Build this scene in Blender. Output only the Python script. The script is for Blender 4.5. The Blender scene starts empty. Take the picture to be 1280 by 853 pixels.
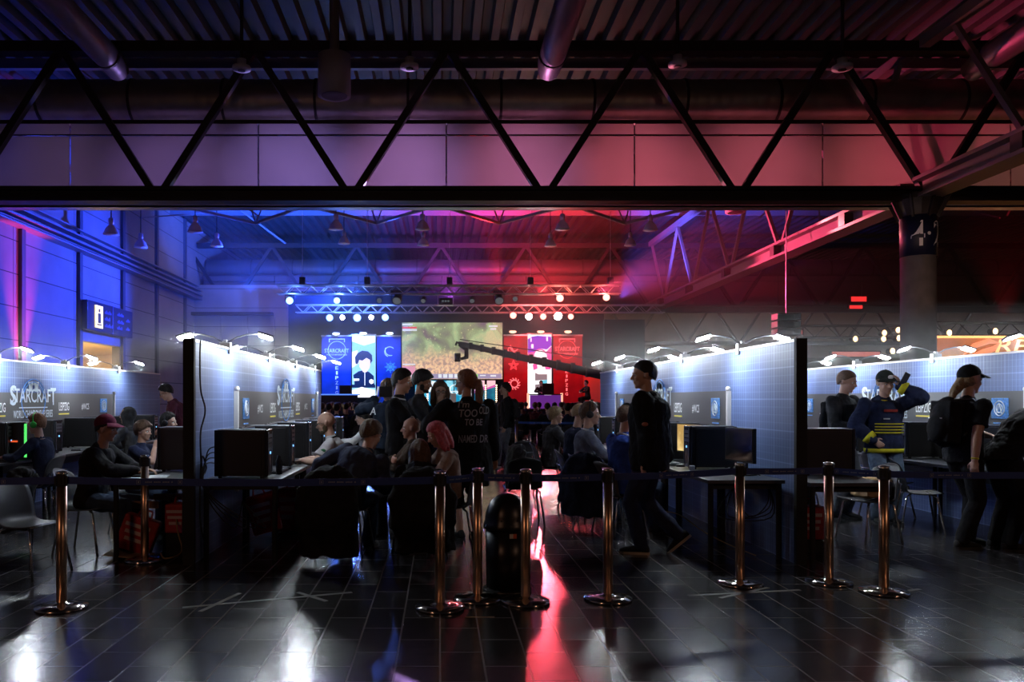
import bpy, math, random
import numpy as np
from mathutils import Vector, Matrix, Euler, noise
random.seed(7)
PI = math.pi
SC = bpy.context.scene
COL = SC.collection
TS = bpy.data.scenes.new('workbench')       # a scratch scene, removed at the end
V3 = Vector
F0, CX, CY, EYE = 1000.0, 550.0, 500.0, 1.5       # focal length in pixels, vanishing point, eye height


def at(px, py, y):
    """the world point seen at this pixel of the photograph at depth y"""
    return V3(((px - CX) * y / F0, y, EYE - (py - CY) * y / F0))


# ------------------------------------------------------------------ materials
MATS = {}


def mat(name, col, rough=0.6, metal=0.0, emit=None, es=1.0, bump=0.0, bscale=60.0, vary=0.0, vscale=8.0, spec=0.5, coat=0.0):
    if name in MATS:
        return MATS[name]
    m = bpy.data.materials.new(name)
    m.use_nodes = True
    nt = m.node_tree
    b = nt.nodes['Principled BSDF']
    b.inputs['Base Color'].default_value = (*col, 1)
    b.inputs['Roughness'].default_value = rough
    b.inputs['Metallic'].default_value = metal
    b.inputs['Specular IOR Level'].default_value = spec
    b.inputs['Coat Weight'].default_value = coat
    if emit is not None:
        b.inputs['Emission Color'].default_value = (*emit, 1)
        b.inputs['Emission Strength'].default_value = es
    tc = None
    if vary > 0 or bump > 0:
        tc = nt.nodes.new('ShaderNodeTexCoord')
    if vary > 0:
        n = nt.nodes.new('ShaderNodeTexNoise')
        n.inputs['Scale'].default_value = vscale
        n.inputs['Detail'].default_value = 5
        nt.links.new(tc.outputs['Object'], n.inputs['Vector'])
        r = nt.nodes.new('ShaderNodeMapRange')
        r.inputs[1].default_value = 0.3
        r.inputs[2].default_value = 0.7
        nt.links.new(n.outputs['Fac'], r.inputs[0])
        x = nt.nodes.new('ShaderNodeMix')
        x.data_type = 'RGBA'
        x.inputs[6].default_value = (*[max(0, c * (1 - vary)) for c in col], 1)
        x.inputs[7].default_value = (*[min(1, c * (1 + vary)) for c in col], 1)
        nt.links.new(r.outputs[0], x.inputs[0])
        nt.links.new(x.outputs[2], b.inputs['Base Color'])
    if bump > 0:
        n = nt.nodes.new('ShaderNodeTexNoise')
        n.inputs['Scale'].default_value = bscale
        n.inputs['Detail'].default_value = 3
        nt.links.new(tc.outputs['Object'], n.inputs['Vector'])
        bp = nt.nodes.new('ShaderNodeBump')
        bp.inputs['Strength'].default_value = bump
        bp.inputs['Distance'].default_value = 0.01
        nt.links.new(n.outputs['Fac'], bp.inputs['Height'])
        nt.links.new(bp.outputs[0], b.inputs['Normal'])
    MATS[name] = m
    return m


def fabric(name, col, vary=0.25, rough=0.9):
    return mat(name, col, rough, bump=0.5, bscale=25, vary=vary, vscale=14, spec=0.2)


# ------------------------------------------------------------------ mesh builder
WO = {}        # world origin of every object made here, to build children in world coordinates


class MB:
    def __init__(s):
        s.v = []
        s.f = []

    def add(s, vs, fs):
        o = len(s.v)
        s.v += [V3(p) for p in vs]
        s.f += [tuple(i + o for i in f) for f in fs]
        return s

    def box(s, x0, x1, y0, y1, z0, z1):
        v = [(x, y, z) for z in (z0, z1) for y in (y0, y1) for x in (x0, x1)]
        return s.add(v, [(0, 2, 3, 1), (4, 5, 7, 6), (0, 1, 5, 4), (2, 6, 7, 3), (0, 4, 6, 2), (1, 3, 7, 5)])

    def obox(s, c, half, M):
        c = V3(c)
        v = [c + M @ V3((x * half[0], y * half[1], z * half[2])) for z in (-1, 1) for y in (-1, 1) for x in (-1, 1)]
        return s.add(v, [(0, 2, 3, 1), (4, 5, 7, 6), (0, 1, 5, 4), (2, 6, 7, 3), (0, 4, 6, 2), (1, 3, 7, 5)])

    def bar(s, p, q, w, h=None, up=(0, 0, 1)):
        p, q = V3(p), V3(q)
        h = h or w
        d = (q - p)
        L = d.length
        d.normalize()
        u = V3(up)
        if abs(d.dot(u)) > 0.98:
            u = V3((0, 1, 0))
        r = d.cross(u).normalized()
        u = r.cross(d)
        M = Matrix((d, r, u)).transposed()
        return s.obox((p + q) / 2, (L / 2, w / 2, h / 2), M)

    def tube(s, pts, r, n=8, cap=True, sx=1.0):
        pts = [V3(p) for p in pts]
        rs = r if isinstance(r, (list, tuple)) else [r] * len(pts)
        rings = []
        t0 = (pts[1] - pts[0]).normalized()
        a = V3((0, 0, 1)) if abs(t0.z) < 0.9 else V3((1, 0, 0))
        nrm = t0.cross(a).normalized()
        vs, fs = [], []
        for i, p in enumerate(pts):
            t = (pts[min(i + 1, len(pts) - 1)] - pts[max(i - 1, 0)]).normalized()
            nrm = (nrm - t * nrm.dot(t)).normalized()
            b = t.cross(nrm)
            for k in range(n):
                an = 2 * PI * k / n
                vs.append(p + (nrm * math.cos(an) * sx + b * math.sin(an)) * rs[i])
        for i in range(len(pts) - 1):
            for k in range(n):
                k2 = (k + 1) % n
                fs.append((i * n + k, i * n + k2, (i + 1) * n + k2, (i + 1) * n + k))
        if cap:
            fs.append(tuple(reversed(range(n))))
            fs.append(tuple(range((len(pts) - 1) * n, len(pts) * n)))
        return s.add(vs, fs)

    def lathe(s, prof, c=(0, 0, 0), n=24, M=None):
        c = V3(c)
        vs, fs = [], []
        for (r, z) in prof:
            for k in range(n):
                a = 2 * PI * k / n
                p = V3((r * math.cos(a), r * math.sin(a), z))
                vs.append(c + (M @ p if M else p))
        m = len(prof)
        for i in range(m - 1):
            for k in range(n):
                k2 = (k + 1) % n
                fs.append((i * n + k, i * n + k2, (i + 1) * n + k2, (i + 1) * n + k))
        if prof[0][0] > 1e-4:
            fs.append(tuple(reversed(range(n))))
        if prof[-1][0] > 1e-4:
            fs.append(tuple(range((m - 1) * n, m * n)))
        return s.add(vs, fs)

    def ell(s, c, r, M=None, nu=16, nv=10):
        prof = [(max(1e-5, math.sin(PI * i / nv)), -math.cos(PI * i / nv)) for i in range(nv + 1)]
        S = Matrix.Diagonal(V3(r))
        return s.lathe(prof, c, nu, (M @ S) if M else S)

    def loft(s, rings):
        """closed skin through rings given as (centre, x-axis vec, y-axis vec)"""
        n = 20
        vs, fs = [], []
        for c, a, b in rings:
            c, a, b = V3(c), V3(a), V3(b)
            for k in range(n):
                an = 2 * PI * k / n
                vs.append(c + a * math.cos(an) + b * math.sin(an))
        for i in range(len(rings) - 1):
            for k in range(n):
                k2 = (k + 1) % n
                fs.append((i * n + k, i * n + k2, (i + 1) * n + k2, (i + 1) * n + k))
        fs.append(tuple(reversed(range(n))))
        fs.append(tuple(range((len(rings) - 1) * n, len(rings) * n)))
        return s.add(vs, fs)

    def prism(s, poly, O, U, Vv, W):
        """polygon (u, v) in the frame O, U, V pushed along W"""
        O, U, Vv, W = V3(O), V3(U), V3(Vv), V3(W)
        n = len(poly)
        vs = [O + U * a + Vv * b for a, b in poly] + [O + U * a + Vv * b + W for a, b in poly]
        fs = [tuple(range(n))[::-1], tuple(range(n, 2 * n))] + [(k, (k + 1) % n, n + (k + 1) % n, n + k) for k in range(n)]
        return s.add(vs, fs)

    def xf(s, M):
        s.v = [M @ p for p in s.v]
        return s

    def mesh(s, name, smooth=False):
        me = bpy.data.meshes.new(name)
        me.from_pydata([tuple(p) for p in s.v], [], s.f)
        me.update()
        if smooth:
            me.shade_smooth()
        return me

    def build(s, name, m, parent=None, smooth=False, bevel=0.0, local=False, **tg):
        """link as ONE mesh object. Vertices are world coordinates unless local (then relative to the parent)"""
        off = WO[parent.name] if (parent is not None and not local) else V3((0, 0, 0))
        if off.length > 0:
            s.v = [p - off for p in s.v]
        me = s.mesh(name, smooth)
        o = bpy.data.objects.new(name, me)
        me.materials.append(m)
        COL.objects.link(o)
        if parent is not None:
            o.parent = parent
            WO[o.name] = WO[parent.name].copy()
        else:
            WO[o.name] = V3((0, 0, 0))
        if bevel > 0:
            b = o.modifiers.new('Bevel', 'BEVEL')
            b.width = bevel
            b.segments = 2
            b.limit_method = 'ANGLE'
        if smooth == 'auto':
            pass
        if tg:
            tag(o, **tg)
        return o


def tag(o, label=None, cat=None, group=None, kind=None):
    if label:
        o['label'] = label
    if cat:
        o['category'] = cat
    if group:
        o['group'] = group
    if kind:
        o['kind'] = kind
    return o


def empty(name, loc, label=None, cat=None, group=None, rz=0.0):
    o = bpy.data.objects.new(name, None)
    o.empty_display_size = 0.1
    COL.objects.link(o)
    o.location = loc
    o.rotation_euler = (0, 0, rz)
    WO[o.name] = V3(loc)
    return tag(o, label, cat, group)


def copy_tree(o, loc=None, rz=None, label=None, group=None, parent=None):
    c = o.copy()
    COL.objects.link(c)
    WO[c.name] = V3(loc) if loc is not None else WO[o.name].copy()
    if parent is not None:
        c.parent = parent
    if loc is not None:
        c.location = loc
    if rz is not None:
        c.rotation_euler = (0, 0, rz)
    if label:
        c['label'] = label
    if group:
        c['group'] = group
    for ch in list(o.children):
        copy_tree(ch, parent=c)
    return c


def struct(o):
    o['kind'] = 'structure'
    return o


_TXT = {}


def text_geo(txt, w, h, O, U, Vv, N, t=0.004, shear=0.0):
    """lettering fitted into w x h with its lower left corner at O"""
    key = (txt, shear)
    if key not in _TXT:
        cu = bpy.data.curves.new('txt', 'FONT')
        cu.body = txt
        cu.shear = shear
        cu.resolution_u = 3
        cu.offset = 0.012
        ob = bpy.data.objects.new('txt', cu)
        TS.collection.objects.link(ob)
        TS.view_layers[0].update()
        dg = TS.view_layers[0].depsgraph
        me = bpy.data.meshes.new_from_object(ob.evaluated_get(dg))
        vs = [v.co.copy() for v in me.vertices]
        fs = [tuple(p.vertices) for p in me.polygons]
        bpy.data.objects.remove(ob)
        bpy.data.meshes.remove(me)
        bpy.data.curves.remove(cu)
        xs = [v.x for v in vs]
        ys = [v.y for v in vs]
        x0, x1, y0, y1 = min(xs), max(xs), min(ys), max(ys)
        _TXT[key] = ([((v.x - x0) / (x1 - x0), (v.y - y0) / (y1 - y0)) for v in vs], fs)
    vs, fs = _TXT[key]
    O, U, Vv, N = V3(O), V3(U), V3(Vv), V3(N)
    mb = MB()
    mb.add([O + U * a * w + Vv * b * h + N * t for a, b in vs], fs)
    return mb


# ------------------------------------------------------------------ common materials
M_black = mat('black_plastic', (0.012, 0.012, 0.014), 0.45)
M_matt = mat('matt_black', (0.01, 0.01, 0.011), 0.8)
M_side = mat('case_side_steel', (0.02, 0.018, 0.018), 0.42, 0.3, bump=0.08, bscale=300)
M_chrome = mat('chrome_tube', (0.75, 0.73, 0.7), 0.18, 1.0)
M_brass = mat('warm_steel_post', (0.75, 0.5, 0.33), 0.3, 1.0)
M_steelbase = mat('polished_base', (0.72, 0.66, 0.62), 0.14, 1.0)
M_white = mat('white_plastic', (0.7, 0.7, 0.72), 0.4)
M_alu = mat('aluminium', (0.75, 0.76, 0.8), 0.35, 0.6)
M_steel = mat('dark_painted_steel', (0.03, 0.02, 0.018), 0.5)
M_girder = mat('girder_steel', (0.28, 0.22, 0.22), 0.5)
M_concrete = mat('concrete', (0.22, 0.2, 0.2), 0.85, bump=0.2, bscale=30, vary=0.15, vscale=3)
M_wtext = mat('white_lettering', (0.85, 0.87, 0.9), 0.7)
M_ytext = mat('yellow_underline', (0.85, 0.7, 0.12), 0.7)


def panel_wall_mat():
    m = bpy.data.materials.new('hall_panel_wall')
    m.use_nodes = True
    nt = m.node_tree
    b = nt.nodes['Principled BSDF']
    b.inputs['Roughness'].default_value = 0.7
    tc = nt.nodes.new('ShaderNodeTexCoord')
    sp = nt.nodes.new('ShaderNodeSeparateXYZ')
    nt.links.new(tc.outputs['Object'], sp.inputs[0])
    cb = nt.nodes.new('ShaderNodeCombineXYZ')
    nt.links.new(sp.outputs['Y'], cb.inputs[0])
    nt.links.new(sp.outputs['Z'], cb.inputs[1])
    br = nt.nodes.new('ShaderNodeTexBrick')
    br.offset = 0
    br.inputs['Scale'].default_value = 1
    br.inputs['Brick Width'].default_value = 5.0
    br.inputs['Row Height'].default_value = 1.25
    br.inputs['Mortar Size'].default_value = 0.02
    br.inputs['Color1'].default_value = (0.5, 0.48, 0.47, 1)
    br.inputs['Color2'].default_value = (0.45, 0.43, 0.42, 1)
    br.inputs['Mortar'].default_value = (0.08, 0.08, 0.09, 1)
    nt.links.new(cb.outputs[0], br.inputs['Vector'])
    n = nt.nodes.new('ShaderNodeTexNoise')
    n.inputs['Scale'].default_value = 0.6
    n.inputs['Detail'].default_value = 4
    nt.links.new(tc.outputs['Object'], n.inputs['Vector'])
    mx = nt.nodes.new('ShaderNodeMix')
    mx.data_type = 'RGBA'
    mx.blend_type = 'MULTIPLY'
    mx.inputs[0].default_value = 0.5
    nt.links.new(br.outputs['Color'], mx.inputs[6])
    nt.links.new(n.outputs['Fac'], mx.inputs[7])
    nt.links.new(mx.outputs[2], b.inputs['Base Color'])
    return m


M_wall = panel_wall_mat()


def tile_mat():
    m = bpy.data.materials.new('dark_floor_tiles')
    m.use_nodes = True
    nt = m.node_tree
    b = nt.nodes['Principled BSDF']
    tc = nt.nodes.new('ShaderNodeTexCoord')
    br = nt.nodes.new('ShaderNodeTexBrick')
    br.offset = 0.5
    br.offset_frequency = 2
    br.inputs['Scale'].default_value = 1
    br.inputs['Brick Width'].default_value = 0.5
    br.inputs['Row Height'].default_value = 0.25
    br.inputs['Mortar Size'].default_value = 0.006
    br.inputs['Color1'].default_value = (0.018, 0.017, 0.02, 1)
    br.inputs['Color2'].default_value = (0.034, 0.031, 0.034, 1)
    br.inputs['Mortar'].default_value = (0.2, 0.19, 0.19, 1)
    mp = nt.nodes.new('ShaderNodeMapping')
    mp.inputs['Rotation'].default_value = (0, 0, PI / 2)
    nt.links.new(tc.outputs['Object'], mp.inputs[0])
    nt.links.new(mp.outputs[0], br.inputs['Vector'])
    n = nt.nodes.new('ShaderNodeTexNoise')
    n.inputs['Scale'].default_value = 2.6
    n.inputs['Detail'].default_value = 8
    n.inputs['Roughness'].default_value = 0.65
    nt.links.new(tc.outputs['Object'], n.inputs['Vector'])
    mr = nt.nodes.new('ShaderNodeMapRange')
    mr.inputs[1].default_value = 0.3
    mr.inputs[2].default_value = 0.72
    mr.inputs[3].default_value = 0.16
    mr.inputs[4].default_value = 0.27
    nt.links.new(n.outputs['Fac'], mr.inputs[0])
    nt.links.new(mr.outputs[0], b.inputs['Roughness'])
    nt.links.new(br.outputs['Color'], b.inputs['Base Color'])
    bp = nt.nodes.new('ShaderNodeBump')
    bp.inputs['Strength'].default_value = 0.35
    bp.inputs['Distance'].default_value = 0.004
    n2 = nt.nodes.new('ShaderNodeTexNoise')
    n2.inputs['Scale'].default_value = 9
    n2.inputs['Detail'].default_value = 4
    nt.links.new(tc.outputs['Object'], n2.inputs['Vector'])
    sb = nt.nodes.new('ShaderNodeMath')
    sb.operation = 'SUBTRACT'
    nt.links.new(n2.outputs['Fac'], sb.inputs[0])
    nt.links.new(br.outputs['Fac'], sb.inputs[1])
    nt.links.new(sb.outputs[0], bp.inputs['Height'])
    nt.links.new(bp.outputs[0], b.inputs['Normal'])
    b.inputs['Specular IOR Level'].default_value = 0.6
    return m


def grid_cloth_mat():
    """blue booth backdrop printed with a fine tartan of lighter lines"""
    m = bpy.data.materials.new('blue_grid_backdrop')
    m.use_nodes = True
    nt = m.node_tree
    b = nt.nodes['Principled BSDF']
    b.inputs['Roughness'].default_value = 0.55
    tc = nt.nodes.new('ShaderNodeTexCoord')
    sp = nt.nodes.new('ShaderNodeSeparateXYZ')
    nt.links.new(tc.outputs['Object'], sp.inputs[0])

    def lines(axis, period, width):
        a = nt.nodes.new('ShaderNodeMath')
        a.operation = 'DIVIDE'
        a.inputs[1].default_value = period
        nt.links.new(sp.outputs[axis], a.inputs[0])
        f = nt.nodes.new('ShaderNodeMath')
        f.operation = 'FRACT'
        nt.links.new(a.outputs[0], f.inputs[0])
        l = nt.nodes.new('ShaderNodeMath')
        l.operation = 'LESS_THAN'
        l.inputs[1].default_value = width / period
        nt.links.new(f.outputs[0], l.inputs[0])
        return l.outputs[0]

    def addn(x, y, k=1.0):
        mu = nt.nodes.new('ShaderNodeMath')
        mu.operation = 'MULTIPLY_ADD'
        nt.links.new(y, mu.inputs[0])
        mu.inputs[1].default_value = k
        if x is None:
            mu.inputs[2].default_value = 0
        else:
            nt.links.new(x, mu.inputs[2])
        return mu.outputs[0]
    t = addn(None, lines('Y', 0.06, 0.009), 0.3)
    t = addn(t, lines('Y', 0.36, 0.015), 0.25)
    t = addn(t, lines('Z', 0.3, 0.012), 0.28)
    t = addn(t, lines('Y', 0.022, 0.008), 0.15)
    t = addn(t, lines('Z', 0.075, 0.009), 0.14)
    n = nt.nodes.new('ShaderNodeTexNoise')
    n.inputs['Scale'].default_value = 0.9
    nt.links.new(tc.outputs['Object'], n.inputs['Vector'])
    t = addn(t, n.outputs['Fac'], 0.35)
    mx = nt.nodes.new('ShaderNodeMix')
    mx.data_type = 'RGBA'
    mx.inputs[6].default_value = (0.07, 0.105, 0.27, 1)
    mx.inputs[7].default_value = (0.26, 0.38, 0.72, 1)
    nt.links.new(t, mx.inputs[0])
    nt.links.new(mx.outputs[2], b.inputs['Base Color'])
    return m


def deck_mat():
    return mat('corrugated_deck', (0.075, 0.073, 0.075), 0.5, 0.0, vary=0.2, vscale=0.7)


# ------------------------------------------------------------------ camera and view
cam = bpy.data.cameras.new('camera')
co = bpy.data.objects.new('camera', cam)
COL.objects.link(co)
co.location = (0, 0, EYE)
co.rotation_euler = (PI / 2, 0, 0)
cam.sensor_width = 36
cam.lens = 36 * F0 / 1280
cam.shift_x = (640 - CX) / 1280
cam.shift_y = (CY - 426.5) / 1280
cam.clip_end = 400
cam.clip_start = 0.05
SC.camera = co
SC.view_settings.view_transform = 'Standard'
SC.view_settings.look = 'None'
SC.view_settings.gamma = 1
SC.view_settings.exposure = 0.0
SC.view_settings.use_curve_mapping = False
w = bpy.data.worlds.new('world')
SC.world = w
w.use_nodes = True
w.node_tree.nodes['Background'].inputs[0].default_value = (0.05, 0.045, 0.06, 1)
w.node_tree.nodes['Background'].inputs[1].default_value = 0.06
cy = SC.cycles
cy.use_denoising = True
cy.max_bounces = 5
cy.diffuse_bounces = 3
cy.glossy_bounces = 3
cy.transmission_bounces = 4
cy.transparent_max_bounces = 8
cy.volume_bounces = 0
cy.sample_clamp_indirect = 4
cy.caustics_reflective = False
cy.caustics_refractive = False
try:
    cy.use_light_tree = True
except Exception:
    pass


def lamp(kind, loc, target, power, col, size=0.1, angle=60, blend=0.5, vol=1.0):
    l = bpy.data.lights.new('lamp', kind)
    l.energy = power
    l.color = col
    if kind == 'SPOT':
        l.spot_size = math.radians(angle)
        l.spot_blend = blend
        l.shadow_soft_size = size
    elif kind == 'AREA':
        l.size = size
    else:
        l.shadow_soft_size = size
    l.volume_factor = vol
    o = bpy.data.objects.new('lamp', l)
    COL.objects.link(o)
    o.location = loc
    if target is not None:
        d = V3(target) - V3(loc)
        o.rotation_euler = d.to_track_quat('-Z', 'Y').to_euler()
    return o
# ================================================================== the hall
WL = -16.0
ZR = 12.8
M_deck = deck_mat()
struct(MB().box(-30, 60, -6, 110, -0.3, 0).build('floor', tile_mat()))
# corrugated roof deck: trapezoid ribs running along y
d = MB()
prof = []
x = -17.0
while x < 60:
    prof += [(x, ZR), (x + 0.24, ZR), (x + 0.3, ZR + 0.26), (x + 0.54, ZR + 0.26)]
    x += 0.6
vs, fs = [], []
ysec = [-6, 110]
for yy in ysec:
    vs += [(a, yy, b) for a, b in prof]
n = len(prof)
fs = [(i, i + 1, n + i + 1, n + i) for i in range(n - 1)]
d.add(vs, fs)
struct(d.build('ceiling', M_deck))
# left wall of panels with posts and a loading door opening
lw = MB()
lw.box(WL - 0.4, WL, -6, 35.4, 0, ZR).box(WL - 0.4, WL, 40.0, 96.4, 0, ZR).box(WL - 0.4, WL, 35.4, 40.0, 4.15, ZR)
struct(lw.build('wall_left', M_wall))
tr = MB()
for yy in (20.5, 25.5, 30.5, 35.4, 40.2, 45, 50):
    tr.box(WL, WL + 0.14, yy - 0.14, yy + 0.14, 0, ZR)
struct(tr.build('trim_1', mat('wall_post_grey', (0.1, 0.1, 0.12), 0.6)))
tr = MB()
for k, (zz, dx) in enumerate(((8.0, 0.5), (8.25, 0.55), (8.55, 0.5), (8.9, 0.3))):
    tr.box(WL, WL + dx, 5, 53, zz, zz + 0.06)
for k in range(7):
    tr.tube([(WL + 0.1 + 0.06 * k, 5, 8.13), (WL + 0.1 + 0.06 * k, 53, 8.13)], 0.03, 6)
    tr.tube([(WL + 0.1 + 0.06 * k, 5, 8.36), (WL + 0.1 + 0.06 * k, 53, 8.36)], 0.03, 6)
struct(tr.build('trim_2', mat('cable_tray', (0.35, 0.35, 0.38), 0.45, 0.5)))
# back walls
M_back = mat('back_wall_panels', (0.30, 0.24, 0.21), 0.8, vary=0.15, vscale=0.5)
struct(MB().box(WL - 0.4, 62, 96, 96.4, 0, ZR).build('wall_back', M_back))
struct(MB().box(60, 60.4, -6, 96, 0, ZR).build('wall_right', M_back))
bw = MB()
for k in range(6):
    x0 = -16 + k * 1.75
    bw.box(x0 + 0.02, x0 + 1.73, 52, 52.2, 0, 6.95)
bw.box(-16, -5.6, 52.2, 52.4, 0, 9.0)
struct(bw.build('wall_north', M_wall))
# doorway room
dr = MB()
dr.box(WL - 7, WL - 6.8, 34, 52, 0, 4.6).box(WL - 7, WL - 0.4, 52, 52.2, 0, 4.6).box(WL - 7, WL - 0.4, 34, 34.2, 0, 4.6).box(WL - 7, WL - 0.4, 34, 52, 4.4, 4.6)
struct(dr.build('wall_lobby', mat('lobby_cream', (0.75, 0.6, 0.36), 0.7)))
lamp('AREA', (WL - 3.5, 40, 4.3), (WL - 3.5, 40, 0), 6500, (1, 0.72, 0.36), 2.5)
lf = MB().box(WL - 6.7, WL - 6.6, 47.0, 47.08, 0, 4.2).box(WL - 6.7, WL - 6.6, 43.5, 43.56, 0, 4.2)
struct(lf.build('trim_3', mat('lobby_trim', (0.3, 0.2, 0.1), 0.6)))
for k, py in enumerate((114, 133)):
    yy = 44.5 + 4.2 * k
    e = MB().lathe([(0.0001, -0.02), (0.3, 0), (0.3, 0.08), (0.0001, 0.1)], (0, 0, 0), 20, Matrix.Rotation(PI / 2, 3, 'Y'))
    e.v = [p + V3((WL - 6.55, yy, 3.35)) for p in e.v]
    e.build('lobby_lamp', mat('lobby_lamp_glow', (1, 1, 1), 0.5, emit=(1, 0.8, 0.5), es=6), smooth=True,
            label='round glowing lobby lamp seen through the loading doorway, ' + ('first from the sign end' if k == 0 else 'second, nearer the far jamb'), cat='lamp')
# sign above the loading doorway
s = empty('gate_sign', (WL + 0.2, 38, 4.9), 'dark hanging gate sign with a lit yellow pictogram above the doorway', 'sign')
MB().box(WL + 0.15, WL + 0.4, 35.4, 40.6, 4.62, 5.95).build('sign_box', mat('sign_navy', (0.012, 0.014, 0.05), 0.4), s, bevel=0.02)
MB().box(WL + 0.4, WL + 0.43, 38.05, 38.15, 4.62, 5.95).build('divider', mat('sign_divider', (0.1, 0.12, 0.3), 0.5), s)
g = MB().box(WL + 0.4, WL + 0.44, 36.15, 36.95, 4.78, 5.8).build('lit_pictogram', mat('sign_yellow_glow', (1, 0.9, 0.3), 0.5, emit=(1, 0.8, 0.25), es=1.6), s, bevel=0.01)
fig = MB()
fig.box(WL + 0.44, WL + 0.45, 36.4, 36.7, 5.0, 5.45).box(WL + 0.44, WL + 0.45, 36.47, 36.63, 5.5, 5.65).box(WL + 0.44, WL + 0.45, 36.3, 36.8, 4.9, 4.96)
fig.build('pictogram', mat('sign_dark', (0.2, 0.16, 0.02), 0.6), g)
for (a0, zz, n_) in ((37.15, 5.5, 5), (37.15, 5.2, 4), (37.15, 4.88, 6), (38.6, 5.55, 5), (38.6, 5.2, 5), (38.6, 4.9, 4), (39.7, 5.35, 3), (39.7, 4.95, 3)):
    tx = MB()
    for q in range(n_):
        tx.box(WL + 0.43, WL + 0.442, a0 + q * 0.16, a0 + q * 0.16 + 0.1, zz, zz + 0.1 + 0.06 * (q % 2))
    tx.build('small_lettering', mat('sign_blue_text', (0.12, 0.2, 0.6), 0.6), s)
# wall equipment and booth wall beside far corner
struct(MB().box(-16, -10.8, 51.4, 52, 6.95, 7.15).build('trim_4', M_steel))


# ------------------------------------------------------------------ trusses
def cross_truss(name, y, x0, x1, zb, zt, bay, first, m, label, chord=0.32, dia=0.2):
    o = empty(name, ((x0 + x1) / 2, y, zb), label, 'truss', 'roof trusses spanning the hall')
    MB().box(x0, x1, y - 0.25, y + 0.25, zb - 0.18, zb - 0.06).box(x0, x1, y - 0.06, y + 0.06, zb - 0.06, zb + chord - 0.12).box(x0, x1, y - 0.25, y + 0.25, zb + chord - 0.18, zb + chord - 0.08).build('bottom_chord', m, o)
    MB().box(x0, x1, y - 0.2, y + 0.2, zt - 0.15, zt + 0.15).build('top_chord', m, o)
    x = first
    while x < x1:
        for sgn in (-1, 1):
            a, b2 = V3((x + 0.15 * sgn, y, zb + 0.15)), V3((x + sgn * bay / 2, y, zt))
            if x0 - 1 < b2.x < x1 + 1:
                MB().bar(a, b2, dia, dia).build('diagonal', m, o)
        x += bay
    return o


struct(MB().box(-15.9, 45, 23.45, 23.85, 7.15, 7.2).box(-15.9, 45, 23.45, 23.47, 7.15, 7.26).build('trim_7', M_alu))  # added pale strip, standing in for the lit lower flange of the truss
# visible lower nodes of the front truss at px 188, 430, 675, 915, 1140 -> bay 5.6 m
FY = 23.0
cross_truss('roof_truss', FY, -19, 45, 7.35, 11.6, 5.55, -13.65, M_steel, 'dark zigzag roof truss nearest the camera, spanning the whole frame')
cross_truss('roof_truss', 52.5, -15.9, 58, 7.4, 11.6, 5.55, -13.8, mat('dimmed_truss_steel', (0.012, 0.01, 0.01), 0.6), 'second roof truss across the hall behind the stage', chord=0.4)  # second truss: darker copy of the steel, shade put into its colour
cross_truss('roof_truss', 84.0, -15.9, 58, 7.4, 11.6, 5.55, -13.0, M_steel, 'farthest roof truss, low behind the right booths')


def trans_mat(name, c):
    m = bpy.data.materials.new(name)
    m.use_nodes = True
    nt = m.node_tree
    nt.nodes.remove(nt.nodes['Principled BSDF'])
    o = nt.nodes['Material Output']
    a = nt.nodes.new('ShaderNodeBsdfDiffuse')
    b = nt.nodes.new('ShaderNodeBsdfTranslucent')
    a.inputs[0].default_value = (*c, 1)
    b.inputs[0].default_value = (*c, 1)
    mx = nt.nodes.new('ShaderNodeMixShader')
    mx.inputs[0].default_value = 0.6
    nt.links.new(a.outputs[0], mx.inputs[1])
    nt.links.new(b.outputs[0], mx.inputs[2])
    nt.links.new(mx.outputs[0], o.inputs[0])
    n = nt.nodes.new('ShaderNodeTexNoise')
    n.inputs['Scale'].default_value = 0.35
    n.inputs['Detail'].default_value = 3
    tc = nt.nodes.new('ShaderNodeTexCoord')
    nt.links.new(tc.outputs['Object'], n.inputs[0])
    cr = nt.nodes.new('ShaderNodeMix')
    cr.data_type = 'RGBA'
    cr.inputs[6].default_value = (*[q * 0.7 for q in c], 1)
    cr.inputs[7].default_value = (*c, 1)
    nt.links.new(n.outputs[0], cr.inputs[0])
    nt.links.new(cr.outputs[2], a.inputs[0])
    nt.links.new(cr.outputs[2], b.inputs[0])
    return m


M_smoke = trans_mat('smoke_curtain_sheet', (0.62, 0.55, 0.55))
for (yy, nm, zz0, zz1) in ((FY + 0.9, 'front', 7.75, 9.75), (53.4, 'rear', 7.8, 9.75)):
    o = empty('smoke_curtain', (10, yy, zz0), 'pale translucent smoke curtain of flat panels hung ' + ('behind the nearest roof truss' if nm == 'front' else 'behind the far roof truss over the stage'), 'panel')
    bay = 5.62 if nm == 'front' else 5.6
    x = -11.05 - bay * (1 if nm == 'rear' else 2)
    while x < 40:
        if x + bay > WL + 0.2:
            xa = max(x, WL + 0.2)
            MB().box(xa + 0.02, x + bay - 0.02, yy, yy + 0.015, zz0, zz1 - 0.37).box(xa + 0.02, x + bay - 0.02, yy, yy + 0.015, zz1 - 0.34, zz1).build('panel', M_smoke if nm == 'front' else mat('rear_curtain_sheet', (0.14, 0.11, 0.1), 0.8), o)  # rear sheet coloured darker to hold down the stage light on it
        x += bay
    MB().box(WL + 0.2, 40, yy - 0.05, yy - 0.02, zz1 - 0.36, zz1 - 0.33).box(WL + 0.2, 40, yy - 0.05, yy, zz1, zz1 + 0.1).build('rail', M_steel, o)


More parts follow.
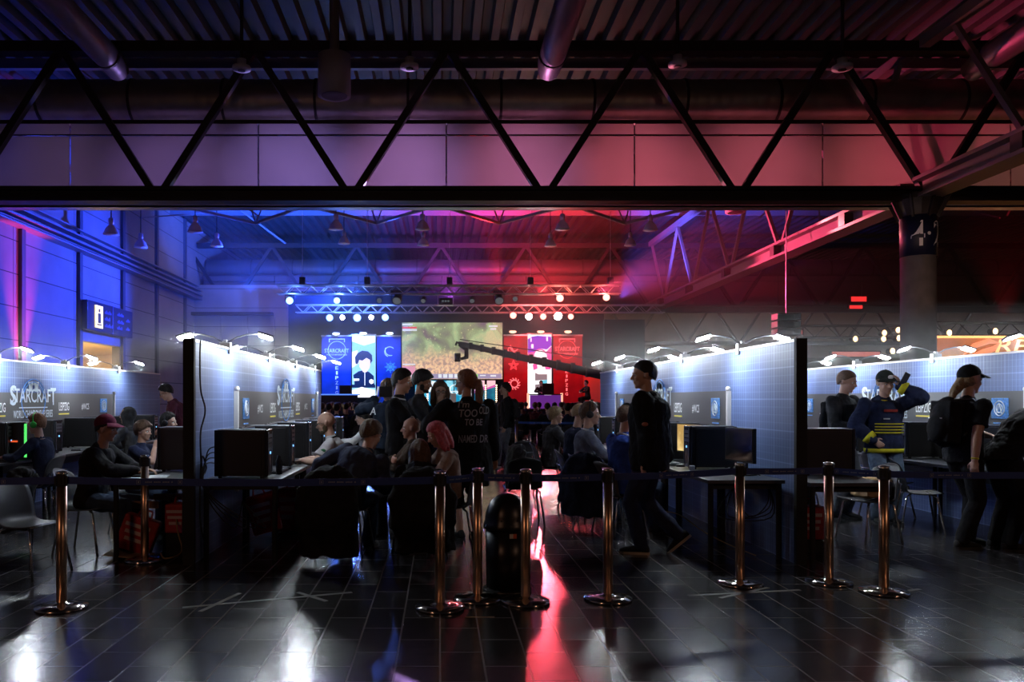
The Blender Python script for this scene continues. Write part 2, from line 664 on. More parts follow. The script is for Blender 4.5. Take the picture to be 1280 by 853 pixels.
# ------------------------------------------------------------------ spiral ducts
def duct(y, z, r, x0, x1, label, m):
    mb = MB()
    pts, rs = [], []
    x = x0
    i = 0
    while x <= x1:
        pts.append((x, y, z))
        rs.append(r * (1.0 if i % 3 else 1.022))
        x += 0.12
        i += 1
    mb.tube(pts, rs, 28)
    o = mb.build('ventilation_duct', m, smooth=True, label=label, cat='duct')
    x = x0 + 3
    while x < x1:
        MB().tube([(x, y, z), (x + 0.08, y, z)], r * 1.05, 28).build('clamp_ring', M_steel, o)
        x += 2.8
    return o


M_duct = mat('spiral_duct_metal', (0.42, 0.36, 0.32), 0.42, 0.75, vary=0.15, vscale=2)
duct(FY + 1.6, 10.65, 0.66, -18, 45, 'long spiral ventilation duct running across the hall above the smoke curtain', M_duct)
duct(54.6, 10.4, 0.66, -15.8, 58, 'far spiral ventilation duct above the stage', mat('dimmed_duct_metal', (0.12, 0.11, 0.11), 0.5, 0.4))  # duct colour darkened so the stage beams light it less
M_pipe = mat('branch_pipe_metal', (0.3, 0.26, 0.3), 0.45, 0.5)
for k, (xx, nm) in enumerate(((-9.2, 'upper left of the frame'), (3.1, 'over the middle of the aisle'), (15.2, 'upper right of the frame'))):
    o = MB().tube([(xx, 2, 11.0), (xx, FY - 0.6, 11.0), (xx, FY - 0.1, 10.9)], [0.36, 0.36, 0.3], 20).build('branch_duct', M_pipe, smooth=True, label='smooth branch duct running towards the camera, ' + nm, cat='duct')
    for yy in (18, 22):
        MB().tube([(xx, yy, 11.0), (xx, yy + 0.08, 11.0)], 0.385, 20).build('joint_ring', M_steel, o)


# longitudinal girders (along y) at the pillar line
def long_girder(x, y0, y1, label, zb=7.2):
    o = empty('long_girder', (x, (y0 + y1) / 2, zb), label, 'girder')
    MB().box(x - 0.35, x + 0.35, y0, y1, zb, zb + 0.1).box(x - 0.06, x + 0.06, y0, y1, zb + 0.1, zb + 0.5).box(x - 0.35, x + 0.35, y0, y1, zb + 0.5, zb + 0.6).build('bottom_chord', M_girder, o)
    MB().box(x - 0.15, x + 0.15, y0, y1, 11.5, 11.8).build('top_chord', M_girder, o)
    bay = 5.6
    y = y0 + 3.4
    while y < y1:
        for sg in (-1, 1):
            b2 = y + sg * bay / 2
            if y0 < b2 < y1:
                MB().bar((x, y + 0.15 * sg, zb + 0.5), (x, b2, 11.6), 0.14, 0.14).build('diagonal', M_girder, o)
        MB().box(x - 0.36, x + 0.36, y - 0.2, y + 0.2, zb + 0.1, zb + 0.5).build('stiffener', M_steel, o)
        y += bay
    return o


long_girder(13.75, 23.3, 52.2, 'longitudinal roof girder catching red light, running from the numbered pillar into the hall')
long_girder(13.75, 4, 22.7, 'longitudinal roof girder running from the numbered pillar towards the camera')

# secondary diamond shaped roof bracing
M_brace = mat('brace_tube', (0.26, 0.25, 0.27), 0.45)
dn = [0]


def diamond(cx, cy, wx, wy, z, label):
    o = empty('roof_bracing', (cx, cy, z), label, 'bracing', 'diamond roof bracings hung under the deck')
    P = [V3((cx - wx, cy, z)), V3((cx, cy - wy, z + 0.25)), V3((cx + wx, cy, z)), V3((cx, cy + wy, z - 0.25))]
    fr = MB()
    for i in range(4):
        fr.bar(P[i], P[(i + 1) % 4], 0.13, 0.13)
    fr.build('diamond_frame', M_brace, o)
    st = MB()
    for p in P:
        for sx2 in (-0.9, 0.9):
            st.bar(p, (p.x + sx2, p.y + 0.8, ZR), 0.05, 0.05)
    st.build('strut', M_brace, o)


k = 0
for cy_ in (36.5,):
    for cx_ in (-9.0, -3.1, 2.9, 9.0):
        diamond(cx_, cy_, 2.85, 2.5, 10.35, 'tubular diamond roof bracing under the deck, %s of the hall' % ({-9.0: 'leftmost bay', -3.1: 'second bay', 2.9: 'third bay', 9.0: 'rightmost bay'}[cx_]))
tr = MB()
for yy in (26.5, 33, 40, 47.5):
    tr.box(WL, 45, yy - 0.1, yy + 0.1, ZR - 0.35, ZR - 0.02)
for xx in (-12, 19, 25, 31):
    for yy in (26.5, 33, 40):
        tr.bar((xx, yy, ZR - 0.3), (xx + 3, yy + 6.5, 10.6), 0.07, 0.07)
        tr.bar((xx, yy + 6.5, ZR - 0.3), (xx - 3, yy, 10.6), 0.07, 0.07)
for yy in (36.5,):
    tr.box(WL, 45, yy - 0.07, yy + 0.07, 10.2, 10.34)
struct(tr.build('trim_5', M_brace))

# pillar
p = empty('pillar', (13.75, 23, 0), 'round concrete pillar with a dark band numbered 4 holding up the roof', 'pillar')
MB().lathe([(0.46, 0), (0.46, 5.6)], (13.75, 23, 0), 40).build('shaft', M_concrete, p, smooth=True)
bd = MB().lathe([(0.475, 5.6), (0.475, 6.75)], (13.75, 23, 0), 40).build('number_band', mat('band_navy', (0.008, 0.01, 0.04), 0.5), p, smooth=True)
capm = MB().lathe([(0.47, 6.75), (0.5, 6.8), (0.66, 7.2), (0.66, 7.35)], (13.75, 23, 0), 16)
for k in range(8):
    a = k * PI / 4
    capm.bar((13.75 + 0.5 * math.cos(a), 23 + 0.5 * math.sin(a), 6.7), (13.75 + 0.78 * math.cos(a), 23 + 0.78 * math.sin(a), 7.3), 0.06, 0.1)
capm.build('capital', M_steel, p)
for (txt, ax, wd) in (('4', -0.56, 0.36), ('.', 0.05, 0.1), ('2', 0.72, 0.36)):
    g = text_geo(txt, wd, 0.72 if txt != '.' else 0.1, (0, 0, 0), (1, 0, 0), (0, 0, 1), (0, 0, 0))
    vs2 = []
    for q in g.v:
        an = -PI / 2 + ax + (q.x - wd / 2) / 0.48
        vs2.append(V3((13.75 + 0.482 * math.cos(an), 23 + 0.482 * math.sin(an), (5.85 if txt != '.' else 6.15) + q.z)))
    g.v = vs2
    g.build('number', mat('band_white', (0.85, 0.85, 0.9), 0.6), bd)


# ------------------------------------------------------------------ ceiling fittings
def bell(px, py, y, label):
    c = at(px, py, y)
    o = empty('high_bay_lamp', c, label, 'lamp', 'bell shaped high bay lamps under the roof')
    MB().lathe([(0.31, -0.2), (0.3, -0.18), (0.22, 0.02), (0.1, 0.16), (0.07, 0.2)], c, 20).build('shade', mat('lamp_shade_grey', (0.8, 0.8, 0.84), 0.35), o, smooth=True)
    MB().lathe([(0.08, 0.18), (0.1, 0.22), (0.1, 0.42), (0.03, 0.46)], c, 14).build('ballast', M_alu, o, smooth=True)
    MB().tube([c + V3((0, 0, 0.44)), (c.x, c.y, ZR)], 0.02, 6).build('cable', M_matt, o)


bells = [(528, 281, 33, 'centred above the big screen'), (244, 284, 32, 'over the left wall doorway'), (271, 303, 38, 'behind the one over the doorway'),
         (139, 287, 31, 'nearest the left wall'), (176, 304, 36, 'second along the left wall'), (703, 281, 33, 'over the red side of the stage'),
         (813, 282, 33, 'beside the red lit girder'), (788, 302, 39, 'behind the one at the red girder'), (420, 281, 33, 'over the blue side of the stage'),
         (529, 302, 40, 'directly behind the central one'), (688, 303, 40, 'behind the red lit one'), (430, 300, 40, 'behind the blue lit one')]
for b_ in bells:
    bell(b_[0], b_[1], b_[2], 'bell shaped high bay lamp hanging from the roof, ' + b_[3])


def disc(px, py, y, r, label):
    c = at(px, py, y)
    o = empty('ceiling_diffuser', c, label, 'diffuser', 'round ceiling air diffusers')
    MB().lathe([(r * 0.45, 0), (r, 0.02), (r, 0.1), (r * 0.5, 0.16), (r * 0.5, 0.3)], c, 28).build('ring', mat('diffuser_white', (0.6, 0.6, 0.62), 0.5), o, smooth=True)
    MB().lathe([(0.0001, -0.03), (r * 0.4, -0.02), (r * 0.4, 0.02)], c, 20).build('core', M_steel, o)
    MB().tube([c + V3((0, 0, 0.3)), (c.x, c.y, ZR)], 0.05, 8).build('stem', M_steel, o)


for (px, py, yy, r, nm) in ((301, 259, 33, 0.45, 'lit blue, left of the stage'), (632, 255, 33, 0.5, 'inside the middle diamond bracing'), (512, 86, 22, 0.25, 'above the main truss, centre left'),
                            (302, 88, 22, 0.25, 'above the main truss, far left'), (847, 83, 22, 0.25, 'above the main truss, centre right'), (1053, 87, 22, 0.27, 'above the main truss, far right')):
    disc(px, py, yy, r, 'round white ceiling diffuser ' + nm)
for (px, py, yy, nm, r) in ((418, 120, 22, 'in front of the long duct', 0.45), (919, 266, 33, 'beside the red girder', 0.4)):
    c = at(px, py, yy)
    o = MB().lathe([(r, 0), (r, 1.1), (r * 0.3, 1.15), (r * 0.3, ZR - c.z)], c, 24).build('supply_nozzle', mat('nozzle_grey', (0.45, 0.4, 0.42), 0.5), smooth=True, label='drum shaped air nozzle hanging from the roof ' + nm, cat='nozzle')
    MB().lathe([(0.0001, -0.01), (r * 0.5, -0.02), (r * 0.75, -0.01), (r * 0.8, 0.0)], c, 20).build('vent_rings', M_steel, o)
# ================================================================== the stage
SY = 45.0
K = SY / F0


def sx(px):
    return (px - CX) * K


def sz(py):
    return EYE - (py - CY) * K


st = empty('stage_platform', (0, SY - 2, 0), 'low black stage platform in front of the big screen', 'stage')
MB().box(sx(360), sx(758), SY - 5, SY + 2, 0.9, 1.05).build('deck', M_matt, st)
MB().box(sx(362), sx(756), SY - 4.9, SY - 4.8, 0, 0.9).build('skirt', fabric('stage_skirt', (0.01, 0.01, 0.012)), st)
MB().box(sx(352), sx(764), SY + 2.0, SY + 2.15, 0, sz(358)).build('stage_backdrop', fabric('black_molton', (0.022, 0.022, 0.028)), None, label='tall black cloth backdrop behind the stage banners', cat='backdrop')
MB().box(sx(763), sx(815), SY + 1.6, SY + 2.4, 0, sz(396)).build('side_drape', MATS['black_molton'], None, label='black cloth drape block to the right of the stage', cat='drape')
MB().box(sx(502) - 0.6, sx(628) + 0.6, SY + 0.6, SY + 0.9, 1.05, sz(384)).build('screen_surround', MATS['black_molton'], None, label='black cloth surround masking the projection screen', cat='masking')


def game_mat():
    m = bpy.data.materials.new('game_picture')
    m.use_nodes = True
    nt = m.node_tree
    b = nt.nodes['Principled BSDF']
    b.inputs['Base Color'].default_value = (0.05, 0.05, 0.05, 1)
    tc = nt.nodes.new('ShaderNodeTexCoord')
    sp = nt.nodes.new('ShaderNodeSeparateXYZ')
    nt.links.new(tc.outputs['Object'], sp.inputs[0])
    n = nt.nodes.new('ShaderNodeTexNoise')
    n.inputs['Scale'].default_value = 0.75
    n.inputs['Detail'].default_value = 8
    n.inputs['Distortion'].default_value = 0.6
    nt.links.new(tc.outputs['Object'], n.inputs[0])
    cr = nt.nodes.new('ShaderNodeValToRGB')
    e = cr.color_ramp.elements
    e[0].position = 0.36
    e[0].color = (0.13, 0.08, 0.11, 1)
    e[1].position = 0.48
    e[1].color = (0.2, 0.24, 0.12, 1)
    for pp, c in ((0.55, (0.3, 0.4, 0.2)), (0.62, (0.42, 0.42, 0.22))):
        q = e.new(pp)
        q.color = (*c, 1)
    nt.links.new(n.outputs[0], cr.inputs[0])
    # orange fields in the lower half
    n2 = nt.nodes.new('ShaderNodeTexNoise')
    n2.inputs['Scale'].default_value = 0.5
    n2.inputs['Detail'].default_value = 6
    nt.links.new(tc.outputs['Object'], n2.inputs[0])
    a = nt.nodes.new('ShaderNodeMath')
    a.operation = 'MULTIPLY_ADD'
    a.inputs[1].default_value = -0.26
    a.inputs[2].default_value = 0.02
    nt.links.new(sp.outputs['Z'], a.inputs[0])
    a2 = nt.nodes.new('ShaderNodeMath')
    a2.operation = 'ADD'
    nt.links.new(a.outputs[0], a2.inputs[0])
    nt.links.new(n2.outputs[0], a2.inputs[1])
    mr = nt.nodes.new('ShaderNodeMapRange')
    mr.inputs[1].default_value = 0.45
    mr.inputs[2].default_value = 0.75
    nt.links.new(a2.outputs[0], mr.inputs[0])
    n3 = nt.nodes.new('ShaderNodeTexNoise')
    n3.inputs['Scale'].default_value = 6
    n3.inputs['Detail'].default_value = 6
    nt.links.new(tc.outputs['Object'], n3.inputs[0])
    c3 = nt.nodes.new('ShaderNodeValToRGB')
    c3.color_ramp.elements[0].position = 0.4
    c3.color_ramp.elements[0].color = (0.34, 0.22, 0.18, 1)
    c3.color_ramp.elements[1].position = 0.6
    c3.color_ramp.elements[1].color = (0.72, 0.46, 0.27, 1)
    nt.links.new(n3.outputs[0], c3.inputs[0])
    mx = nt.nodes.new('ShaderNodeMix')
    mx.data_type = 'RGBA'
    nt.links.new(mr.outputs[0], mx.inputs[0])
    nt.links.new(cr.outputs[0], mx.inputs[6])
    nt.links.new(c3.outputs[0], mx.inputs[7])
    # sparkle of small units
    vo = nt.nodes.new('ShaderNodeTexVoronoi')
    vo.inputs['Scale'].default_value = 4
    nt.links.new(tc.outputs['Object'], vo.inputs[0])
    lt = nt.nodes.new('ShaderNodeMath')
    lt.operation = 'LESS_THAN'
    lt.inputs[1].default_value = 0.16
    nt.links.new(vo.outputs['Distance'], lt.inputs[0])
    m2 = nt.nodes.new('ShaderNodeMath')
    m2.operation = 'MULTIPLY'
    m2.inputs[1].default_value = 0.35
    nt.links.new(lt.outputs[0], m2.inputs[0])
    mx2 = nt.nodes.new('ShaderNodeMix')
    mx2.data_type = 'RGBA'
    mx2.inputs[7].default_value = (0.85, 0.8, 0.45, 1)
    nt.links.new(m2.outputs[0], mx2.inputs[0])
    nt.links.new(mx.outputs[2], mx2.inputs[6])
    nt.links.new(mx2.outputs[2], b.inputs['Emission Color'])
    b.inputs['Emission Strength'].default_value = 1.5
    return m


def glow(name, c, s=1.0):
    return mat(name, tuple(min(1, q) * 0.3 for q in c), 0.6, emit=c, es=s)


scr = empty('projection_screen', (sx(565), SY, sz(438)), 'large projection screen showing a strategy game map over the stage', 'screen')
MB().box(sx(501), sx(629.5), SY + 0.02, SY + 0.12, sz(475.5), sz(402)).build('frame', M_matt, scr)
pic = MB().box(sx(502.5), sx(628), SY, SY + 0.03, sz(474), sz(403.5)).build('picture', game_mat(), scr)
hud = MB()
hud.box(sx(519), sx(627), SY - 0.02, SY, sz(473.5), sz(467.5))
hud.build('control_bar', glow('hud_violet', (0.32, 0.28, 0.42), 1.0), pic)
MB().box(sx(503), sx(519), SY - 0.02, SY, sz(473.5), sz(458)).build('minimap', glow('hud_pink', (0.75, 0.32, 0.42), 1.0), pic)
tx = MB()
for (a, b_, c, d_) in ((503, 516, 405, 407), (503, 521, 411.5, 414), (504, 510, 408.5, 410.5), (512, 518, 408.5, 410.5), (611, 622, 407, 409), (613, 620, 410.5, 412.5), (503, 519, 455, 456.5), (508, 523, 469.5, 471), (548, 552, 468, 472.5), (554, 559, 468, 472.5),
                       (561, 566, 468, 472.5), (568, 573, 468, 472.5), (575, 579, 468, 472.5), (581, 586, 468, 472.5), (600, 607, 469, 470.3), (613, 620, 469, 471)):
    tx.box(sx(a), sx(b_), SY - 0.04, SY - 0.02, sz(d_), sz(c))
tx.build('status_marks', glow('hud_white', (0.75, 0.8, 0.85), 1.0), pic)
MB().box(sx(503), sx(521), SY - 0.05, SY - 0.03, sz(411), sz(408.8)).build('red_bar', glow('hud_red', (0.8, 0.1, 0.12), 1.0), pic)
MB().box(sx(593), sx(597), SY - 0.05, SY - 0.03, sz(473), sz(468)).build('green_badge', glow('hud_green', (0.3, 0.85, 0.1), 1.0), pic)


def ring(cx, cz, r, y, t=0.03, w=0.05, a0=0, a1=360, n=32):
    mb = MB()
    pts = [(cx + r * math.cos(math.radians(a0 + (a1 - a0) * i / n)), y, cz + r * math.sin(math.radians(a0 + (a1 - a0) * i / n))) for i in range(n + 1)]
    mb.tube(pts, w / 2, 4)
    return mb


def merge(*ms):
    o = MB()
    for m in ms:
        o.add(m.v, m.f)
    return o


# ---- printed banners and LED columns either side of the screen
def banner(px0, px1, py0, py1, colr, es, label, cat='banner', nm='stage_banner'):
    c = at((px0 + px1) / 2, py1, SY)
    o = empty(nm, c, label, cat)
    MB().box(sx(px0), sx(px1), SY + 0.05, SY + 0.15, sz(py1), sz(py0)).build('cloth' if nm == 'stage_banner' else 'display', colr, o)
    MB().box(sx(px0) - 0.03, sx(px1) + 0.03, SY + 0.02, SY + 0.2, sz(py0), sz(py0) + 0.08).build('top_bar', M_alu, o)
    return o


M_bblue = mat('banner_blue', (0.008, 0.035, 0.33), 0.7, vary=0.35, vscale=1.2, emit=(0.0, 0.04, 0.5), es=0.5)  # cloth emits a little, floodlit brightness put into the material
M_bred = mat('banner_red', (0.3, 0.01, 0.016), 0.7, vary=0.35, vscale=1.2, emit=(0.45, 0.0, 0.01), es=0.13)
M_lblue = glow('banner_pale_blue_print', (0.35, 0.6, 1.0), 1.7)  # prints glow too, so that they look brightly lit
M_lred = glow('banner_pale_red_print', (1.0, 0.16, 0.18), 1.4)
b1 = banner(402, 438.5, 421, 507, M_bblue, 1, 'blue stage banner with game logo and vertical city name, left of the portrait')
f = SY + 0.04
for (parent, x0, x1, M_l, cxp) in ((b1, 404, 437, M_lblue, 421),):
    g = text_geo('STARCRAFT', 1.38, 0.22, (sx(405.5), f, sz(441)), (1, 0, 0), (0, 0, 1), (0, -1, 0), 0.01)
    g.build('lettering', M_l, parent)
    g = text_geo('WORLD CHAMPIONSHIP SERIES', 1.15, 0.08, (sx(408), f, sz(444.5)), (1, 0, 0), (0, 0, 1), (0, -1, 0), 0.01)
    g.build('lettering', M_l, parent)
    ring(sx(421), sz(438), 0.5, f, w=0.03).build('emblem', M_l, parent)
    MB().box(sx(411), sx(431), f - 0.01, f, sz(424.5), sz(423.5)).box(sx(411), sx(412), f - 0.01, f, sz(428), sz(423.5)).box(sx(430), sx(431), f - 0.01, f, sz(428), sz(423.5)).build('frame_mark', M_l, parent)
    for i, ch in enumerate('LEIPZIG'):
        w_ = 0.1 if ch == 'I' else 0.17
        text_geo(ch, w_, 0.19, (sx(421) - w_ / 2, f, sz(456 + 6.2 * i)), (1, 0, 0), (0, 0, 1), (0, -1, 0), 0.01).build('lettering', M_wtext if i > 3 else M_l, parent)
MB().box(sx(416), sx(426), SY - 0.3, SY - 0.1, 1.05, 1.5).build('glowing_lectern', glow('lectern_glow', (0.8, 0.9, 1.0), 1.2), None, bevel=0.01, label='small glowing white box standing before the blue banner', cat='light box')
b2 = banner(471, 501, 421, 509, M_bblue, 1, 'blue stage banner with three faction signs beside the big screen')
merge(ring(sx(487), sz(440), 0.28, f, w=0.04, a0=40, a1=250), ring(sx(488), sz(438), 0.3, f, w=0.04, a0=150, a1=290)).build('emblem', M_lblue, b2)
star = MB()
for k in range(8):
    a = k * PI / 4
    star.bar((sx(488), f, sz(459)), (sx(488) + 0.33 * math.cos(a), f, sz(459) + 0.33 * math.sin(a)), 0.03, 0.05)
merge(star, ring(sx(488), sz(459), 0.2, f, w=0.03)).build('emblem', glow('banner_mid_blue', (0.05, 0.3, 1.0), 1.2), b2)
ring(sx(488), sz(480), 0.27, f, w=0.05).build('emblem', MATS['banner_mid_blue'], b2)
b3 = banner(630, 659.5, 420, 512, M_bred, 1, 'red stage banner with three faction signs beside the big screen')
merge(ring(sx(641), sz(438), 0.26, f, w=0.05, a0=120, a1=330), ring(sx(643), sz(434), 0.22, f, w=0.05, a0=150, a1=330), MB().bar((sx(638), f, sz(432)), (sx(643), f, sz(441)), 0.03, 0.06)).build('emblem', M_lred, b3)
pg = MB()
P5 = [(sx(642) + 0.3 * math.cos(PI / 2 + k * 2 * PI / 5), sz(457) + 0.3 * math.sin(PI / 2 + k * 2 * PI / 5)) for k in range(5)]
for k in range(5):
    a, b_ = P5[k], P5[(k + 2) % 5]
    pg.bar((a[0], f, a[1]), (b_[0], f, b_[1]), 0.03, 0.05)
pg.build('emblem', glow('banner_mid_red', (1.0, 0.06, 0.08), 1.1), b3)
sun = ring(sx(643), sz(480), 0.2, f, w=0.05)
for k in range(12):
    a = k * PI / 6
    sun.bar((sx(643) + 0.22 * math.cos(a), f, sz(480) + 0.22 * math.sin(a)), (sx(643) + 0.34 * math.cos(a + 0.3), f, sz(480) + 0.34 * math.sin(a + 0.3)), 0.02, 0.05)
sun.build('emblem', M_lred, b3)
b4 = banner(692, 728, 420, 512, M_bred, 1, 'red stage banner with the game logo and a vertical city name, right of the stage')
text_geo('STARCRAFT', 1.38, 0.24, (sx(694), f, sz(439)), (1, 0, 0), (0, 0, 1), (0, -1, 0), 0.01).build('lettering', M_lred, b4)
text_geo('WORLD CHAMPIONSHIP SERIES', 1.2, 0.09, (sx(696), f, sz(443.5)), (1, 0, 0), (0, 0, 1), (0, -1, 0), 0.01).build('lettering', M_lred, b4)
ring(sx(709), sz(437), 0.5, f, w=0.03).build('emblem', MATS['banner_mid_red'], b4)
MB().box(sx(699), sx(719), f - 0.01, f, sz(424.5), sz(423.3)).box(sx(699), sx(700), f - 0.01, f, sz(428), sz(423.5)).box(sx(718), sx(719), f - 0.01, f, sz(428), sz(423.5)).build('frame_mark', M_lred, b4)
for i, ch in enumerate('LEIPZIG'):
    w_ = 0.08 if ch == 'I' else 0.15
    text_geo(ch, w_, 0.17, (sx(708.5) - w_ / 2, f, sz(461 + 5.6 * i)), (1, 0, 0), (0, 0, 1), (0, -1, 0), 0.01).build('lettering', M_lred, b4)

# LED column with a player portrait
l1 = banner(440, 469.3, 419.5, 497, glow('led_sky', (0.35, 0.75, 0.95), 1.0), 1, 'bright LED column with a dark haired player portrait, left of the stage', 'display', 'led_column')


def poly(pts, m, nm, parent, dy):
    MB().prism([(a * K, -b * K) for a, b in pts], (0 - CX * K, SY + 0.05 - dy, EYE + CY * K), (1, 0, 0), (0, 0, 1), (0, -0.01, 0)).build(nm, m, parent)


poly([(440, 420), (469, 420), (469, 428), (455, 432), (440, 427)], glow('led_white', (0.95, 0.98, 1), 1.3), 'cloud', l1, 0.01)
poly([(440, 440), (447, 438), (448, 455), (440, 460)], glow('led_white', (0.95, 0.98, 1), 1), 'cloud', l1, 0.01)
poly([(440, 497), (440, 488), (452, 484), (469, 488), (469, 497)], glow('led_white', (0.95, 0.98, 1), 1), 'cloud', l1, 0.012)
MB().box(sx(440), sx(469), SY + 0.03, SY + 0.04, sz(485), sz(481)).build('band', glow('led_navy', (0.005, 0.02, 0.09), 1), l1)
poly([(443, 478), (441.5, 469), (448, 464.5), (454, 463), (461, 465), (467, 470), (468, 481), (443, 482)], glow('led_navy', (0.005, 0.02, 0.09), 1), 'jersey', l1, 0.02)
poly([(442, 473.5), (449, 473.5), (449, 476), (442, 476.5)], glow('led_white', (1, 1, 1), 1), 'jersey_stripe', l1, 0.03)
poly([(455.6, 464), (456.4, 464), (456.4, 482), (455.6, 482)], glow('led_white', (1, 1, 1), 1), 'zip', l1, 0.03)
poly([(464, 474), (467, 475.5), (467, 479), (464, 480.5), (461.5, 478.5), (461.5, 475.5)], glow('led_white', (1, 1, 1), 1), 'badge', l1, 0.03)
poly([(448, 450), (450, 445), (462, 445), (463.5, 452), (462, 460), (458, 465.5), (454, 465.5), (449.5, 459)], glow('led_skin', (0.95, 0.8, 0.72), 1.1), 'face', l1, 0.03)
poly([(444.5, 455), (443.5, 447), (447, 441.5), (453, 438.5), (460, 439.5), (465, 444), (465.5, 451), (463, 455), (462.5, 450), (458, 447.5), (453, 451), (449, 450), (447, 455.5)], glow('led_navy', (0.005, 0.02, 0.09), 1), 'hair', l1, 0.045)
# LED column with abstract pink artwork
l2 = banner(660, 689.5, 418.5, 514, glow('led_white', (0.95, 0.98, 1), 1), 1, 'bright LED column with white, violet and pink artwork, right of the big screen', 'display', 'led_column')
poly([(660, 424), (665, 421), (672, 420), (689, 421), (689.5, 432), (684, 437), (676, 436), (668, 440), (660, 441)], glow('led_violet', (0.2, 0.03, 0.6), 1.2), 'artwork', l2, 0.01)
poly([(660, 441), (668, 440), (664, 446), (660, 452)], glow('led_pink', (0.9, 0.1, 0.4), 1.1), 'artwork', l2, 0.01)
poly([(683, 440), (689.5, 433), (689.5, 452), (684, 448)], glow('led_pink', (0.9, 0.1, 0.4), 1.1), 'artwork', l2, 0.012)
poly([(666, 456), (671, 453), (672, 461), (667, 463)], glow('led_pink', (0.9, 0.1, 0.4), 1.1), 'artwork', l2, 0.012)
poly([(680, 453), (687, 455), (689, 462), (682, 462)], glow('led_pink', (0.9, 0.1, 0.4), 1.1), 'artwork', l2, 0.012)
ring(sx(675), sz(445), 0.36, SY + 0.02, w=0.07, a0=20, a1=200).build('artwork', glow('led_pink', (0.9, 0.1, 0.4), 1.1), l2)
poly([(669, 466), (673, 468), (684, 468), (684, 475), (669, 476)], glow('led_grey', (0.22, 0.2, 0.22), 1), 'artwork', l2, 0.012)
poly([(669, 481), (684, 479), (684, 489), (676, 491), (669, 490)], glow('led_grey', (0.22, 0.2, 0.22), 1), 'artwork', l2, 0.012)
poly([(676, 476), (684, 475), (684, 479), (676, 480)], glow('led_cyan', (0.1, 0.6, 0.75), 1), 'artwork', l2, 0.02)
tv = MB()
for q in ((664, 433, 667), (674, 441, 677), (663, 425, 664.5), (683, 424, 685)):
    tv.box(sx(q[0]), sx(q[2]), SY + 0.02, SY + 0.03, sz(q[1] + 2.5), sz(q[1] - 2.5))
tv.build('artwork', glow('led_white', (1, 1, 1), 1), l2)

# wall of screens under the projection screen
lw_ = empty('video_wall', (sx(572), SY, 1.2), 'row of teal and pink video panels under the projection screen', 'display')


def wallmat(c0, c1, nm):
    m = bpy.data.materials.new(nm)
    m.use_nodes = True
    nt = m.node_tree
    b = nt.nodes['Principled BSDF']
    b.inputs['Base Color'].default_value = (0.02, 0.02, 0.02, 1)
    tc = nt.nodes.new('ShaderNodeTexCoord')
    n = nt.nodes.new('ShaderNodeTexNoise')
    n.inputs['Scale'].default_value = 3
    n.inputs['Detail'].default_value = 5
    nt.links.new(tc.outputs['Object'], n.inputs[0])
    cr = nt.nodes.new('ShaderNodeValToRGB')
    cr.color_ramp.elements[0].position = 0.42
    cr.color_ramp.elements[0].color = (*c0, 1)
    cr.color_ramp.elements[1].position = 0.58
    cr.color_ramp.elements[1].color = (*c1, 1)
    nt.links.new(n.outputs[0], cr.inputs[0])
    nt.links.new(cr.outputs[0], b.inputs['Emission Color'])
    b.inputs['Emission Strength'].default_value = 1.0
    return m


W1 = wallmat((0.0, 0.2, 0.5), (0.06, 0.5, 0.75), 'video_teal')
W2 = wallmat((0.0, 0.28, 0.5), (0.3, 0.75, 0.9), 'video_sky')
W3 = wallmat((0.0, 0.1, 0.2), (0.0, 0.22, 0.3), 'video_deep')
for (a, b_, m_) in ((519, 534, W1), (535, 548, W1), (549, 567, W2), (568, 585, W2), (593, 605.5, W3), (608.5, 619, W3)):
    MB().box(sx(a), sx(b_), SY - 0.15, SY - 0.05, sz(507), sz(476)).build('panel', m_, lw_)
poly([(524, 476), (534, 476), (534, 491), (523, 484)], glow('video_white', (0.85, 0.95, 1), 1.0), 'bright_cloud', lw_, 0.22)
poly([(535, 476), (547, 477), (547, 492), (536, 490)], glow('video_white', (0.85, 0.95, 1), 1.0), 'bright_cloud', lw_, 0.22)
poly([(593, 476), (605.5, 476), (605.5, 483), (593, 489)], glow('video_pinkcloud', (1.0, 0.6, 0.65), 1.0), 'pink_cloud', lw_, 0.22)
poly([(608.5, 476), (619, 476), (619, 481), (608.5, 485)], glow('video_pinkcloud', (1.0, 0.6, 0.65), 1.0), 'pink_cloud', lw_, 0.22)
poly([(593, 488.5), (605.5, 482.5), (619, 480), (619, 484), (605.5, 488), (593, 492)], glow('video_magenta', (0.6, 0.1, 0.4), 1.0), 'pink_cloud', lw_, 0.21)
merge(ring(sx(568), sz(487), 0.25, SY - 0.18, w=0.06), MB().box(sx(560), sx(578), SY - 0.2, SY - 0.17, sz(490), sz(489))).build('white_mark', glow('video_white', (0.85, 0.95, 1), 1), lw_)
MB().box(sx(563), sx(570), SY - 0.25, SY - 0.17, sz(504), sz(492)).build('dark_gate', glow('video_gate', (0.12, 0.1, 0.1), 1), lw_)
lt = MB()
for pxx in (534.5, 607, 620.5):
    lt2 = MB()
    for k in range(9):
        c = at(pxx, 482 + 2.7 * k, SY - 0.3)
        lt2.ell(c, (0.045, 0.045, 0.045), nu=8, nv=6)
    lt.add(lt2.v, lt2.f)
lt.build('pixel_light', glow('pixel_light_glow', (1, 0.75, 0.5), 3), lw_)
MB().box(sx(605.7), sx(608.3), SY - 0.2, SY, sz(507), sz(475)).box(sx(586), sx(592), SY - 0.2, SY, sz(507), sz(475)).build('divider', M_matt, lw_)
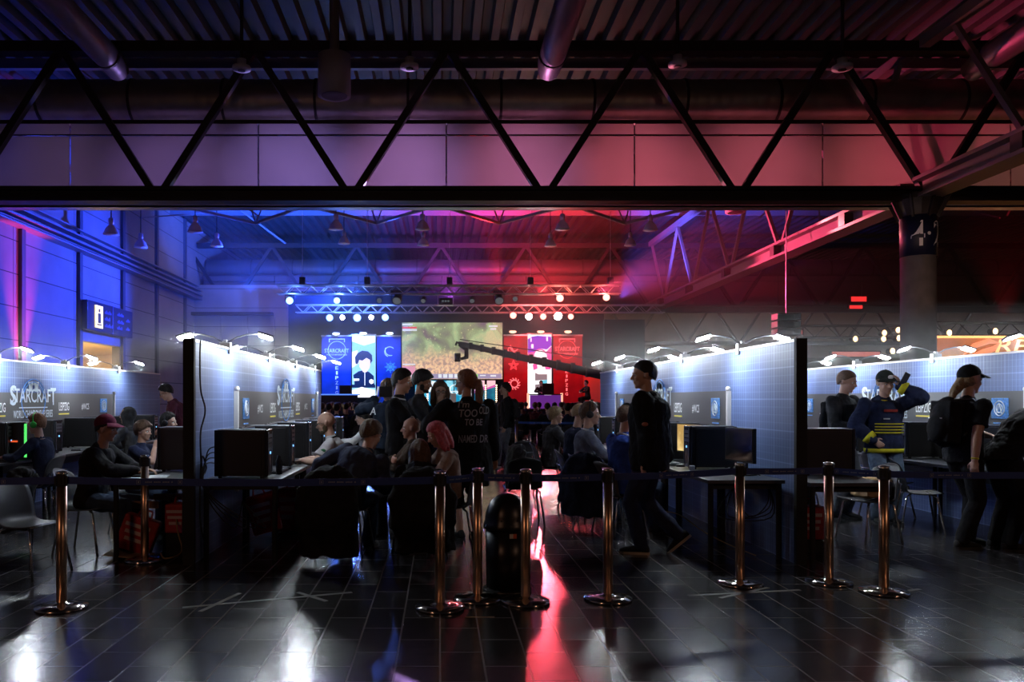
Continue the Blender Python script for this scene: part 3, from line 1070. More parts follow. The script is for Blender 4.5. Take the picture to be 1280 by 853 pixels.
# red curved wash wall at right of stage
wc = MB()
pts = [(sx(728), SY + 0.3), (sx(735), SY - 0.2), (sx(744), SY - 1.0), (sx(752), SY - 2.0)]
vs, fs = [], []
for (x_, y_) in pts:
    vs += [(x_, y_, 0), (x_, y_, sz(466)), (x_ + 0.1, y_ + 0.06, 0), (x_ + 0.1, y_ + 0.06, sz(466))]
for i in range(3):
    o_ = i * 4
    fs += [(o_, o_ + 1, o_ + 5, o_ + 4), (o_ + 2, o_ + 6, o_ + 7, o_ + 3), (o_ + 1, o_ + 3, o_ + 7, o_ + 5)]
wc.add(vs, fs)
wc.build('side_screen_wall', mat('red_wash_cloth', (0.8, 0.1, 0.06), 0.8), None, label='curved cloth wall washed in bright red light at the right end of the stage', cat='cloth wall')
lamp('SPOT', (sx(742), SY - 5, 0.5), (sx(742), SY - 0.8, 2.2), 220, (1, 0.08, 0.03), 0.1, 70)


# ------------------------------------------------------------------ lighting truss
def box_truss(name, px0, px1, py, y, label):
    a, b_ = at(px0, py, y), at(px1, py, y)
    o = empty(name, (a + b_) / 2, label, 'truss', 'aluminium lighting trusses over the stage')
    ch = MB()
    for dz in (-0.2, 0.2):
        for dy in (-0.2, 0.2):
            ch.tube([(a.x, y + dy, a.z + dz), (b_.x, y + dy, b_.z + dz)], 0.035, 6)
    ch.build('chord', M_alu, o)
    br = MB()
    x_ = a.x
    i = 0
    while x_ < b_.x - 0.3:
        for dy in (-0.2, 0.2):
            z0, z1 = (-0.2, 0.2) if i % 2 else (0.2, -0.2)
            br.tube([(x_, y + dy, a.z + z0), (x_ + 0.4, y + dy, a.z + z1)], 0.018, 5)
        br.tube([(x_, y - 0.2, a.z + 0.2), (x_ + 0.4, y + 0.2, a.z + 0.2)], 0.018, 5)
        x_ += 0.4
        i += 1
    br.build('lacing', M_alu, o)
    return o


box_truss('lighting_truss', 347, 775, 362.5, 38, 'front lighting truss hanging over the stage, nearer the camera')
box_truss('lighting_truss', 370, 830, 386.5, 43, 'rear lighting truss just above the projection screen')
hoist = 0
for px in (378, 459, 562, 663, 763):
    c = at(px, 352, 38)
    o = empty('chain_hoist', c, 'chain hoist holding up the front lighting truss, ' + ['far left one', 'left of centre', 'middle one', 'right of centre', 'far right one'][hoist], 'hoist', 'chain hoists on the front truss')
    MB().box(c.x - 0.14, c.x + 0.14, c.y - 0.12, c.y + 0.12, c.z - 0.15, c.z + 0.2).build('motor', M_black, o, bevel=0.03)
    MB().tube([(c.x, c.y, c.z - 0.3), (c.x, c.y, ZR - 0.3)], 0.015, 6).build('chain', M_alu, o)
    hoist += 1

# stage lanterns
CBL, CRD, CWH = (0.25, 0.5, 1.0), (1.0, 0.3, 0.25), (1.0, 0.97, 0.92)
M_glB = glow('lantern_blue_lens', (0.25, 0.5, 1.0), 4)
M_glR = glow('lantern_red_lens', (1.0, 0.32, 0.26), 3.5)
M_glW = glow('lantern_white_lens', (1.0, 0.98, 0.9), 90)
M_glD = glow('lantern_off_lens', (0.6, 0.7, 0.75), 0.12)  # switched off lens, still given a faint glow of its own


def lantern(px, py, y, m, r, label, tgt=(0, 3, 1), big=False):
    c = at(px, py, y)
    o = empty('stage_lantern', c, label, 'stage light', 'stage lanterns on the lighting trusses')
    d_ = (V3(tgt) - c).normalized()
    q = d_.to_track_quat('Z', 'Y').to_matrix()
    MB().lathe([(r * 0.55, -r * 2.6), (r * 0.95, -r * 2.0), (r * 1.12, 0), (r * 1.12, 0.06), (r * 1.02, 0.06), (r * 1.02, 0.0)], c, 20, q).build('housing', M_black, o, smooth=True)
    MB().lathe([(0.0001, 0.05), (r * 0.6, 0.045), (r, 0.02)], c, 20, q).build('lens', m, o, smooth=True)
    MB().tube([c + V3((-r * 1.3, 0.1, 0)), c + V3((-r * 1.3, 0.1, r * 1.6)), c + V3((r * 1.3, 0.1, r * 1.6)), c + V3((r * 1.3, 0.1, 0))], 0.02, 6).build('yoke', M_black, o)
    if big:
        MB().box(c.x - r * 1.4, c.x + r * 1.4, c.y - 0.1, c.y + 0.25, c.z + r * 1.6, c.z + r * 2.4).build('base_box', M_black, o, bevel=0.02)
    return o


L1 = [(362, 376, 38, M_glB, 0.17, 'lit blue, at the far left end of the front truss'), (421, 376, 38, M_glB, 0.15, 'lit blue, second from the left on the front truss'),
      (474, 376, 38, M_glD, 0.12, 'pale, unlit, left of the moving head on the front truss'), (644, 374, 38, M_glD, 0.12, 'pale, unlit, right of centre on the front truss'),
      (700, 373, 38, M_glR, 0.17, 'lit warm red, right part of the front truss'), (758, 372, 38, M_glR, 0.16, 'lit red, at the far right end of the front truss'),
      (412, 397.5, 42.5, M_glB, 0.18, 'lit blue, first of the five over the blue banners'), (428, 397, 42.5, M_glW, 0.12, 'lit white, second of the five over the blue banners'),
      (446.5, 397.5, 42.5, M_glB, 0.2, 'lit blue, middle of the five over the blue banners'), (464, 397, 42.5, M_glW, 0.12, 'lit white, fourth of the five over the blue banners'),
      (481.5, 397, 42.5, M_glB, 0.18, 'lit blue, last of the five over the blue banners'), (641.5, 394.5, 42.5, M_glR, 0.17, 'lit red, first of the five over the red banners'),
      (661, 396, 42.5, M_glW, 0.17, 'dazzling white, second of the five over the red banners'), (679, 396, 42.5, M_glR, 0.16, 'lit pale red, middle of the five over the red banners'),
      (697.5, 395.5, 42.5, M_glW, 0.2, 'dazzling white, fourth and brightest over the red banners'), (713.5, 396, 42.5, M_glR, 0.15, 'lit pale red, last of the five over the red banners')]
for q in L1:
    lantern(*q[:5], 'stage lantern ' + q[5])
    if q[3] is not M_glD:
        lamp('POINT', at(q[0], q[1] + 1, q[2] - 0.5), None, 60 if q[3] is not M_glW else 14, (0.1, 0.25, 1.0) if q[3] is M_glB else ((1, 0.12, 0.08) if q[3] is M_glR else (1, 0.95, 0.9)), 0.1)
for (px, nm) in ((496, 'left one'), (529, 'small one left of the projector'), (590, 'small one right of the projector'), (624, 'right one')):
    lantern(px, 376, 38, M_glD, 0.2 if px in (496, 624) else 0.12, 'dark moving head lamp under the front truss, ' + nm, tgt=(px * 0.05 - 28, 30, 0), big=px in (496, 624))
c = at(557, 376, 38)
o = empty('projector', c, 'boxy video projector hanging at the middle of the front truss', 'projector')
MB().box(c.x - 0.3, c.x + 0.3, 37.8, 38.3, c.z - 0.2, c.z + 0.1).build('case', M_black, o, bevel=0.02)
MB().box(c.x - 0.38, c.x - 0.35, 37.8, 38.2, c.z - 0.22, c.z + 0.4).box(c.x + 0.35, c.x + 0.38, 37.8, 38.2, c.z - 0.22, c.z + 0.4).box(c.x - 0.38, c.x + 0.38, 37.8, 38.2, c.z - 0.24, c.z - 0.21).build('cradle', M_alu, o)
for k, dx in enumerate((-0.13, 0, 0.13)):
    MB().lathe([(0.0001, 0), (0.05, 0)], (c.x + dx, 37.78, c.z - 0.05), 12, Matrix.Rotation(PI / 2, 3, 'X')).build('lens', M_glD, o)
for k, (px, py, m_, nm) in enumerate(((420, 417.5, M_glW, 'left blue banner'), (454, 417, M_glW, 'portrait column'), (487, 417, M_glW, 'blue faction banner'), (641, 415, M_glR, 'red faction banner'), (676, 415, M_glR, 'pink artwork column'), (710, 415, M_glR, 'right red banner'))):
    c = at(px, py, SY - 0.6)
    o = empty('banner_floodlight', c, 'small floodlight on a bracket above the ' + nm, 'floodlight', 'floodlights above the stage banners')
    MB().ell(c, (0.2, 0.12, 0.08)).build('lens', glow('flood_cool', (0.7, 0.85, 1.0), 3.5) if px < 550 else glow('flood_warm', (1.0, 0.45, 0.3), 3), o, smooth=True)
    MB().box(c.x - 0.22, c.x + 0.22, c.y - 0.1, c.y + 0.12, c.z + 0.06, c.z + 0.12).bar(c + V3((0, 0, 0.1)), (c.x, SY + 0.1, c.z - 0.1), 0.03).build('bracket', M_black, o)
    lamp('SPOT', c + V3((0, -0.2, -0.1)), (c.x, SY + 0.05, 2.6), 50 if px < 550 else 14, (0.25, 0.5, 1.0) if px < 550 else (1, 0.16, 0.1), 0.05, 110)

# coloured moving beams
lamp('SPOT', (-4.2, 41, 6.9), (-7.5, 48, ZR), 15000, (0.03, 0.12, 1.0), 0.15, 95, 0.9)
lamp('SPOT', (-9.5, 40, 6.9), (-12.0, 47, ZR), 14000, (0.02, 0.09, 1.0), 0.15, 66, 0.9)
lamp('SPOT', (-5.2, 42, 6.7), (-16, 34, 6.5), 22000, (0.02, 0.06, 1.0), 0.15, 75, 0.8)
lamp('SPOT', (5.2, 41, 6.9), (6.5, 48, ZR), 14000, (1.0, 0.04, 0.06), 0.15, 95, 0.9)
lamp('SPOT', (9.5, 42, 6.9), (15.0, 47, ZR), 16000, (0.1, 0.1, 1.0), 0.15, 60, 0.9)
lamp('SPOT', (7.4, 38, 6.6), (14.2, 30, 7.6), 16000, (1.0, 0.07, 0.18), 0.15, 50, 0.8)
lamp('SPOT', (0.5, 41, 6.7), (0.5, 47, 12), 9000, (0.6, 0.1, 1.0), 0.15, 80, 0.9)
lamp('SPOT', (-15.2, 30.5, 1.0), (-15.95, 30.5, 7), 5000, (1.0, 0.05, 0.4), 0.1, 34, 0.9)
lamp('SPOT', (3.0, 39.5, 6.6), (2.0, 37, 12), 16000, (1.0, 0.02, 0.03), 0.1, 26, 0.9)
lamp('SPOT', (-5.6, 39.5, 6.6), (-6.6, 37, 12), 14000, (0.02, 0.08, 1.0), 0.1, 24, 0.9)
lamp('SPOT', (-2.8, 39.5, 6.6), (-2.4, 37, 12), 12000, (0.03, 0.08, 1.0), 0.1, 20, 0.9)
# unseen spots added to colour the smoke curtain from behind
for (x_, p_, c_) in ((-15, 55, (0.35, 0.25, 0.8)), (-11.5, 90, (0.4, 0.25, 0.8)), (-8, 190, (0.38, 0.22, 1.0)), (-4.5, 420, (0.3, 0.2, 1.0)), (-1, 420, (0.55, 0.25, 0.95)), (2.5, 360, (0.85, 0.2, 0.6)), (6, 400, (1.0, 0.1, 0.22)), (9.5, 330, (1.0, 0.1, 0.2)), (13, 200, (1.0, 0.12, 0.15)), (17, 110, (0.9, 0.3, 0.2)), (21, 60, (0.8, 0.4, 0.3))):
    lamp('SPOT', (x_, 29.2, 7.7), (x_, 23.9, 8.2), p_ * 10, tuple(0.8 * q_ + 0.12 for q_ in c_), 0.1, 50, 1.0, vol=0.05)
lamp('SPOT', (10, 15, 3.5), (13.75, 23, 5.5), 420, (1, 0.6, 0.45), 0.2, 26, 0.8, vol=0)  # unseen warm spot added to brighten the numbered pillar
# blue wash over the backdrop left of the screen, red at the right
lamp('SPOT', (-5, 40, 6.5), (-5.5, 47, 6.3), 7000, (0.05, 0.15, 1.0), 0.1, 100, 0.9)
lamp('SPOT', (5.5, 40, 6.5), (5.8, 47, 6.0), 2200, (1.0, 0.05, 0.06), 0.1, 100, 0.9)
# stage light falling forward on the floor and the crowd
lamp('SPOT', (5.2, 41, 6.3), (1.9, 13, 0), 6000, (1.0, 0.08, 0.12), 0.15, 12, 0.8)
lamp('SPOT', (-4.2, 41, 6.3), (-1.0, 15, 0), 3000, (0.08, 0.2, 1.0), 0.15, 12, 0.8)
# warm house light of the far halls, then added fills behind the camera
lamp('AREA', (26, 66, 11), (26, 74, 4), 2600, (1, 0.5, 0.27), 12)
lamp('AREA', (-10, 47, 10.5), (-14, 50, 3), 90, (1, 0.75, 0.6), 5)
lamp('AREA', (-7, -3, 5), (0, 7, 0.6), 60, (1, 0.5, 0.3), 1.0)  # added fill that makes the barrier posts gleam coppery
lamp('AREA', (9, -3, 5), (2, 7, 0.6), 60, (1, 0.55, 0.35), 1.0)  # matching added fill from the right

# ------------------------------------------------------------------ far booths on the right
c0, c1 = at(1169, 443, 30), at(1290, 422, 30)
o = empty('exhibitor_banner', (21, 30, 2.5), 'orange lit exhibitor banner with an eye shaped logo above the right booth wall', 'banner')
MB().box(c0.x, 32, 30, 30.4, 0.0, c1.z).build('board', mat('banner_amber', (0.5, 0.2, 0.05), 0.6, vary=0.4, vscale=0.7), o)
MB().box(c0.x, 32, 29.85, 30.0, c1.z - 0.03, c1.z + 0.05).build('top_trim', glow('amber_edge', (1.0, 0.5, 0.15), 1.6), o)
text_geo('REPUBLIC OF GAMERS', 11.2, 0.5, (at(1243, 440, 30).x, 29.98, at(0, 441, 30).z), (1, 0, 0), (0, 0, 1), (0, -1, 0), 0.02, 0.2).build('lettering', glow('amber_letters', (1.0, 0.62, 0.25), 1.1), o)
ex = at(1228, 436, 30)
eye = MB()
eye.tube([ex + V3((-0.75, -0.05, -0.25)), ex + V3((-0.35, -0.05, 0.1)), ex + V3((0.2, -0.05, 0.28)), ex + V3((0.6, -0.05, 0.2))], [0.02, 0.1, 0.1, 0.02], 8)
eye.tube([ex + V3((-0.5, -0.05, -0.28)), ex + V3((0.0, -0.05, -0.15)), ex + V3((0.4, -0.05, 0.0)), ex + V3((0.6, -0.05, 0.2))], [0.02, 0.13, 0.1, 0.02], 8)
eye.build('emblem', glow('rog_red', (0.9, 0.28, 0.12), 0.9), o)
lamp('SPOT', (23, 27, 4.5), (22, 30, 3.0), 260, (1, 0.55, 0.2), 0.2, 120)
lamp('SPOT', (19.5, 27.5, 4.5), (19.2, 30, 3.0), 160, (1, 0.6, 0.25), 0.2, 90)
for (a, b_, py, yy, nm) in ((1160, 1400, 412, 31, 'above the orange banner'), (1000, 1128, 415, 34, 'between the near partition and the pillar')):
    p0, p1 = at(a, py, yy), at(b_, py, yy)
    o = empty('booth_truss', (p0 + p1) / 2, 'black lighting truss of a far booth, ' + nm, 'truss')
    ch = MB()
    for dz in (-0.25, 0.25):
        for dy in (-0.25, 0.25):
            ch.tube([(p0.x, yy + dy, p0.z + dz), (p1.x, yy + dy, p0.z + dz)], 0.04, 6)
    x_ = p0.x
    i = 0
    while x_ < p1.x - 0.4:
        ch.tube([(x_, yy - 0.25, p0.z + (-0.25 if i % 2 else 0.25)), (x_ + 0.5, yy - 0.25, p0.z + (0.25 if i % 2 else -0.25))], 0.02, 5)
        x_ += 0.5
        i += 1
    ch.build('frame', M_matt if a > 1100 else M_steel, o)
wl = [(1065, 424.5, 34, 'amber, lowest left one'), (1101, 417, 34, 'amber, upper of the tilted pair'), (1100, 424.5, 34, 'amber, lower of the tilted pair'), (1118, 413.5, 34, 'amber, highest by the pillar'), (1119, 423.5, 34, 'pale amber, brightest by the pillar'), (1111, 439.5, 33, 'pale green white, low above the partition'),
      (1181, 417, 31, 'dim warm, right of the pillar'), (1238, 415, 31, 'tilted warm, right part')]
for (px, py, yy, nm) in wl:
    c = at(px, py, yy)
    o = empty('booth_spotlight', c, 'small booth spotlight ' + nm, 'spotlight', 'small spotlights of the far booths')
    MB().lathe([(0.1, 0.25), (0.13, 0.0), (0.12, 0.0)], c, 12, Matrix.Rotation(PI / 2, 3, 'X') @ Matrix.Rotation(0, 3, 'Y')).build('housing', M_matt, o, smooth=True)
    MB().ell(c - V3((0, 0.28, 0)), (0.1, 0.03, 0.12), nu=10, nv=6).build('lens', glow('amber_spot', (1, 0.65, 0.3), 4), o, smooth=True)
for (a, b_, c_, d_, yy, nm) in ((1064, 1083, 371, 377, 46, 'upper red screen high behind the right booths'), (1062, 1078, 382, 386, 46, 'lower red screen high behind the right booths'),
                               (1040, 1100, 440, 446, 36, 'long dim red strip over the outer right partition'), (990, 1003, 413, 418, 33, 'small red strip beside the near partition end')):
    p0, p1 = at(a, d_, yy), at(b_, c_, yy)
    o = empty('red_screen', (p0 + p1) / 2, nm, 'screen')
    MB().box(p0.x - 0.05, p1.x + 0.05, yy, yy + 0.2, p0.z - 0.05, p1.z + 0.05).build('frame', M_matt, o)
    MB().box(p0.x, p1.x, yy - 0.01, yy, p0.z, p1.z).build('display', glow('red_display', (1, 0.03, 0.03), 1.3) if yy == 46 else glow('red_display_dim', (0.6, 0.12, 0.1), 0.7), o)
lamp('SPOT', (24, 34, 5), (27, 38, 11.5), 1500, (1, 0.02, 0.04), 0.1, 50, 0.7)
lamp('SPOT', (19.5, 46, 4), (21, 52, 8.5), 600, (1, 0.03, 0.04), 0.1, 30, 0.7)
# dark speaker block over the near right partition and low far booth walls
o = empty('speaker_block', at(986, 405, 30), 'dark hanging speaker block beyond the right partition end', 'speaker')
p0, p1 = at(972, 420, 30), at(1002, 391, 30)
for k in range(3):
    z0 = p0.z + (p1.z - p0.z) * k / 3
    MB().box(p0.x, p1.x, 30, 30.6, z0 + 0.02, z0 + (p1.z - p0.z) / 3 - 0.01).build('cabinet', M_black, o, bevel=0.03)
MB().tube([((p0.x + p1.x) / 2, 30.3, p1.z), ((p0.x + p1.x) / 2, 30.3, ZR - 0.05)], 0.02, 6).build('chain', M_alu, o)
struct(MB().box(11, 40, 40, 40.3, 0, 3.6).build('trim_6', mat('booth_wall_far', (0.12, 0.1, 0.09), 0.8)))

# ------------------------------------------------------------------ camera crane
o = empty('camera_crane', (8.2, 25.0, 0), 'long black camera crane arm reaching across in front of the screen', 'camera crane')
A, B = at(575, 430, 27), at(775, 474, 21.5)
nb = 12
arm = MB()
for k in range(nb):
    a, b_ = A.lerp(B, k / nb), A.lerp(B, (k + 1) / nb)
    th = 0.10 + 0.006 * k
    arm.bar(a, b_, 0.14, th * 1.5)
arm.build('arm', M_matt, o)
jt = MB()
for k in range(1, nb):
    a = A.lerp(B, k / nb)
    th = 0.12 + 0.006 * k
    jt.box(a.x - 0.06, a.x + 0.06, a.y - 0.1, a.y + 0.1, a.z - th * 0.8, a.z + th * 0.95)
jt.tube([A + V3((0, -0.1, 0.14)), B + V3((0, -0.1, 0.42))], 0.015, 6)
jt.build('joint', M_black, o)
hd = MB()
H1 = at(580, 436, 27)
hd.tube([A, at(583, 437, 27), at(583, 447, 27), at(576, 449, 27)], [0.09, 0.08, 0.08, 0.05], 8)
hd.tube([A, at(571, 428, 27), at(570, 432, 27)], 0.05, 6)
hd.build('remote_head', M_black, o)
cm = at(572, 447, 27)
MB().box(cm.x - 0.1, cm.x + 0.1, 26.85, 27.25, cm.z - 0.14, cm.z + 0.14).ell(cm + V3((0, -0.2, 0)), (0.09, 0.1, 0.09), nu=12).build('video_camera', M_black, o, bevel=0.02)
MB().bar(B, B + (B - A).normalized() * 1.2, 0.16, 0.3).box(B.x + 0.7, B.x + 1.2, B.y - 0.5, B.y - 0.1, B.z - 0.35, B.z + 0.05).build('counterweight', M_black, o)
tp = MB()
for k in range(3):
    a = k * 2 * PI / 3
    tp.tube([(B.x, B.y, 1.1), (B.x + 0.6 * math.cos(a), B.y + 0.6 * math.sin(a), 0.03)], 0.03, 6)
tp.tube([(B.x, B.y, 0.5), (B.x, B.y, B.z)], 0.06, 8)
tp.build('tripod', M_black, o)
o.location = (B.x, B.y, 0)
d0 = V3((B.x, B.y, 0)) - V3((8.2, 25.0, 0))
for ch in o.children:
    ch.data.transform(Matrix.Translation(-d0))
WO[o.name] = V3((B.x, B.y, 0))
# ================================================================== booth partitions
HP_ = 2.03
M_cloth = grid_cloth_mat()
M_board = mat('grey_board', (0.10, 0.10, 0.105), 0.5)
M_sq = mat('blue_logo_square', (0.1, 0.3, 0.75), 0.6, vary=0.35, vscale=40)
M_logo = mat('logo_print', (0.75, 0.85, 0.95), 0.6)
M_logob = mat('logo_glow_print', (0.15, 0.4, 0.95), 0.6)


def partition(x, y0, y1, n, yc, label, where, end_black=True):
    """n = +1 if the printed face looks towards +x"""
    o = empty('booth_partition', (x, (y0 + y1) / 2, 0), label, 'partition')
    MB().box(x - 0.035, x + 0.035, y0 + 0.05, y1, 0.0, HP_).build('cloth_wall', M_cloth, o)
    MB().box(x - 0.045, x + 0.045, y0 + 0.05, y1, HP_, HP_ + 0.025).build('top_rail', M_white, o)
    MB().box(x - 0.05, x + 0.05, y0, y0 + 0.05, 0.0, HP_ + 0.03).build('end_post', M_matt, o)
    X = x + n * 0.036
    b = empty('sponsor_board', (X, yc, 0.76), 'grey sponsor board with the tournament lettering on the ' + where, 'sign board')
    y_a, y_b = yc - 2.82, yc + 2.85
    MB().box(min(X, X + n * 0.02), max(X, X + n * 0.02), y_a, y_b, 0.5, 1.60).build('board', M_board, b)
    for yy in (y_a, y_b):
        MB().box(min(X, X + n * 0.045), max(X, X + n * 0.045), yy - 0.02, yy + 0.02, 0.5, 1.6).ell((X + n * 0.03, yy, 1.62), (0.03, 0.03, 0.03), nu=10, nv=8).build('edge_trim', M_white, b)
    U, W = (V3((0, 1, 0)), V3((n, 0, 0))) if n > 0 else (V3((0, -1, 0)), V3((n, 0, 0)))
    F = X + n * 0.021

    def put(txt, cu, w_, z, h, m, parent=b, nm='lettering'):
        t = text_geo(txt, w_, h, V3((F, yc, z)) + U * (cu - w_ / 2), U, (0, 0, 1), W, 0.006)
        t.build(nm, m, parent)
    put('STARCRAFT', 0.0, 1.28, 1.46, 0.2, M_logo)
    put('S', -0.56, 0.17, 1.42, 0.28, M_logo)
    put('T', 0.58, 0.17, 1.42, 0.26, M_logo)
    put('WORLD CHAMPIONSHIP SERIES', 0.0, 1.12, 1.24, 0.11, M_logo)
    MB().box(min(F, F + n * .006), max(F, F + n * .006), yc - 0.4, yc + 0.4, 1.38, 1.395).build('rule', M_logo, b)
    for sg in (-1, 1):
        put('LEIPZIG', 0.93 * sg, 0.34, 1.33, 0.13, M_wtext)
        q = V3((F, yc, 0)) + U * (0.93 * sg)
        MB().box(min(F, F + n * .006), max(F, F + n * .006), q.y - 0.17, q.y + 0.17, 1.27, 1.29).build('underline', M_ytext, b)
        put('#WCS', 1.68 * sg, 0.28, 1.33, 0.11, M_wtext)
        q = V3((F, yc, 0)) + U * (2.4 * sg)
        sq = MB().box(min(F, F + n * .01), max(F, F + n * .01), q.y - 0.14, q.y + 0.14, 1.28, 1.52).build('logo_square', M_sq, b, bevel=0.004)
        rr = MB()
        Fq = F + n * 0.012
        for rad in (0.05, 0.085):
            rr.tube([(Fq, q.y + rad * math.cos(a * PI / 10), 1.4 + rad * math.sin(a * PI / 10)) for a in range(21)], 0.007, 5)
        rr.tube([(Fq, q.y - 0.04, 1.34), (Fq, q.y, 1.46), (Fq, q.y + 0.04, 1.34)], 0.008, 5)
        rr.build('ring_mark', M_logo, sq)
        MB().box(min(F, F + n * .006), max(F, F + n * .006), q.y - 0.11, q.y + 0.11, 1.22, 1.235).build('rule', M_logob, b)
    # round emblem: an ellipse with two figures, standing up over the board edge
    em = MB()
    Fe = F + n * 0.002
    em.tube([(Fe, yc + 0.34 * math.cos(a * PI / 20), 1.5 + 0.3 * math.sin(a * PI / 20)) for a in range(41)], 0.007, 5)
    em.tube([(Fe, yc + 0.3 * math.cos(a * PI / 20), 1.5 + 0.255 * math.sin(a * PI / 20)) for a in range(21)], 0.007, 5)
    em.build('emblem_ring', M_logob, b)
    em = MB()
    for dy in (-0.08, 0.08):
        em.box(min(Fe, Fe - n * 0.01), max(Fe, Fe + n * .004), yc + dy - 0.035, yc + dy + 0.035, 1.62, 1.76)
        em.box(min(Fe, Fe - n * 0.01), max(Fe, Fe + n * .004), yc + dy - 0.06, yc + dy + 0.06, 1.71, 1.76)
    em.build('emblem_numeral', M_logo, b)
    em = MB()
    em.prism([(-0.3, 1.2), (-0.26, 0.9), (0, 0.78), (0.26, 0.9), (0.3, 1.2), (0.28, 1.2), (0.24, 0.92), (0, 0.81), (-0.24, 0.92), (-0.28, 1.2)], V3((F, yc, 0)), U, (0, 0, 1), W * 0.006)
    em.build('emblem_shield', M_logob, b)
    return o


XA, XB, XC, XD = -5.95, -2.28, 3.28, 6.57
partition(XA, 7.5, 16.9, 1, 11.6, 'blue gridded booth partition on the far left before the hall wall', 'far left partition')
partition(XB, 7.25, 15.1, 1, 11.55, 'blue gridded booth partition on the left of the central aisle', 'partition left of the aisle')
partition(XC, 7.25, 16.2, -1, 11.75, 'blue gridded booth partition on the right of the central aisle', 'partition right of the aisle')
partition(XD, 6.5, 15.6, -1, 11.7, 'blue gridded booth partition on the far right under the orange banner', 'far right partition')

# ---- double arm clamp lamps along the partition tops
M_led = mat('booth_led_lens', (1, 1, 1), 0.4, emit=(0.86, 0.94, 1.0), es=540)


M_armg = mat('lamp_arm_grey', (0.16, 0.16, 0.17), 0.4)


def clamp_lamp_proto():
    o = empty('clamp_lamp', (0, 0, 0), 'x', 'lamp')
    MB().box(-0.06, 0.06, -0.035, 0.035, -0.09, 0.03).box(-0.02, 0.02, -0.02, 0.02, 0.03, 0.06).build('clamp', M_white, o, bevel=0.006)
    for sg in (-1, 1):
        pts = [V3((0.02 * sg, 0, 0.03)), V3((0.12 * sg, 0, 0.085)), V3((0.24 * sg, 0, 0.115)), V3((0.36 * sg, 0, 0.118))]
        a = MB().tube(pts, 0.008, 8).build('arm', M_armg, o, smooth=True)
        q = Matrix.Rotation(0.3 * sg, 3, 'Y') @ Matrix.Rotation(-0.36, 3, 'X')
        c = V3((0.43 * sg, 0, 0.10))
        h = MB().obox(c, (0.085, 0.05, 0.012), q)
        h.build('head', M_armg, o, bevel=0.006)
        l = MB()
        l.obox(c - q @ V3((0, 0, 0.016)), (0.07, 0.038, 0.004), q)
        lo = l.build('lens', M_led, None)
        lo.parent = o
    return o


proto = clamp_lamp_proto()
rows = [(XA, [10.7, 12.7, 14.7], 'far left partition'), (XB, [8.5, 10.46, 12.4, 14.3], 'partition left of the aisle'),
        (XC, [8.68, 10.7, 12.7, 14.6], 'partition right of the aisle'), (XD, [8.6, 10.6, 12.6, 14.5], 'far right partition')]
ordn = ['first', 'second', 'third', 'fourth']
first = True
for (x_, ys, nm) in rows:
    for i, yy in enumerate(ys):
        lab = 'white two armed clamp lamp, %s from the camera on the %s' % (ordn[i], nm)
        if first:
            proto.location = (x_, yy, HP_ + 0.05)
            proto['label'] = lab
            proto['group'] = 'clamp lamps on the booth partitions'
            first = False
        else:
            copy_tree(proto, (x_, yy, HP_ + 0.05), 0.0, lab, 'clamp lamps on the booth partitions')

# ---- desks
M_top = mat('desk_top_dark', (0.05, 0.052, 0.06), 0.35)


def table_proto():
    o = empty('gaming_table', (0, 0, 0), 'x', 'table')
    MB().box(-0.36, 0.36, -0.79, 0.79, 0.715, 0.75).build('table_top', M_top, o, bevel=0.004)
    for sx_ in (-0.32, 0.32):
        for sy in (-0.74, 0.74):
            MB().tube([(sx_, sy, 0.0), (sx_, sy, 0.715)], 0.025, 10).build('leg', M_matt, o)
    MB().box(-0.31, 0.31, -0.73, -0.7, 0.66, 0.71).build('cross_rail', M_matt, o)
    MB().box(-0.31, 0.31, 0.7, 0.73, 0.66, 0.71).build('cross_rail', M_matt, o)
    return o


tp = table_proto()
used_t = False
trows = [(XA + 0.42, [9.8, 11.4, 13.0, 14.6], 'on the far left partition'), (XB - 0.42, [8.2, 9.8, 11.4, 13.0], 'behind the left aisle partition'), (XB + 0.42, [8.2, 9.8, 11.4, 13.0], 'on the left side of the aisle'),
         (XC - 0.42, [8.25, 9.85, 11.45, 13.05], 'on the right side of the aisle'), (XC + 0.42, [8.0, 9.6], 'behind the right aisle partition'), (XD - 0.42, [8.0, 9.6, 11.2], 'on the far right partition')]
for (x_, ys, nm) in trows:
    for i, yy in enumerate(ys):
        lab = 'dark narrow gaming table, %s from the camera %s' % (ordn[i], nm)
        if not used_t:
            tp.location = (x_, yy, 0)
            tp['label'] = lab
            tp['group'] = 'gaming tables'
            used_t = True
        else:
            copy_tree(tp, (x_, yy, 0), 0.0, lab, 'gaming tables')

# ---- PC towers (front looks to local +x)
M_front = mat('case_front', (0.02, 0.02, 0.025), 0.25)
M_bay = mat('case_bay_grey', (0.22, 0.23, 0.27), 0.35, 0.6)


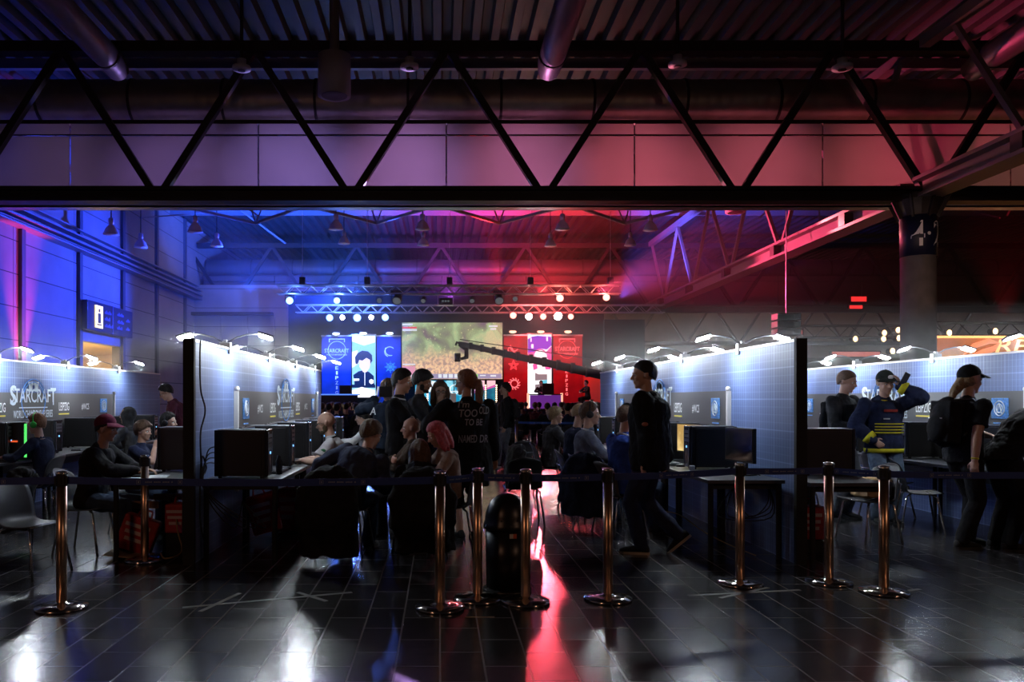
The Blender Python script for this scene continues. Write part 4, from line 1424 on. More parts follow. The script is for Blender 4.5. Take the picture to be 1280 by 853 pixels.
def tower_proto():
    o = empty('computer_tower', (0, 0, 0), 'x', 'computer')
    MB().box(-0.25, 0.23, -0.105, 0.105, 0.02, 0.46).build('case', M_side, o, bevel=0.006)
    MB().box(-0.235, 0.2, -0.111, -0.104, 0.04, 0.44).build('side_panel', M_side, o, bevel=0.003)
    MB().box(-0.235, 0.2, 0.104, 0.111, 0.04, 0.44).build('side_panel', M_side, o, bevel=0.003)
    f = MB().box(0.23, 0.262, -0.105, 0.105, 0.02, 0.465).build('front_panel', M_front, o, bevel=0.008)
    for k in range(3):
        MB().box(0.262, 0.266, -0.075, 0.075, 0.385 - 0.045 * k, 0.42 - 0.045 * k).build('drive_bay', M_bay, f)
    MB().lathe([(0.012, 0), (0.012, 0.006), (0.0001, 0.006)], (0.262, 0, 0.24), 12, Matrix.Rotation(PI / 2, 3, 'Y')).build('power_button', glow('power_blue', (0.2, 0.5, 1.0), 2), f)
    MB().box(0.262, 0.267, -0.09, -0.08, 0.05, 0.44).box(0.262, 0.267, 0.08, 0.09, 0.05, 0.44).build('edge_strip', M_bay, f)
    MB().box(-0.22, 0.2, -0.09, 0.09, 0.46, 0.468).build('top_grille', M_bay, o)
    for a in (-0.2, 0.2):
        for b_ in (-0.08, 0.08):
            MB().lathe([(0.018, 0), (0.02, 0.02)], (a, b_, 0.0), 10).build('foot', M_matt, o)
    return o


tw = tower_proto()
used_w = False


def place_tower(x_, y_, rz, lab):
    global used_w
    if not used_w:
        tw.location = (x_, y_, 0.75)
        tw.rotation_euler = (0, 0, rz)
        tw['label'] = lab
        tw['group'] = 'computer towers on the gaming tables'
        used_w = True
        return tw
    return copy_tree(tw, (x_, y_, 0.75), rz, lab, 'computer towers on the gaming tables')


ordx = ['nearest', 'second', 'third', 'fourth', 'fifth', 'sixth', 'seventh']
for i, yy in enumerate((7.72, 8.92, 10.1, 11.3, 12.5, 13.5)):
    place_tower(-1.9, yy, 0, 'black computer tower on the left aisle tables, %s from the camera' % ordx[i])
for i, yy in enumerate((8.72, 9.95, 11.2, 12.4, 13.6)):
    place_tower(2.95, yy, PI, 'black computer tower on the right aisle tables, %s from the camera' % ordx[i])
for i, yy in enumerate((8.42, 9.55, 10.7, 11.9)):
    place_tower(-2.68, yy, PI, 'black computer tower behind the left aisle partition, %s from the camera' % ordx[i])
for i, yy in enumerate((10.0, 11.25, 12.6, 13.9, 15.1)):
    place_tower(-5.62, yy, 0, 'black computer tower on the far left tables, %s from the camera' % ordx[i])
for i, yy in enumerate((8.0, 9.2)):
    place_tower(3.84, yy, 0, 'black computer tower behind the right aisle partition, %s from the camera' % ordx[i])
for i, yy in enumerate((9.1, 10.3, 11.5)):
    place_tower(6.2, yy, PI, 'black computer tower on the far right tables, %s from the camera' % ordx[i])


# ---- monitors (screen looks to local +x)
def monitor_proto(nm, scm):
    o = empty('monitor', (0, 0, 0), 'x', 'monitor')
    MB().box(-0.025, 0.012, -0.275, 0.275, 0.13, 0.47).box(-0.045, -0.02, -0.14, 0.14, 0.19, 0.4).build('bezel', M_black, o, bevel=0.005)
    MB().box(0.012, 0.015, -0.262, 0.262, 0.145, 0.457).build('display', scm, o)
    MB().box(-0.075, -0.045, -0.03, 0.03, 0.01, 0.33).build('stand', M_black, o, bevel=0.004)
    MB().lathe([(0.12, 0), (0.12, 0.012), (0.03, 0.016)], (-0.05, 0, 0), 24).build('stand_base', M_black, o)
    return o


M_scr = wallmat((0.03, 0.06, 0.12), (0.35, 0.4, 0.42), 'monitor_picture')
M_scry = wallmat((0.5, 0.3, 0.08), (1.0, 0.75, 0.3), 'monitor_yellow_picture')
mo = monitor_proto('a', M_scr)
mo2 = monitor_proto('b', mat('monitor_off', (0.01, 0.01, 0.012), 0.12))
mo3 = monitor_proto('c', M_scry)
used_m = {}


def place_mon(p_, x_, y_, rz, lab):
    if p_.name not in used_m:
        used_m[p_.name] = 1
        p_.location = (x_, y_, 0.75)
        p_.rotation_euler = (0, 0, rz)
        p_['label'] = lab
        p_['group'] = 'monitors on the gaming tables'
        return p_
    return copy_tree(p_, (x_, y_, 0.75), rz, lab, 'monitors on the gaming tables')


for i, yy in enumerate((8.32, 9.5, 10.7, 11.9, 13.05)):
    place_mon(mo, -2.0, yy, 0, 'flat monitor between the towers of the left aisle tables, %s from the camera' % ordx[i])
place_mon(mo2, 2.99, 7.98, math.radians(188), 'switched off monitor turned askew at the near end of the right aisle tables')
place_mon(mo3, 2.95, 9.35, math.radians(200), 'monitor with a yellow picture on the right aisle tables')
for i, yy in enumerate((10.6, 11.8, 13.0)):
    place_mon(mo, 3.06, yy, PI, 'lit monitor on the right aisle tables, %s beyond the yellow one' % ordx[i + (0 if i else 0)])
for i, yy in enumerate((9.0, 10.1, 11.3)):
    place_mon(mo, -2.58, yy, PI, 'monitor on the table behind the left aisle partition, %s from the camera' % ordx[i])
place_mon(mo3, -5.62, 13.2, math.radians(-35), 'monitor with a bright yellow picture on the far left tables')
for i, yy in enumerate((9.3, 10.6, 14.5)):
    place_mon(mo, -5.7, yy, 0, 'monitor on the far left tables, %s from the camera' % ordx[i])
for i, yy in enumerate((8.5, 9.7)):
    place_mon(mo2, 6.25, yy, PI, 'dark monitor on the far right tables, %s from the camera' % ordx[i])
# glowing green and red lit case front at the far left
o = empty('computer_tower', (-5.28, 10.15, 0.75), 'computer tower with a green light strip at the left frame edge', 'computer')
MB().box(-5.5, -5.18, 10.0, 10.22, 0.76, 1.22).build('case', M_side, o, bevel=0.006)
MB().box(-5.2, -5.175, 10.0, 10.02, 0.78, 1.2).build('light_strip', glow('green_strip', (0.1, 0.8, 0.15), 1.2), o)
MB().box(-5.36, -5.28, 9.99, 10.0, 0.97, 0.99).build('badge', glow('red_badge', (1.0, 0.12, 0.03), 0.8), o)

# ---- keyboards and mice, boxes on the tables
kb = empty('keyboard', (0, 0, 0), 'x', 'keyboard')
MB().box(-0.07, 0.07, -0.22, 0.22, 0, 0.022).build('base', M_black, kb, bevel=0.004)
ks = MB()
for i in range(5):
    for j in range(14):
        ks.box(-0.06 + i * 0.025, -0.04 + i * 0.025, -0.21 + j * 0.03, -0.185 + j * 0.03, 0.022, 0.03)
ks.build('keys', mat('key_caps', (0.1, 0.1, 0.11), 0.5), kb)
ms = empty('computer_mouse', (0, 0, 0), 'x', 'mouse')
MB().ell((0, 0, 0.012), (0.055, 0.032, 0.022)).build('shell', M_black, ms, smooth=True)
MB().box(0.02, 0.03, -0.004, 0.004, 0.025, 0.036).build('wheel', M_bay, ms)
seats = [(-1.68, 8.3, 1, 'left aisle tables'), (-1.68, 9.5, 1, 'left aisle tables'), (-1.68, 10.7, 1, 'left aisle tables'), (2.68, 9.3, -1, 'right aisle tables'), (2.68, 10.55, -1, 'right aisle tables'),
         (-2.92, 8.0, -1, 'table behind the left aisle partition'), (-2.92, 9.1, -1, 'table behind the left aisle partition'), (-2.92, 10.2, -1, 'table behind the left aisle partition'), (-5.32, 9.9, 1, 'far left tables'), (-5.32, 11.9, 1, 'far left tables'), (3.95, 8.5, -1, 'table behind the right aisle partition')]
cnt = {}
for i, (x_, y_, sg, nm) in enumerate(seats):
    cnt[nm] = cnt.get(nm, -1) + 1
    la = 'black keyboard on the %s, %s from the camera' % (nm, ordx[cnt[nm]])
    lb = 'black mouse on the %s, %s from the camera' % (nm, ordx[cnt[nm]])
    if i == 0:
        kb.location, kb['label'], kb['group'] = (x_, y_, 0.75), la, 'keyboards on the gaming tables'
        ms.location, ms['label'], ms['group'] = (x_ + 0.02, y_ + 0.33, 0.75), lb, 'mice on the gaming tables'
    else:
        copy_tree(kb, (x_, y_, 0.75), 0, la, 'keyboards on the gaming tables')
        copy_tree(ms, (x_ + 0.02, y_ + 0.33 * sg, 0.75), 0, lb, 'mice on the gaming tables')
ppr = MB()
for (a, b_, r_) in ((-2.75, 7.75, 0.2), (-2.85, 7.6, -0.3)):
    ppr.obox((a, b_, 0.755 + 0.004 * abs(r_)), (0.11, 0.15, 0.002), Matrix.Rotation(r_, 3, 'Z'))
ppr.build('paper_sheets', mat('paper_white', (0.6, 0.62, 0.66), 0.7), label='loose pale papers on the table at the near end of the left partition', cat='papers')
MB().box(2.66, 2.71, 8.5, 8.55, 0.75, 0.80).build('small_carton', M_white, bevel=0.005, label='small white carton at the foot of the nearest right tower', cat='box')
MB().lathe([(0.032, 0), (0.034, 0.1), (0.034, 0.14), (0.02, 0.16), (0.02, 0.19)], (-1.62, 8.05, 0.75), 14).build('drink_bottle', mat('dark_bottle', (0.02, 0.02, 0.03), 0.2), smooth=True, label='dark drink bottle beside the second left tower', cat='bottle')

# ---- dangling cables
M_cab = mat('cable_black', (0.01, 0.01, 0.012), 0.5)


def cable(pts, r=0.007):
    out = []
    P_ = [V3(p) for p in pts]
    P_ = [P_[0]] + P_ + [P_[-1]]
    for i in range(1, len(P_) - 2):
        for k in range(6):
            t = k / 6
            p0, p1, p2, p3 = P_[i - 1:i + 3]
            out.append(0.5 * ((2 * p1) + (p2 - p0) * t + (2 * p0 - 5 * p1 + 4 * p2 - p3) * t * t + (3 * p1 - p0 - 3 * p2 + p3) * t ** 3))
    out.append(P_[-1])
    return MB().tube(out, r, 6)


xw = XB + 0.06
cable([(xw, 7.42, 2.05), (xw, 7.4, 1.9), (xw, 7.42, 1.6), (xw + .02, 7.5, 1.4), (xw, 7.42, 1.2), (xw + .01, 7.4, 0.95), (xw, 7.5, 0.8), (xw, 7.6, 0.86), (xw, 7.45, 0.95), (xw, 7.4, 0.4), (xw, 7.6, 0.1)], 0.008).build('power_cable', M_cab, smooth=True, label='thin black lamp cable hanging down the near end of the left aisle partition', cat='cable')
for i in range(4):
    cable([(-2.15, 7.72 + 0.03 * i, 1.05 - 0.06 * i), (-2.2, 7.6, 1.02 - 0.04 * i), (-2.21, 7.5 - 0.02 * i, 0.85), (-2.19, 7.42, 0.68), (-2.12 + 0.05 * i, 7.55, 0.45), (-2.0 + 0.1 * i, 7.8, 0.25), (-1.95, 7.9, 0.5)], 0.006).build('computer_cable', M_cab, smooth=True, label='black cables looping from the rear of the nearest left tower', cat='cable', group='cables behind the nearest left tower')
for i in range(4):
    cable([(3.1, 8.0 + 0.05 * i, 0.8), (3.2, 7.85, 0.7), (3.15, 7.7 - 0.03 * i, 0.5 - 0.04 * i), (3.05 - 0.1 * i, 7.9, 0.35), (3.0, 8.2, 0.6)], 0.006).build('computer_cable', M_cab, smooth=True, label='black cables looping under the skewed right monitor', cat='cable', group='cables under the right monitor')
cable([(2.2, 8.9, 0.5), (2.4, 8.8, 0.3), (2.6, 8.7, 0.25), (2.8, 8.5, 0.1), (2.95, 8.2, 0.02), (3.0, 7.6, 0.02)], 0.006).build('data_cable', mat('cable_ochre', (0.3, 0.2, 0.07), 0.5), smooth=True, label='ochre cable strung beneath the right aisle tables', cat='cable')
cable([(-2.6, 7.9, 0.6), (-2.5, 7.6, 0.3), (-2.42, 7.5, 0.08), (-2.52, 7.35, 0.04), (-2.62, 7.5, 0.06)], 0.007).build('data_cable', MATS['cable_ochre'], smooth=True, label='ochre cable coiled on the floor by the left partition post', cat='cable')

# ---- red carriers and boxes under the tables
M_red = mat('red_carrier', (0.38, 0.02, 0.025), 0.6, vary=0.25, vscale=20)


def redbox(x_, y_, z_, rz, tilt, sc, lab, name='carrier_bag'):
    R_ = Matrix.Rotation(rz, 3, 'Z') @ Matrix.Rotation(tilt, 3, 'Y')
    c_ = V3((x_, y_, z_))
    o = empty(name, (x_, y_, 0), lab, 'bag' if name == 'carrier_bag' else 'box')
    a, b_, d_ = sc
    MB().obox(c_, (a, b_, d_), R_).build('body', M_red, o, bevel=0.02)
    MB().tube([c_ + R_ @ V3((-a * .4, 0, d_)), c_ + R_ @ V3((-a * .3, 0, d_ + 0.07)), c_ + R_ @ V3((a * .3, 0, d_ + 0.07)), c_ + R_ @ V3((a * .4, 0, d_))], 0.01, 6).build('handle', M_red, o)
    st_ = MB()
    for k in range(3):
        st_.obox(c_ + R_ @ V3((-a * 0.1, -b_ - 0.003, d_ * (0.5 - 0.4 * k))), (a * (0.7 - 0.1 * k), 0.004, d_ * 0.1), R_)
    st_.build('printed_band', mat('pale_print', (0.6, 0.45, 0.42), 0.6), o)
    return o


redbox(-2.92, 7.75, 0.2, 0.15, 0.35, (0.17, 0.08, 0.17), 'red carrier bag tipped over beside the chair left of the partition')
MB().obox((-2.95, 7.6, 0.03), (0.2, 0.14, 0.006), Matrix.Rotation(0.1, 3, 'Z') @ Matrix.Rotation(0.12, 3, 'Y')).build('cardboard_sheet', mat('cardboard', (0.35, 0.24, 0.16), 0.8), label='flattened cardboard sheet under the tipped red bag', cat='cardboard')
redbox(-2.52, 7.75, 0.36, 0, 0, (0.12, 0.1, 0.14), 'red equipment case standing by the left partition post', 'equipment_case')
MB().box(-2.66, -2.38, 7.66, 7.86, 0.0, 0.215).build('dark_carton', M_matt, bevel=0.01, label='dark carton under the red case by the left post', cat='box')
redbox(-1.85, 8.4, 0.31, 0.2, -0.25, (0.15, 0.09, 0.2), 'red carrier bag leaning under the nearest left aisle table')
redbox(-1.7, 9.15, 0.25, -0.1, 0, (0.13, 0.12, 0.24), 'red equipment case under the second left aisle table', 'equipment_case')
redbox(3.62, 7.85, 0.30, 0, 0, (0.14, 0.09, 0.16), 'red equipment case under the table behind the right partition', 'equipment_case')
MB().box(3.5, 3.74, 7.78, 7.92, 0.0, 0.13).build('dark_carton', M_matt, bevel=0.01, label='dark carton under the red case behind the right partition', cat='box')
M_wood = mat('wood_slat', (0.3, 0.16, 0.08), 0.6)
o = empty('wooden_rack', (-2.85, 8.1, 0), 'low wooden slat frame beside the left post', 'frame')
MB().box(-3.2, -2.8, 7.95, 7.97, 0.42, 0.49).build('slat', M_wood, o)
MB().box(-2.86, -2.42, 7.98, 8.0, 0.5, 0.56).build('slat', M_wood, o)
MB().box(-3.18, -3.14, 7.96, 8.0, 0, 0.49).box(-2.46, -2.42, 8.0, 8.04, 0, 0.56).build('upright', M_wood, o)


# ---- shell chairs (facing local +x)
M_shell = mat('chair_shell_grey', (0.05, 0.05, 0.056), 0.5)
M_shellb = mat('chair_shell_black', (0.012, 0.012, 0.014), 0.5)


def chair_proto(m, metal=M_chrome):
    o = empty('shell_chair', (0, 0, 0), 'x', 'chair')
    vs, fs = [], []
    nu, nv = 12, 14

    def sh(u, v):     # u across -1..1, v along 0..1 (front edge to top of back)
        if v < 0.5:
            t = v / 0.5
            p = V3((0.21 - 0.4 * t, 0, 0.445 - 0.02 * math.sin(PI * t) + (0.03 * (t - 0.8) / 0.2 if t > 0.8 else 0)))
            w_ = 0.215 + 0.005 * t
            p.z += 0.012 * u * u
        else:
            t = (v - 0.5) / 0.5
            p = V3((-0.19 - 0.1 * t + 0.02 * math.sin(PI * t), 0, 0.475 + 0.35 * t))
            w_ = 0.22 - 0.02 * t - (0.05 * ((t - 0.75) / 0.25) ** 2 if t > 0.75 else 0)
            p.x += 0.045 * u * u
            if t > 0.8:
                p.z -= 0.04 * u * u * (t - 0.8) / 0.2
        p.y = u * w_
        return p
    for k, dz in enumerate((0, 0.009)):
        for j in range(nv + 1):
            for i in range(nu + 1):
                u, v = -1 + 2 * i / nu, j / nv
                p = sh(u, v)
                p = p + (V3((0, 0, -dz)) if v < 0.5 else V3((-dz, 0, 0)))
                vs.append(p)
    n1 = (nu + 1) * (nv + 1)
    for j in range(nv):
        for i in range(nu):
            a = j * (nu + 1) + i
            fs.append((a, a + 1, a + nu + 2, a + nu + 1))
            fs.append((n1 + a, n1 + a + nu + 1, n1 + a + nu + 2, n1 + a + 1))
    for i in range(nu):
        fs.append((i, n1 + i, n1 + i + 1, i + 1))
        a = nv * (nu + 1) + i
        fs.append((a, a + 1, n1 + a + 1, n1 + a))
    for j in range(nv):
        for i in (0, nu):
            a = j * (nu + 1) + i
            fs.append((a, n1 + a, n1 + a + nu + 1, a + nu + 1) if i else (a, a + nu + 1, n1 + a + nu + 1, n1 + a))
    # split at the rear crease: seat and backrest
    q = MB()
    q.add(vs, fs)
    q.build('seat_shell', m, o, smooth=True)
    for (a, b_) in ((0.15, 0.19), (-0.15, 0.19)):
        for sg in (1, -1):
            MB().tube([(a * 0.7, 0.15 * sg, 0.425), (a, 0.19 * sg, 0.40), (a * 1.45, 0.235 * sg, 0.0)], 0.0115, 8).build('leg', metal, o, smooth=True)
    for a in (0.105, -0.105):
        MB().tube([(a, -0.15, 0.425), (a, 0.15, 0.425)], 0.0115, 8).build('seat_bar', metal, o, smooth=True)
    MB().tube([(-0.2, -0.2, 0.46), (-0.24, -0.19, 0.62), (-0.24, 0.19, 0.62), (-0.2, 0.2, 0.46)], 0.008, 6).build('back_frame', metal, o, smooth=True)
    return o


ch_g = chair_proto(M_shell)
ch_b = chair_proto(M_shellb)
used_c = {}


def place_chair(p_, x_, y_, deg, lab):
    if p_.name not in used_c:
        used_c[p_.name] = 1
        p_.location = (x_, y_, 0)
        p_.rotation_euler = (0, 0, math.radians(deg))
        p_['label'] = lab
        return p_
    return copy_tree(p_, (x_, y_, 0), math.radians(deg), lab)


place_chair(ch_g, -3.5, 6.85, -14, 'empty grey shell chair with chrome legs at the left frame edge')
place_chair(ch_g, -4.98, 9.95, 180, 'grey shell chair under the player with green headphones')
place_chair(ch_g, -3.5, 7.9, 0, 'grey shell chair under the player in the maroon cap')
place_chair(ch_g, -3.5, 9.2, 0, 'grey shell chair under the fair haired boy')
place_chair(ch_g, -3.52, 10.4, 0, 'grey shell chair under the dark haired headset player')
place_chair(ch_g, -4.95, 12.1, 180, 'grey shell chair under the hooded player')
place_chair(ch_g, -1.12, 9.35, 180, 'grey shell chair under the bald player in white')
place_chair(ch_g, -0.93, 7.8, 80, 'grey shell chair under the person in the navy jacket')
place_chair(ch_g, -0.25, 8.85, 180, 'grey shell chair under the bald man in brown')
place_chair(ch_g, -0.2, 7.7, 100, 'dark shell chair hidden under a black coat near the nearest middle post')
place_chair(ch_g, 0.15, 8.05, 170, 'grey shell chair under the pink haired person')
place_chair(ch_b, 1.0, 9.7, 92, 'empty black shell chair with a round back in the middle aisle')
place_chair(ch_g, 1.38, 13.6, 95, 'empty grey shell chair behind the black one in the aisle')
place_chair(ch_g, 1.85, 9.35, 62, 'shell chair draped with a navy jacket on the right of the aisle')
place_chair(ch_g, 1.85, 10.85, 0, 'shell chair under the blond player in a dark shirt')
place_chair(ch_g, 1.9, 10.0, 0, 'shell chair under the headset player in a grey blue shirt')
place_chair(ch_g, 2.0, 8.9, 20, 'shell chair under the player in the blue jersey')
place_chair(ch_g, 1.7, 12.5, 0, 'shell chair under the far blond player on the right')
place_chair(ch_g, 4.55, 8.5, 190, 'grey shell chair holding a tan paper bag')
place_chair(ch_g, 4.3, 9.6, 170, 'empty grey shell chair beside the tan bag chair')
place_chair(ch_g, 5.75, 10.3, 10, 'empty grey shell chair in front of the far right tables')
place_chair(ch_b, 5.5, 9.2, -20, 'empty black shell chair behind the man with the wristband')
# coats over chair backs
def coat(x_, y_, deg, w_, m, lab, z1=0.86, z0=0.12, thick=0.11):
    o = empty('draped_coat', (x_, y_, 0), lab, 'coat')
    o.rotation_euler = (0, 0, math.radians(deg))
    b = MB()
    rings = []
    for t in (0, 0.12, 0.3, 0.5, 0.75, 1.0):
        z = z1 + (z0 - z1) * t
        ww = w_ * (0.62 + 0.5 * math.sin(min(1, t * 1.7 + 0.12) * PI / 2) * (1 - 0.1 * t))
        rings.append((V3((-0.27 - 0.03 * t, 0.02 * math.sin(5 * t), z)), V3((0, ww * 0.5, 0)), V3((thick * (0.6 + 0.5 * t), 0, 0))))
    b.loft(rings)
    b.ell((-0.24, 0, z1 - 0.02), (0.09, w_ * 0.36, 0.06))
    for sg in (1, -1):
        b.tube([(-0.22, 0.3 * w_ * sg, z1 - 0.05), (-0.3, 0.48 * w_ * sg, z1 - 0.25), (-0.3, 0.47 * w_ * sg, z1 - 0.5)], [0.05, 0.06, 0.05], 10)
    me = remesh(b, 0.013, 2, folds=0.035, ffreq=10)
    me.materials.append(m)
    q = bpy.data.objects.new('cloth', me)
    COL.objects.link(q)
    q.parent = o
    return o
# ================================================================== people
def remesh(mb, vox, smooth=2, folds=0.0, ffreq=7.0, strand=0.0):
    me = mb.mesh('tmp')
    ob = bpy.data.objects.new('tmp', me)
    TS.collection.objects.link(ob)
    r = ob.modifiers.new('r', 'REMESH')
    r.mode = 'VOXEL'
    r.voxel_size = vox
    if smooth:
        s_ = ob.modifiers.new('s', 'SMOOTH')
        s_.factor = 0.5
        s_.iterations = smooth
    TS.view_layers[0].update()
    dg = TS.view_layers[0].depsgraph
    out = bpy.data.meshes.new_from_object(ob.evaluated_get(dg))
    bpy.data.objects.remove(ob)
    bpy.data.meshes.remove(me)
    if folds > 0 or strand > 0:
        n = len(out.vertices)
        off = random.random() * 50
        cs = np.empty(n * 3, dtype=np.float32)
        ns = np.empty(n * 3, dtype=np.float32)
        out.vertices.foreach_get('co', cs)
        out.vertex_normals.foreach_get('vector', ns)
        cs = cs.reshape(-1, 3)
        ns = ns.reshape(-1, 3)
        kk = np.empty(n, dtype=np.float32)
        for i in range(n):
            x_, y_, z_ = (float(t) for t in cs[i])
            if folds > 0:
                q = V3((x_ * ffreq, y_ * ffreq, z_ * ffreq * 0.6 + off))
                kk[i] = (noise.noise(q) + 0.5 * abs(noise.noise(q * 2.3))) * folds
            else:
                kk[i] = noise.noise(V3((x_ * 45, y_ * 45, z_ * 9 + off))) * strand
        cs = cs + ns * kk[:, None]
        out.vertices.foreach_set('co', cs.ravel())
        out.update()
    out.shade_smooth()
    return out


def capsule(mb, p, q, r1, r2, nseg=2):
    p, q = V3(p), V3(q)
    d = (q - p)
    if d.length < 1e-5:
        mb.ell(p, (r1, r1, r1), nu=12, nv=8)
        return
    mb.tube([p, p.lerp(q, 0.5), q], [r1, (r1 + r2) / 2, r2], 12)
    mb.ell(p, (r1, r1, r1), nu=12, nv=8)
    mb.ell(q, (r2, r2, r2), nu=12, nv=8)


def limb(mb, a, b, c, r):
    """two segments with muscle bulge; r = (start, bulge1, joint, bulge2, end)"""
    a, b, c = V3(a), V3(b), V3(c)
    mb.tube([a, a.lerp(b, .35), a.lerp(b, .8), b], [r[0], r[1], (r[1] + r[2]) / 2, r[2]], 12)
    mb.tube([b, b.lerp(c, .3), b.lerp(c, .75), c], [r[2], r[3], (r[3] + r[4]) / 2, r[4]], 12)
    mb.ell(a, (r[0],) * 3, nu=12, nv=8)
    mb.ell(b, (r[2],) * 3, nu=12, nv=8)
    mb.ell(c, (r[4],) * 3, nu=12, nv=8)


def ik(S, T, l1, l2, hint):
    S, T = V3(S), V3(T)
    d = T - S
    L = d.length
    mx = (l1 + l2) * 0.995
    if L > mx:
        T = S + d * (mx / L)
        d = T - S
        L = mx
    L = max(L, abs(l1 - l2) + 0.02)
    a = (l1 * l1 - l2 * l2 + L * L) / (2 * L)
    h = math.sqrt(max(0, l1 * l1 - a * a))
    u = d.normalized()
    hv = V3(hint)
    hv = hv - u * hv.dot(u)
    if hv.length < 1e-4:
        hv = V3((0, 0, -1))
    hv.normalize()
    return S + u * a + hv * h, T


def hand(mb, W, d, n, side, s, curl=0.5, spread=0.12):
    """palm, four fingers and a thumb from wrist W along d, palm facing n; side +1 if the thumb lies towards d x n"""
    d = V3(d).normalized()
    n = V3(n)
    n = (n - d * n.dot(d)).normalized()
    u = d.cross(n).normalized() * side
    Mx = Matrix((d, u, n)).transposed()
    mb.ell(V3(W) + d * 0.045 * s, (0.052 * s, 0.04 * s, 0.017 * s), Mx, 14, 8)
    mb.ell(V3(W) + d * 0.07 * s, (0.03 * s, 0.042 * s, 0.014 * s), Mx, 14, 8)
    capsule(mb, W, V3(W) + d * 0.04 * s, 0.023 * s, 0.022 * s)
    for i, (off, ln) in enumerate(((0.031, 0.072), (0.0105, 0.08), (-0.0105, 0.075), (-0.031, 0.06))):
        p = V3(W) + d * (0.085 - 0.004 * abs(i - 1)) * s + u * off * s
        dd = (d + u * off * spread * 30 * 0.1).normalized()
        an = 0.15 + curl * 0.5
        for seg, fr in enumerate((0.45, 0.32, 0.23)):
            dirv = (dd * math.cos(an) + n * math.sin(an)).normalized()
            q = p + dirv * ln * fr * s
            capsule(mb, p, q, 0.0092 * s, 0.0085 * s)
            p = q
            an += curl * 0.9
    p = V3(W) + d * 0.025 * s + u * 0.03 * s
    q = p + (d * 0.55 + u * 0.7 + n * 0.45).normalized() * 0.042 * s
    capsule(mb, p, q, 0.013 * s, 0.011 * s)
    r = q + (d * 0.85 + u * 0.25 + n * (0.3 + curl * 0.5)).normalized() * 0.034 * s
    capsule(mb, q, r, 0.011 * s, 0.009 * s)


def head_geo(mb, C, R, s, nose=1.0, beard=False):
    def P(x, y, z):
        return C + R @ V3((x * s, y * s, z * s))

    def E(c, r):
        mb.ell(P(*c), tuple(q * s for q in r), R, 18, 12)
    E((-0.012, 0, 0.03), (0.098, 0.077, 0.089))
    E((0.02, 0, -0.03), (0.07, 0.058, 0.08))
    E((0.035, 0, -0.078), (0.048, 0.04, 0.034))
    E((0.066, 0, -0.097), (0.02, 0.022, 0.017))
    E((0.078, 0.03, 0.022), (0.014, 0.024, 0.009))
    E((0.078, -0.03, 0.022), (0.014, 0.024, 0.009))
    E((0.06, 0.036, -0.022), (0.024, 0.02, 0.022))
    E((0.06, -0.036, -0.022), (0.024, 0.02, 0.022))
    capsule(mb, P(0.084, 0, 0.012), P(0.108, 0, -0.024), 0.009 * s, 0.0125 * s)
    E((0.093, 0.011, -0.028), (0.012, 0.009, 0.008))
    E((0.093, -0.011, -0.028), (0.012, 0.009, 0.008))
    E((0.083, 0, -0.053), (0.013, 0.024, 0.006))
    E((0.08, 0, -0.065), (0.013, 0.02, 0.007))
    for q in (-1, 1):
        E((-0.008, 0.078 * q, -0.002), (0.018, 0.009, 0.03))
        E((-0.016, 0.083 * q, 0.008), (0.012, 0.007, 0.018))


def dome(mb, C, R, s, grow=0.008, front=60, temple=84, ear=106, back=138, lift=0.0, n=28, m=10):
    c0 = V3((-0.014, 0, 0.03))
    rad = V3((0.1 + grow, 0.079 + grow, 0.091 + grow + lift))
    vs, fs = [], []
    for j in range(m + 1):
        for i in range(n):
            ph = 2 * PI * i / n
            a = abs(math.degrees(ph if ph < PI else 2 * PI - ph))
            lim = np.interp(a, [0, 35, 65, 95, 130, 180], [front, front + 3, temple, ear, (ear + back) / 2 + 6, back])
            dg_ = max(0.6, lim * j / m)
            th = math.radians(min(90, dg_))
            k_ = 1 - 0.2 * (max(0, dg_ - 90) / 55) ** 2
            g_ = (grow + 0.001) * (1 - 0.8 * (j / m) ** 5) + 0.003
            rad = V3((0.1 + g_, 0.079 + g_, 0.091 + g_ + lift))
            p = c0 + V3((rad.x * math.sin(th) * math.cos(ph) * k_, rad.y * math.sin(th) * math.sin(ph) * k_, rad.z * math.cos(th) - 0.0016 * max(0, dg_ - 90)))
            vs.append(C + R @ (p * s))
    for j in range(m):
        for i in range(n):
            i2 = (i + 1) % n
            fs.append((j * n + i, j * n + i2, (j + 1) * n + i2, (j + 1) * n + i))
    fs.append(tuple(range(n)))
    fs.append(tuple(range(m * n, (m + 1) * n))[::-1])
    mb.add(vs, fs)


SKIN = mat('skin_light', (0.55, 0.33, 0.24), 0.5, bump=0.15, bscale=120)
SKIN2 = mat('skin_tan', (0.36, 0.2, 0.13), 0.5, bump=0.15, bscale=120)


def hairmat(name, col):
    return mat('hair_' + name, col, 0.5, bump=0.8, bscale=180, vary=0.35, vscale=60, spec=0.4)


H_brown = hairmat('brown', (0.1, 0.055, 0.032))
H_dark = hairmat('dark', (0.012, 0.009, 0.008))
H_blond = hairmat('blond', (0.28, 0.19, 0.1))
H_pink = hairmat('pink', (0.55, 0.1, 0.13))
H_auburn = hairmat('auburn', (0.24, 0.11, 0.05))
M_eye = mat('eye_white', (0.7, 0.7, 0.68), 0.2)
M_iris = mat('eye_iris', (0.03, 0.02, 0.015), 0.2)
M_sole = mat('shoe_sole', (0.5, 0.42, 0.32), 0.6)
M_soleb = mat('shoe_sole_dark', (0.03, 0.03, 0.03), 0.6)
M_frame = mat('glasses_frame', (0.01, 0.01, 0.01), 0.3)


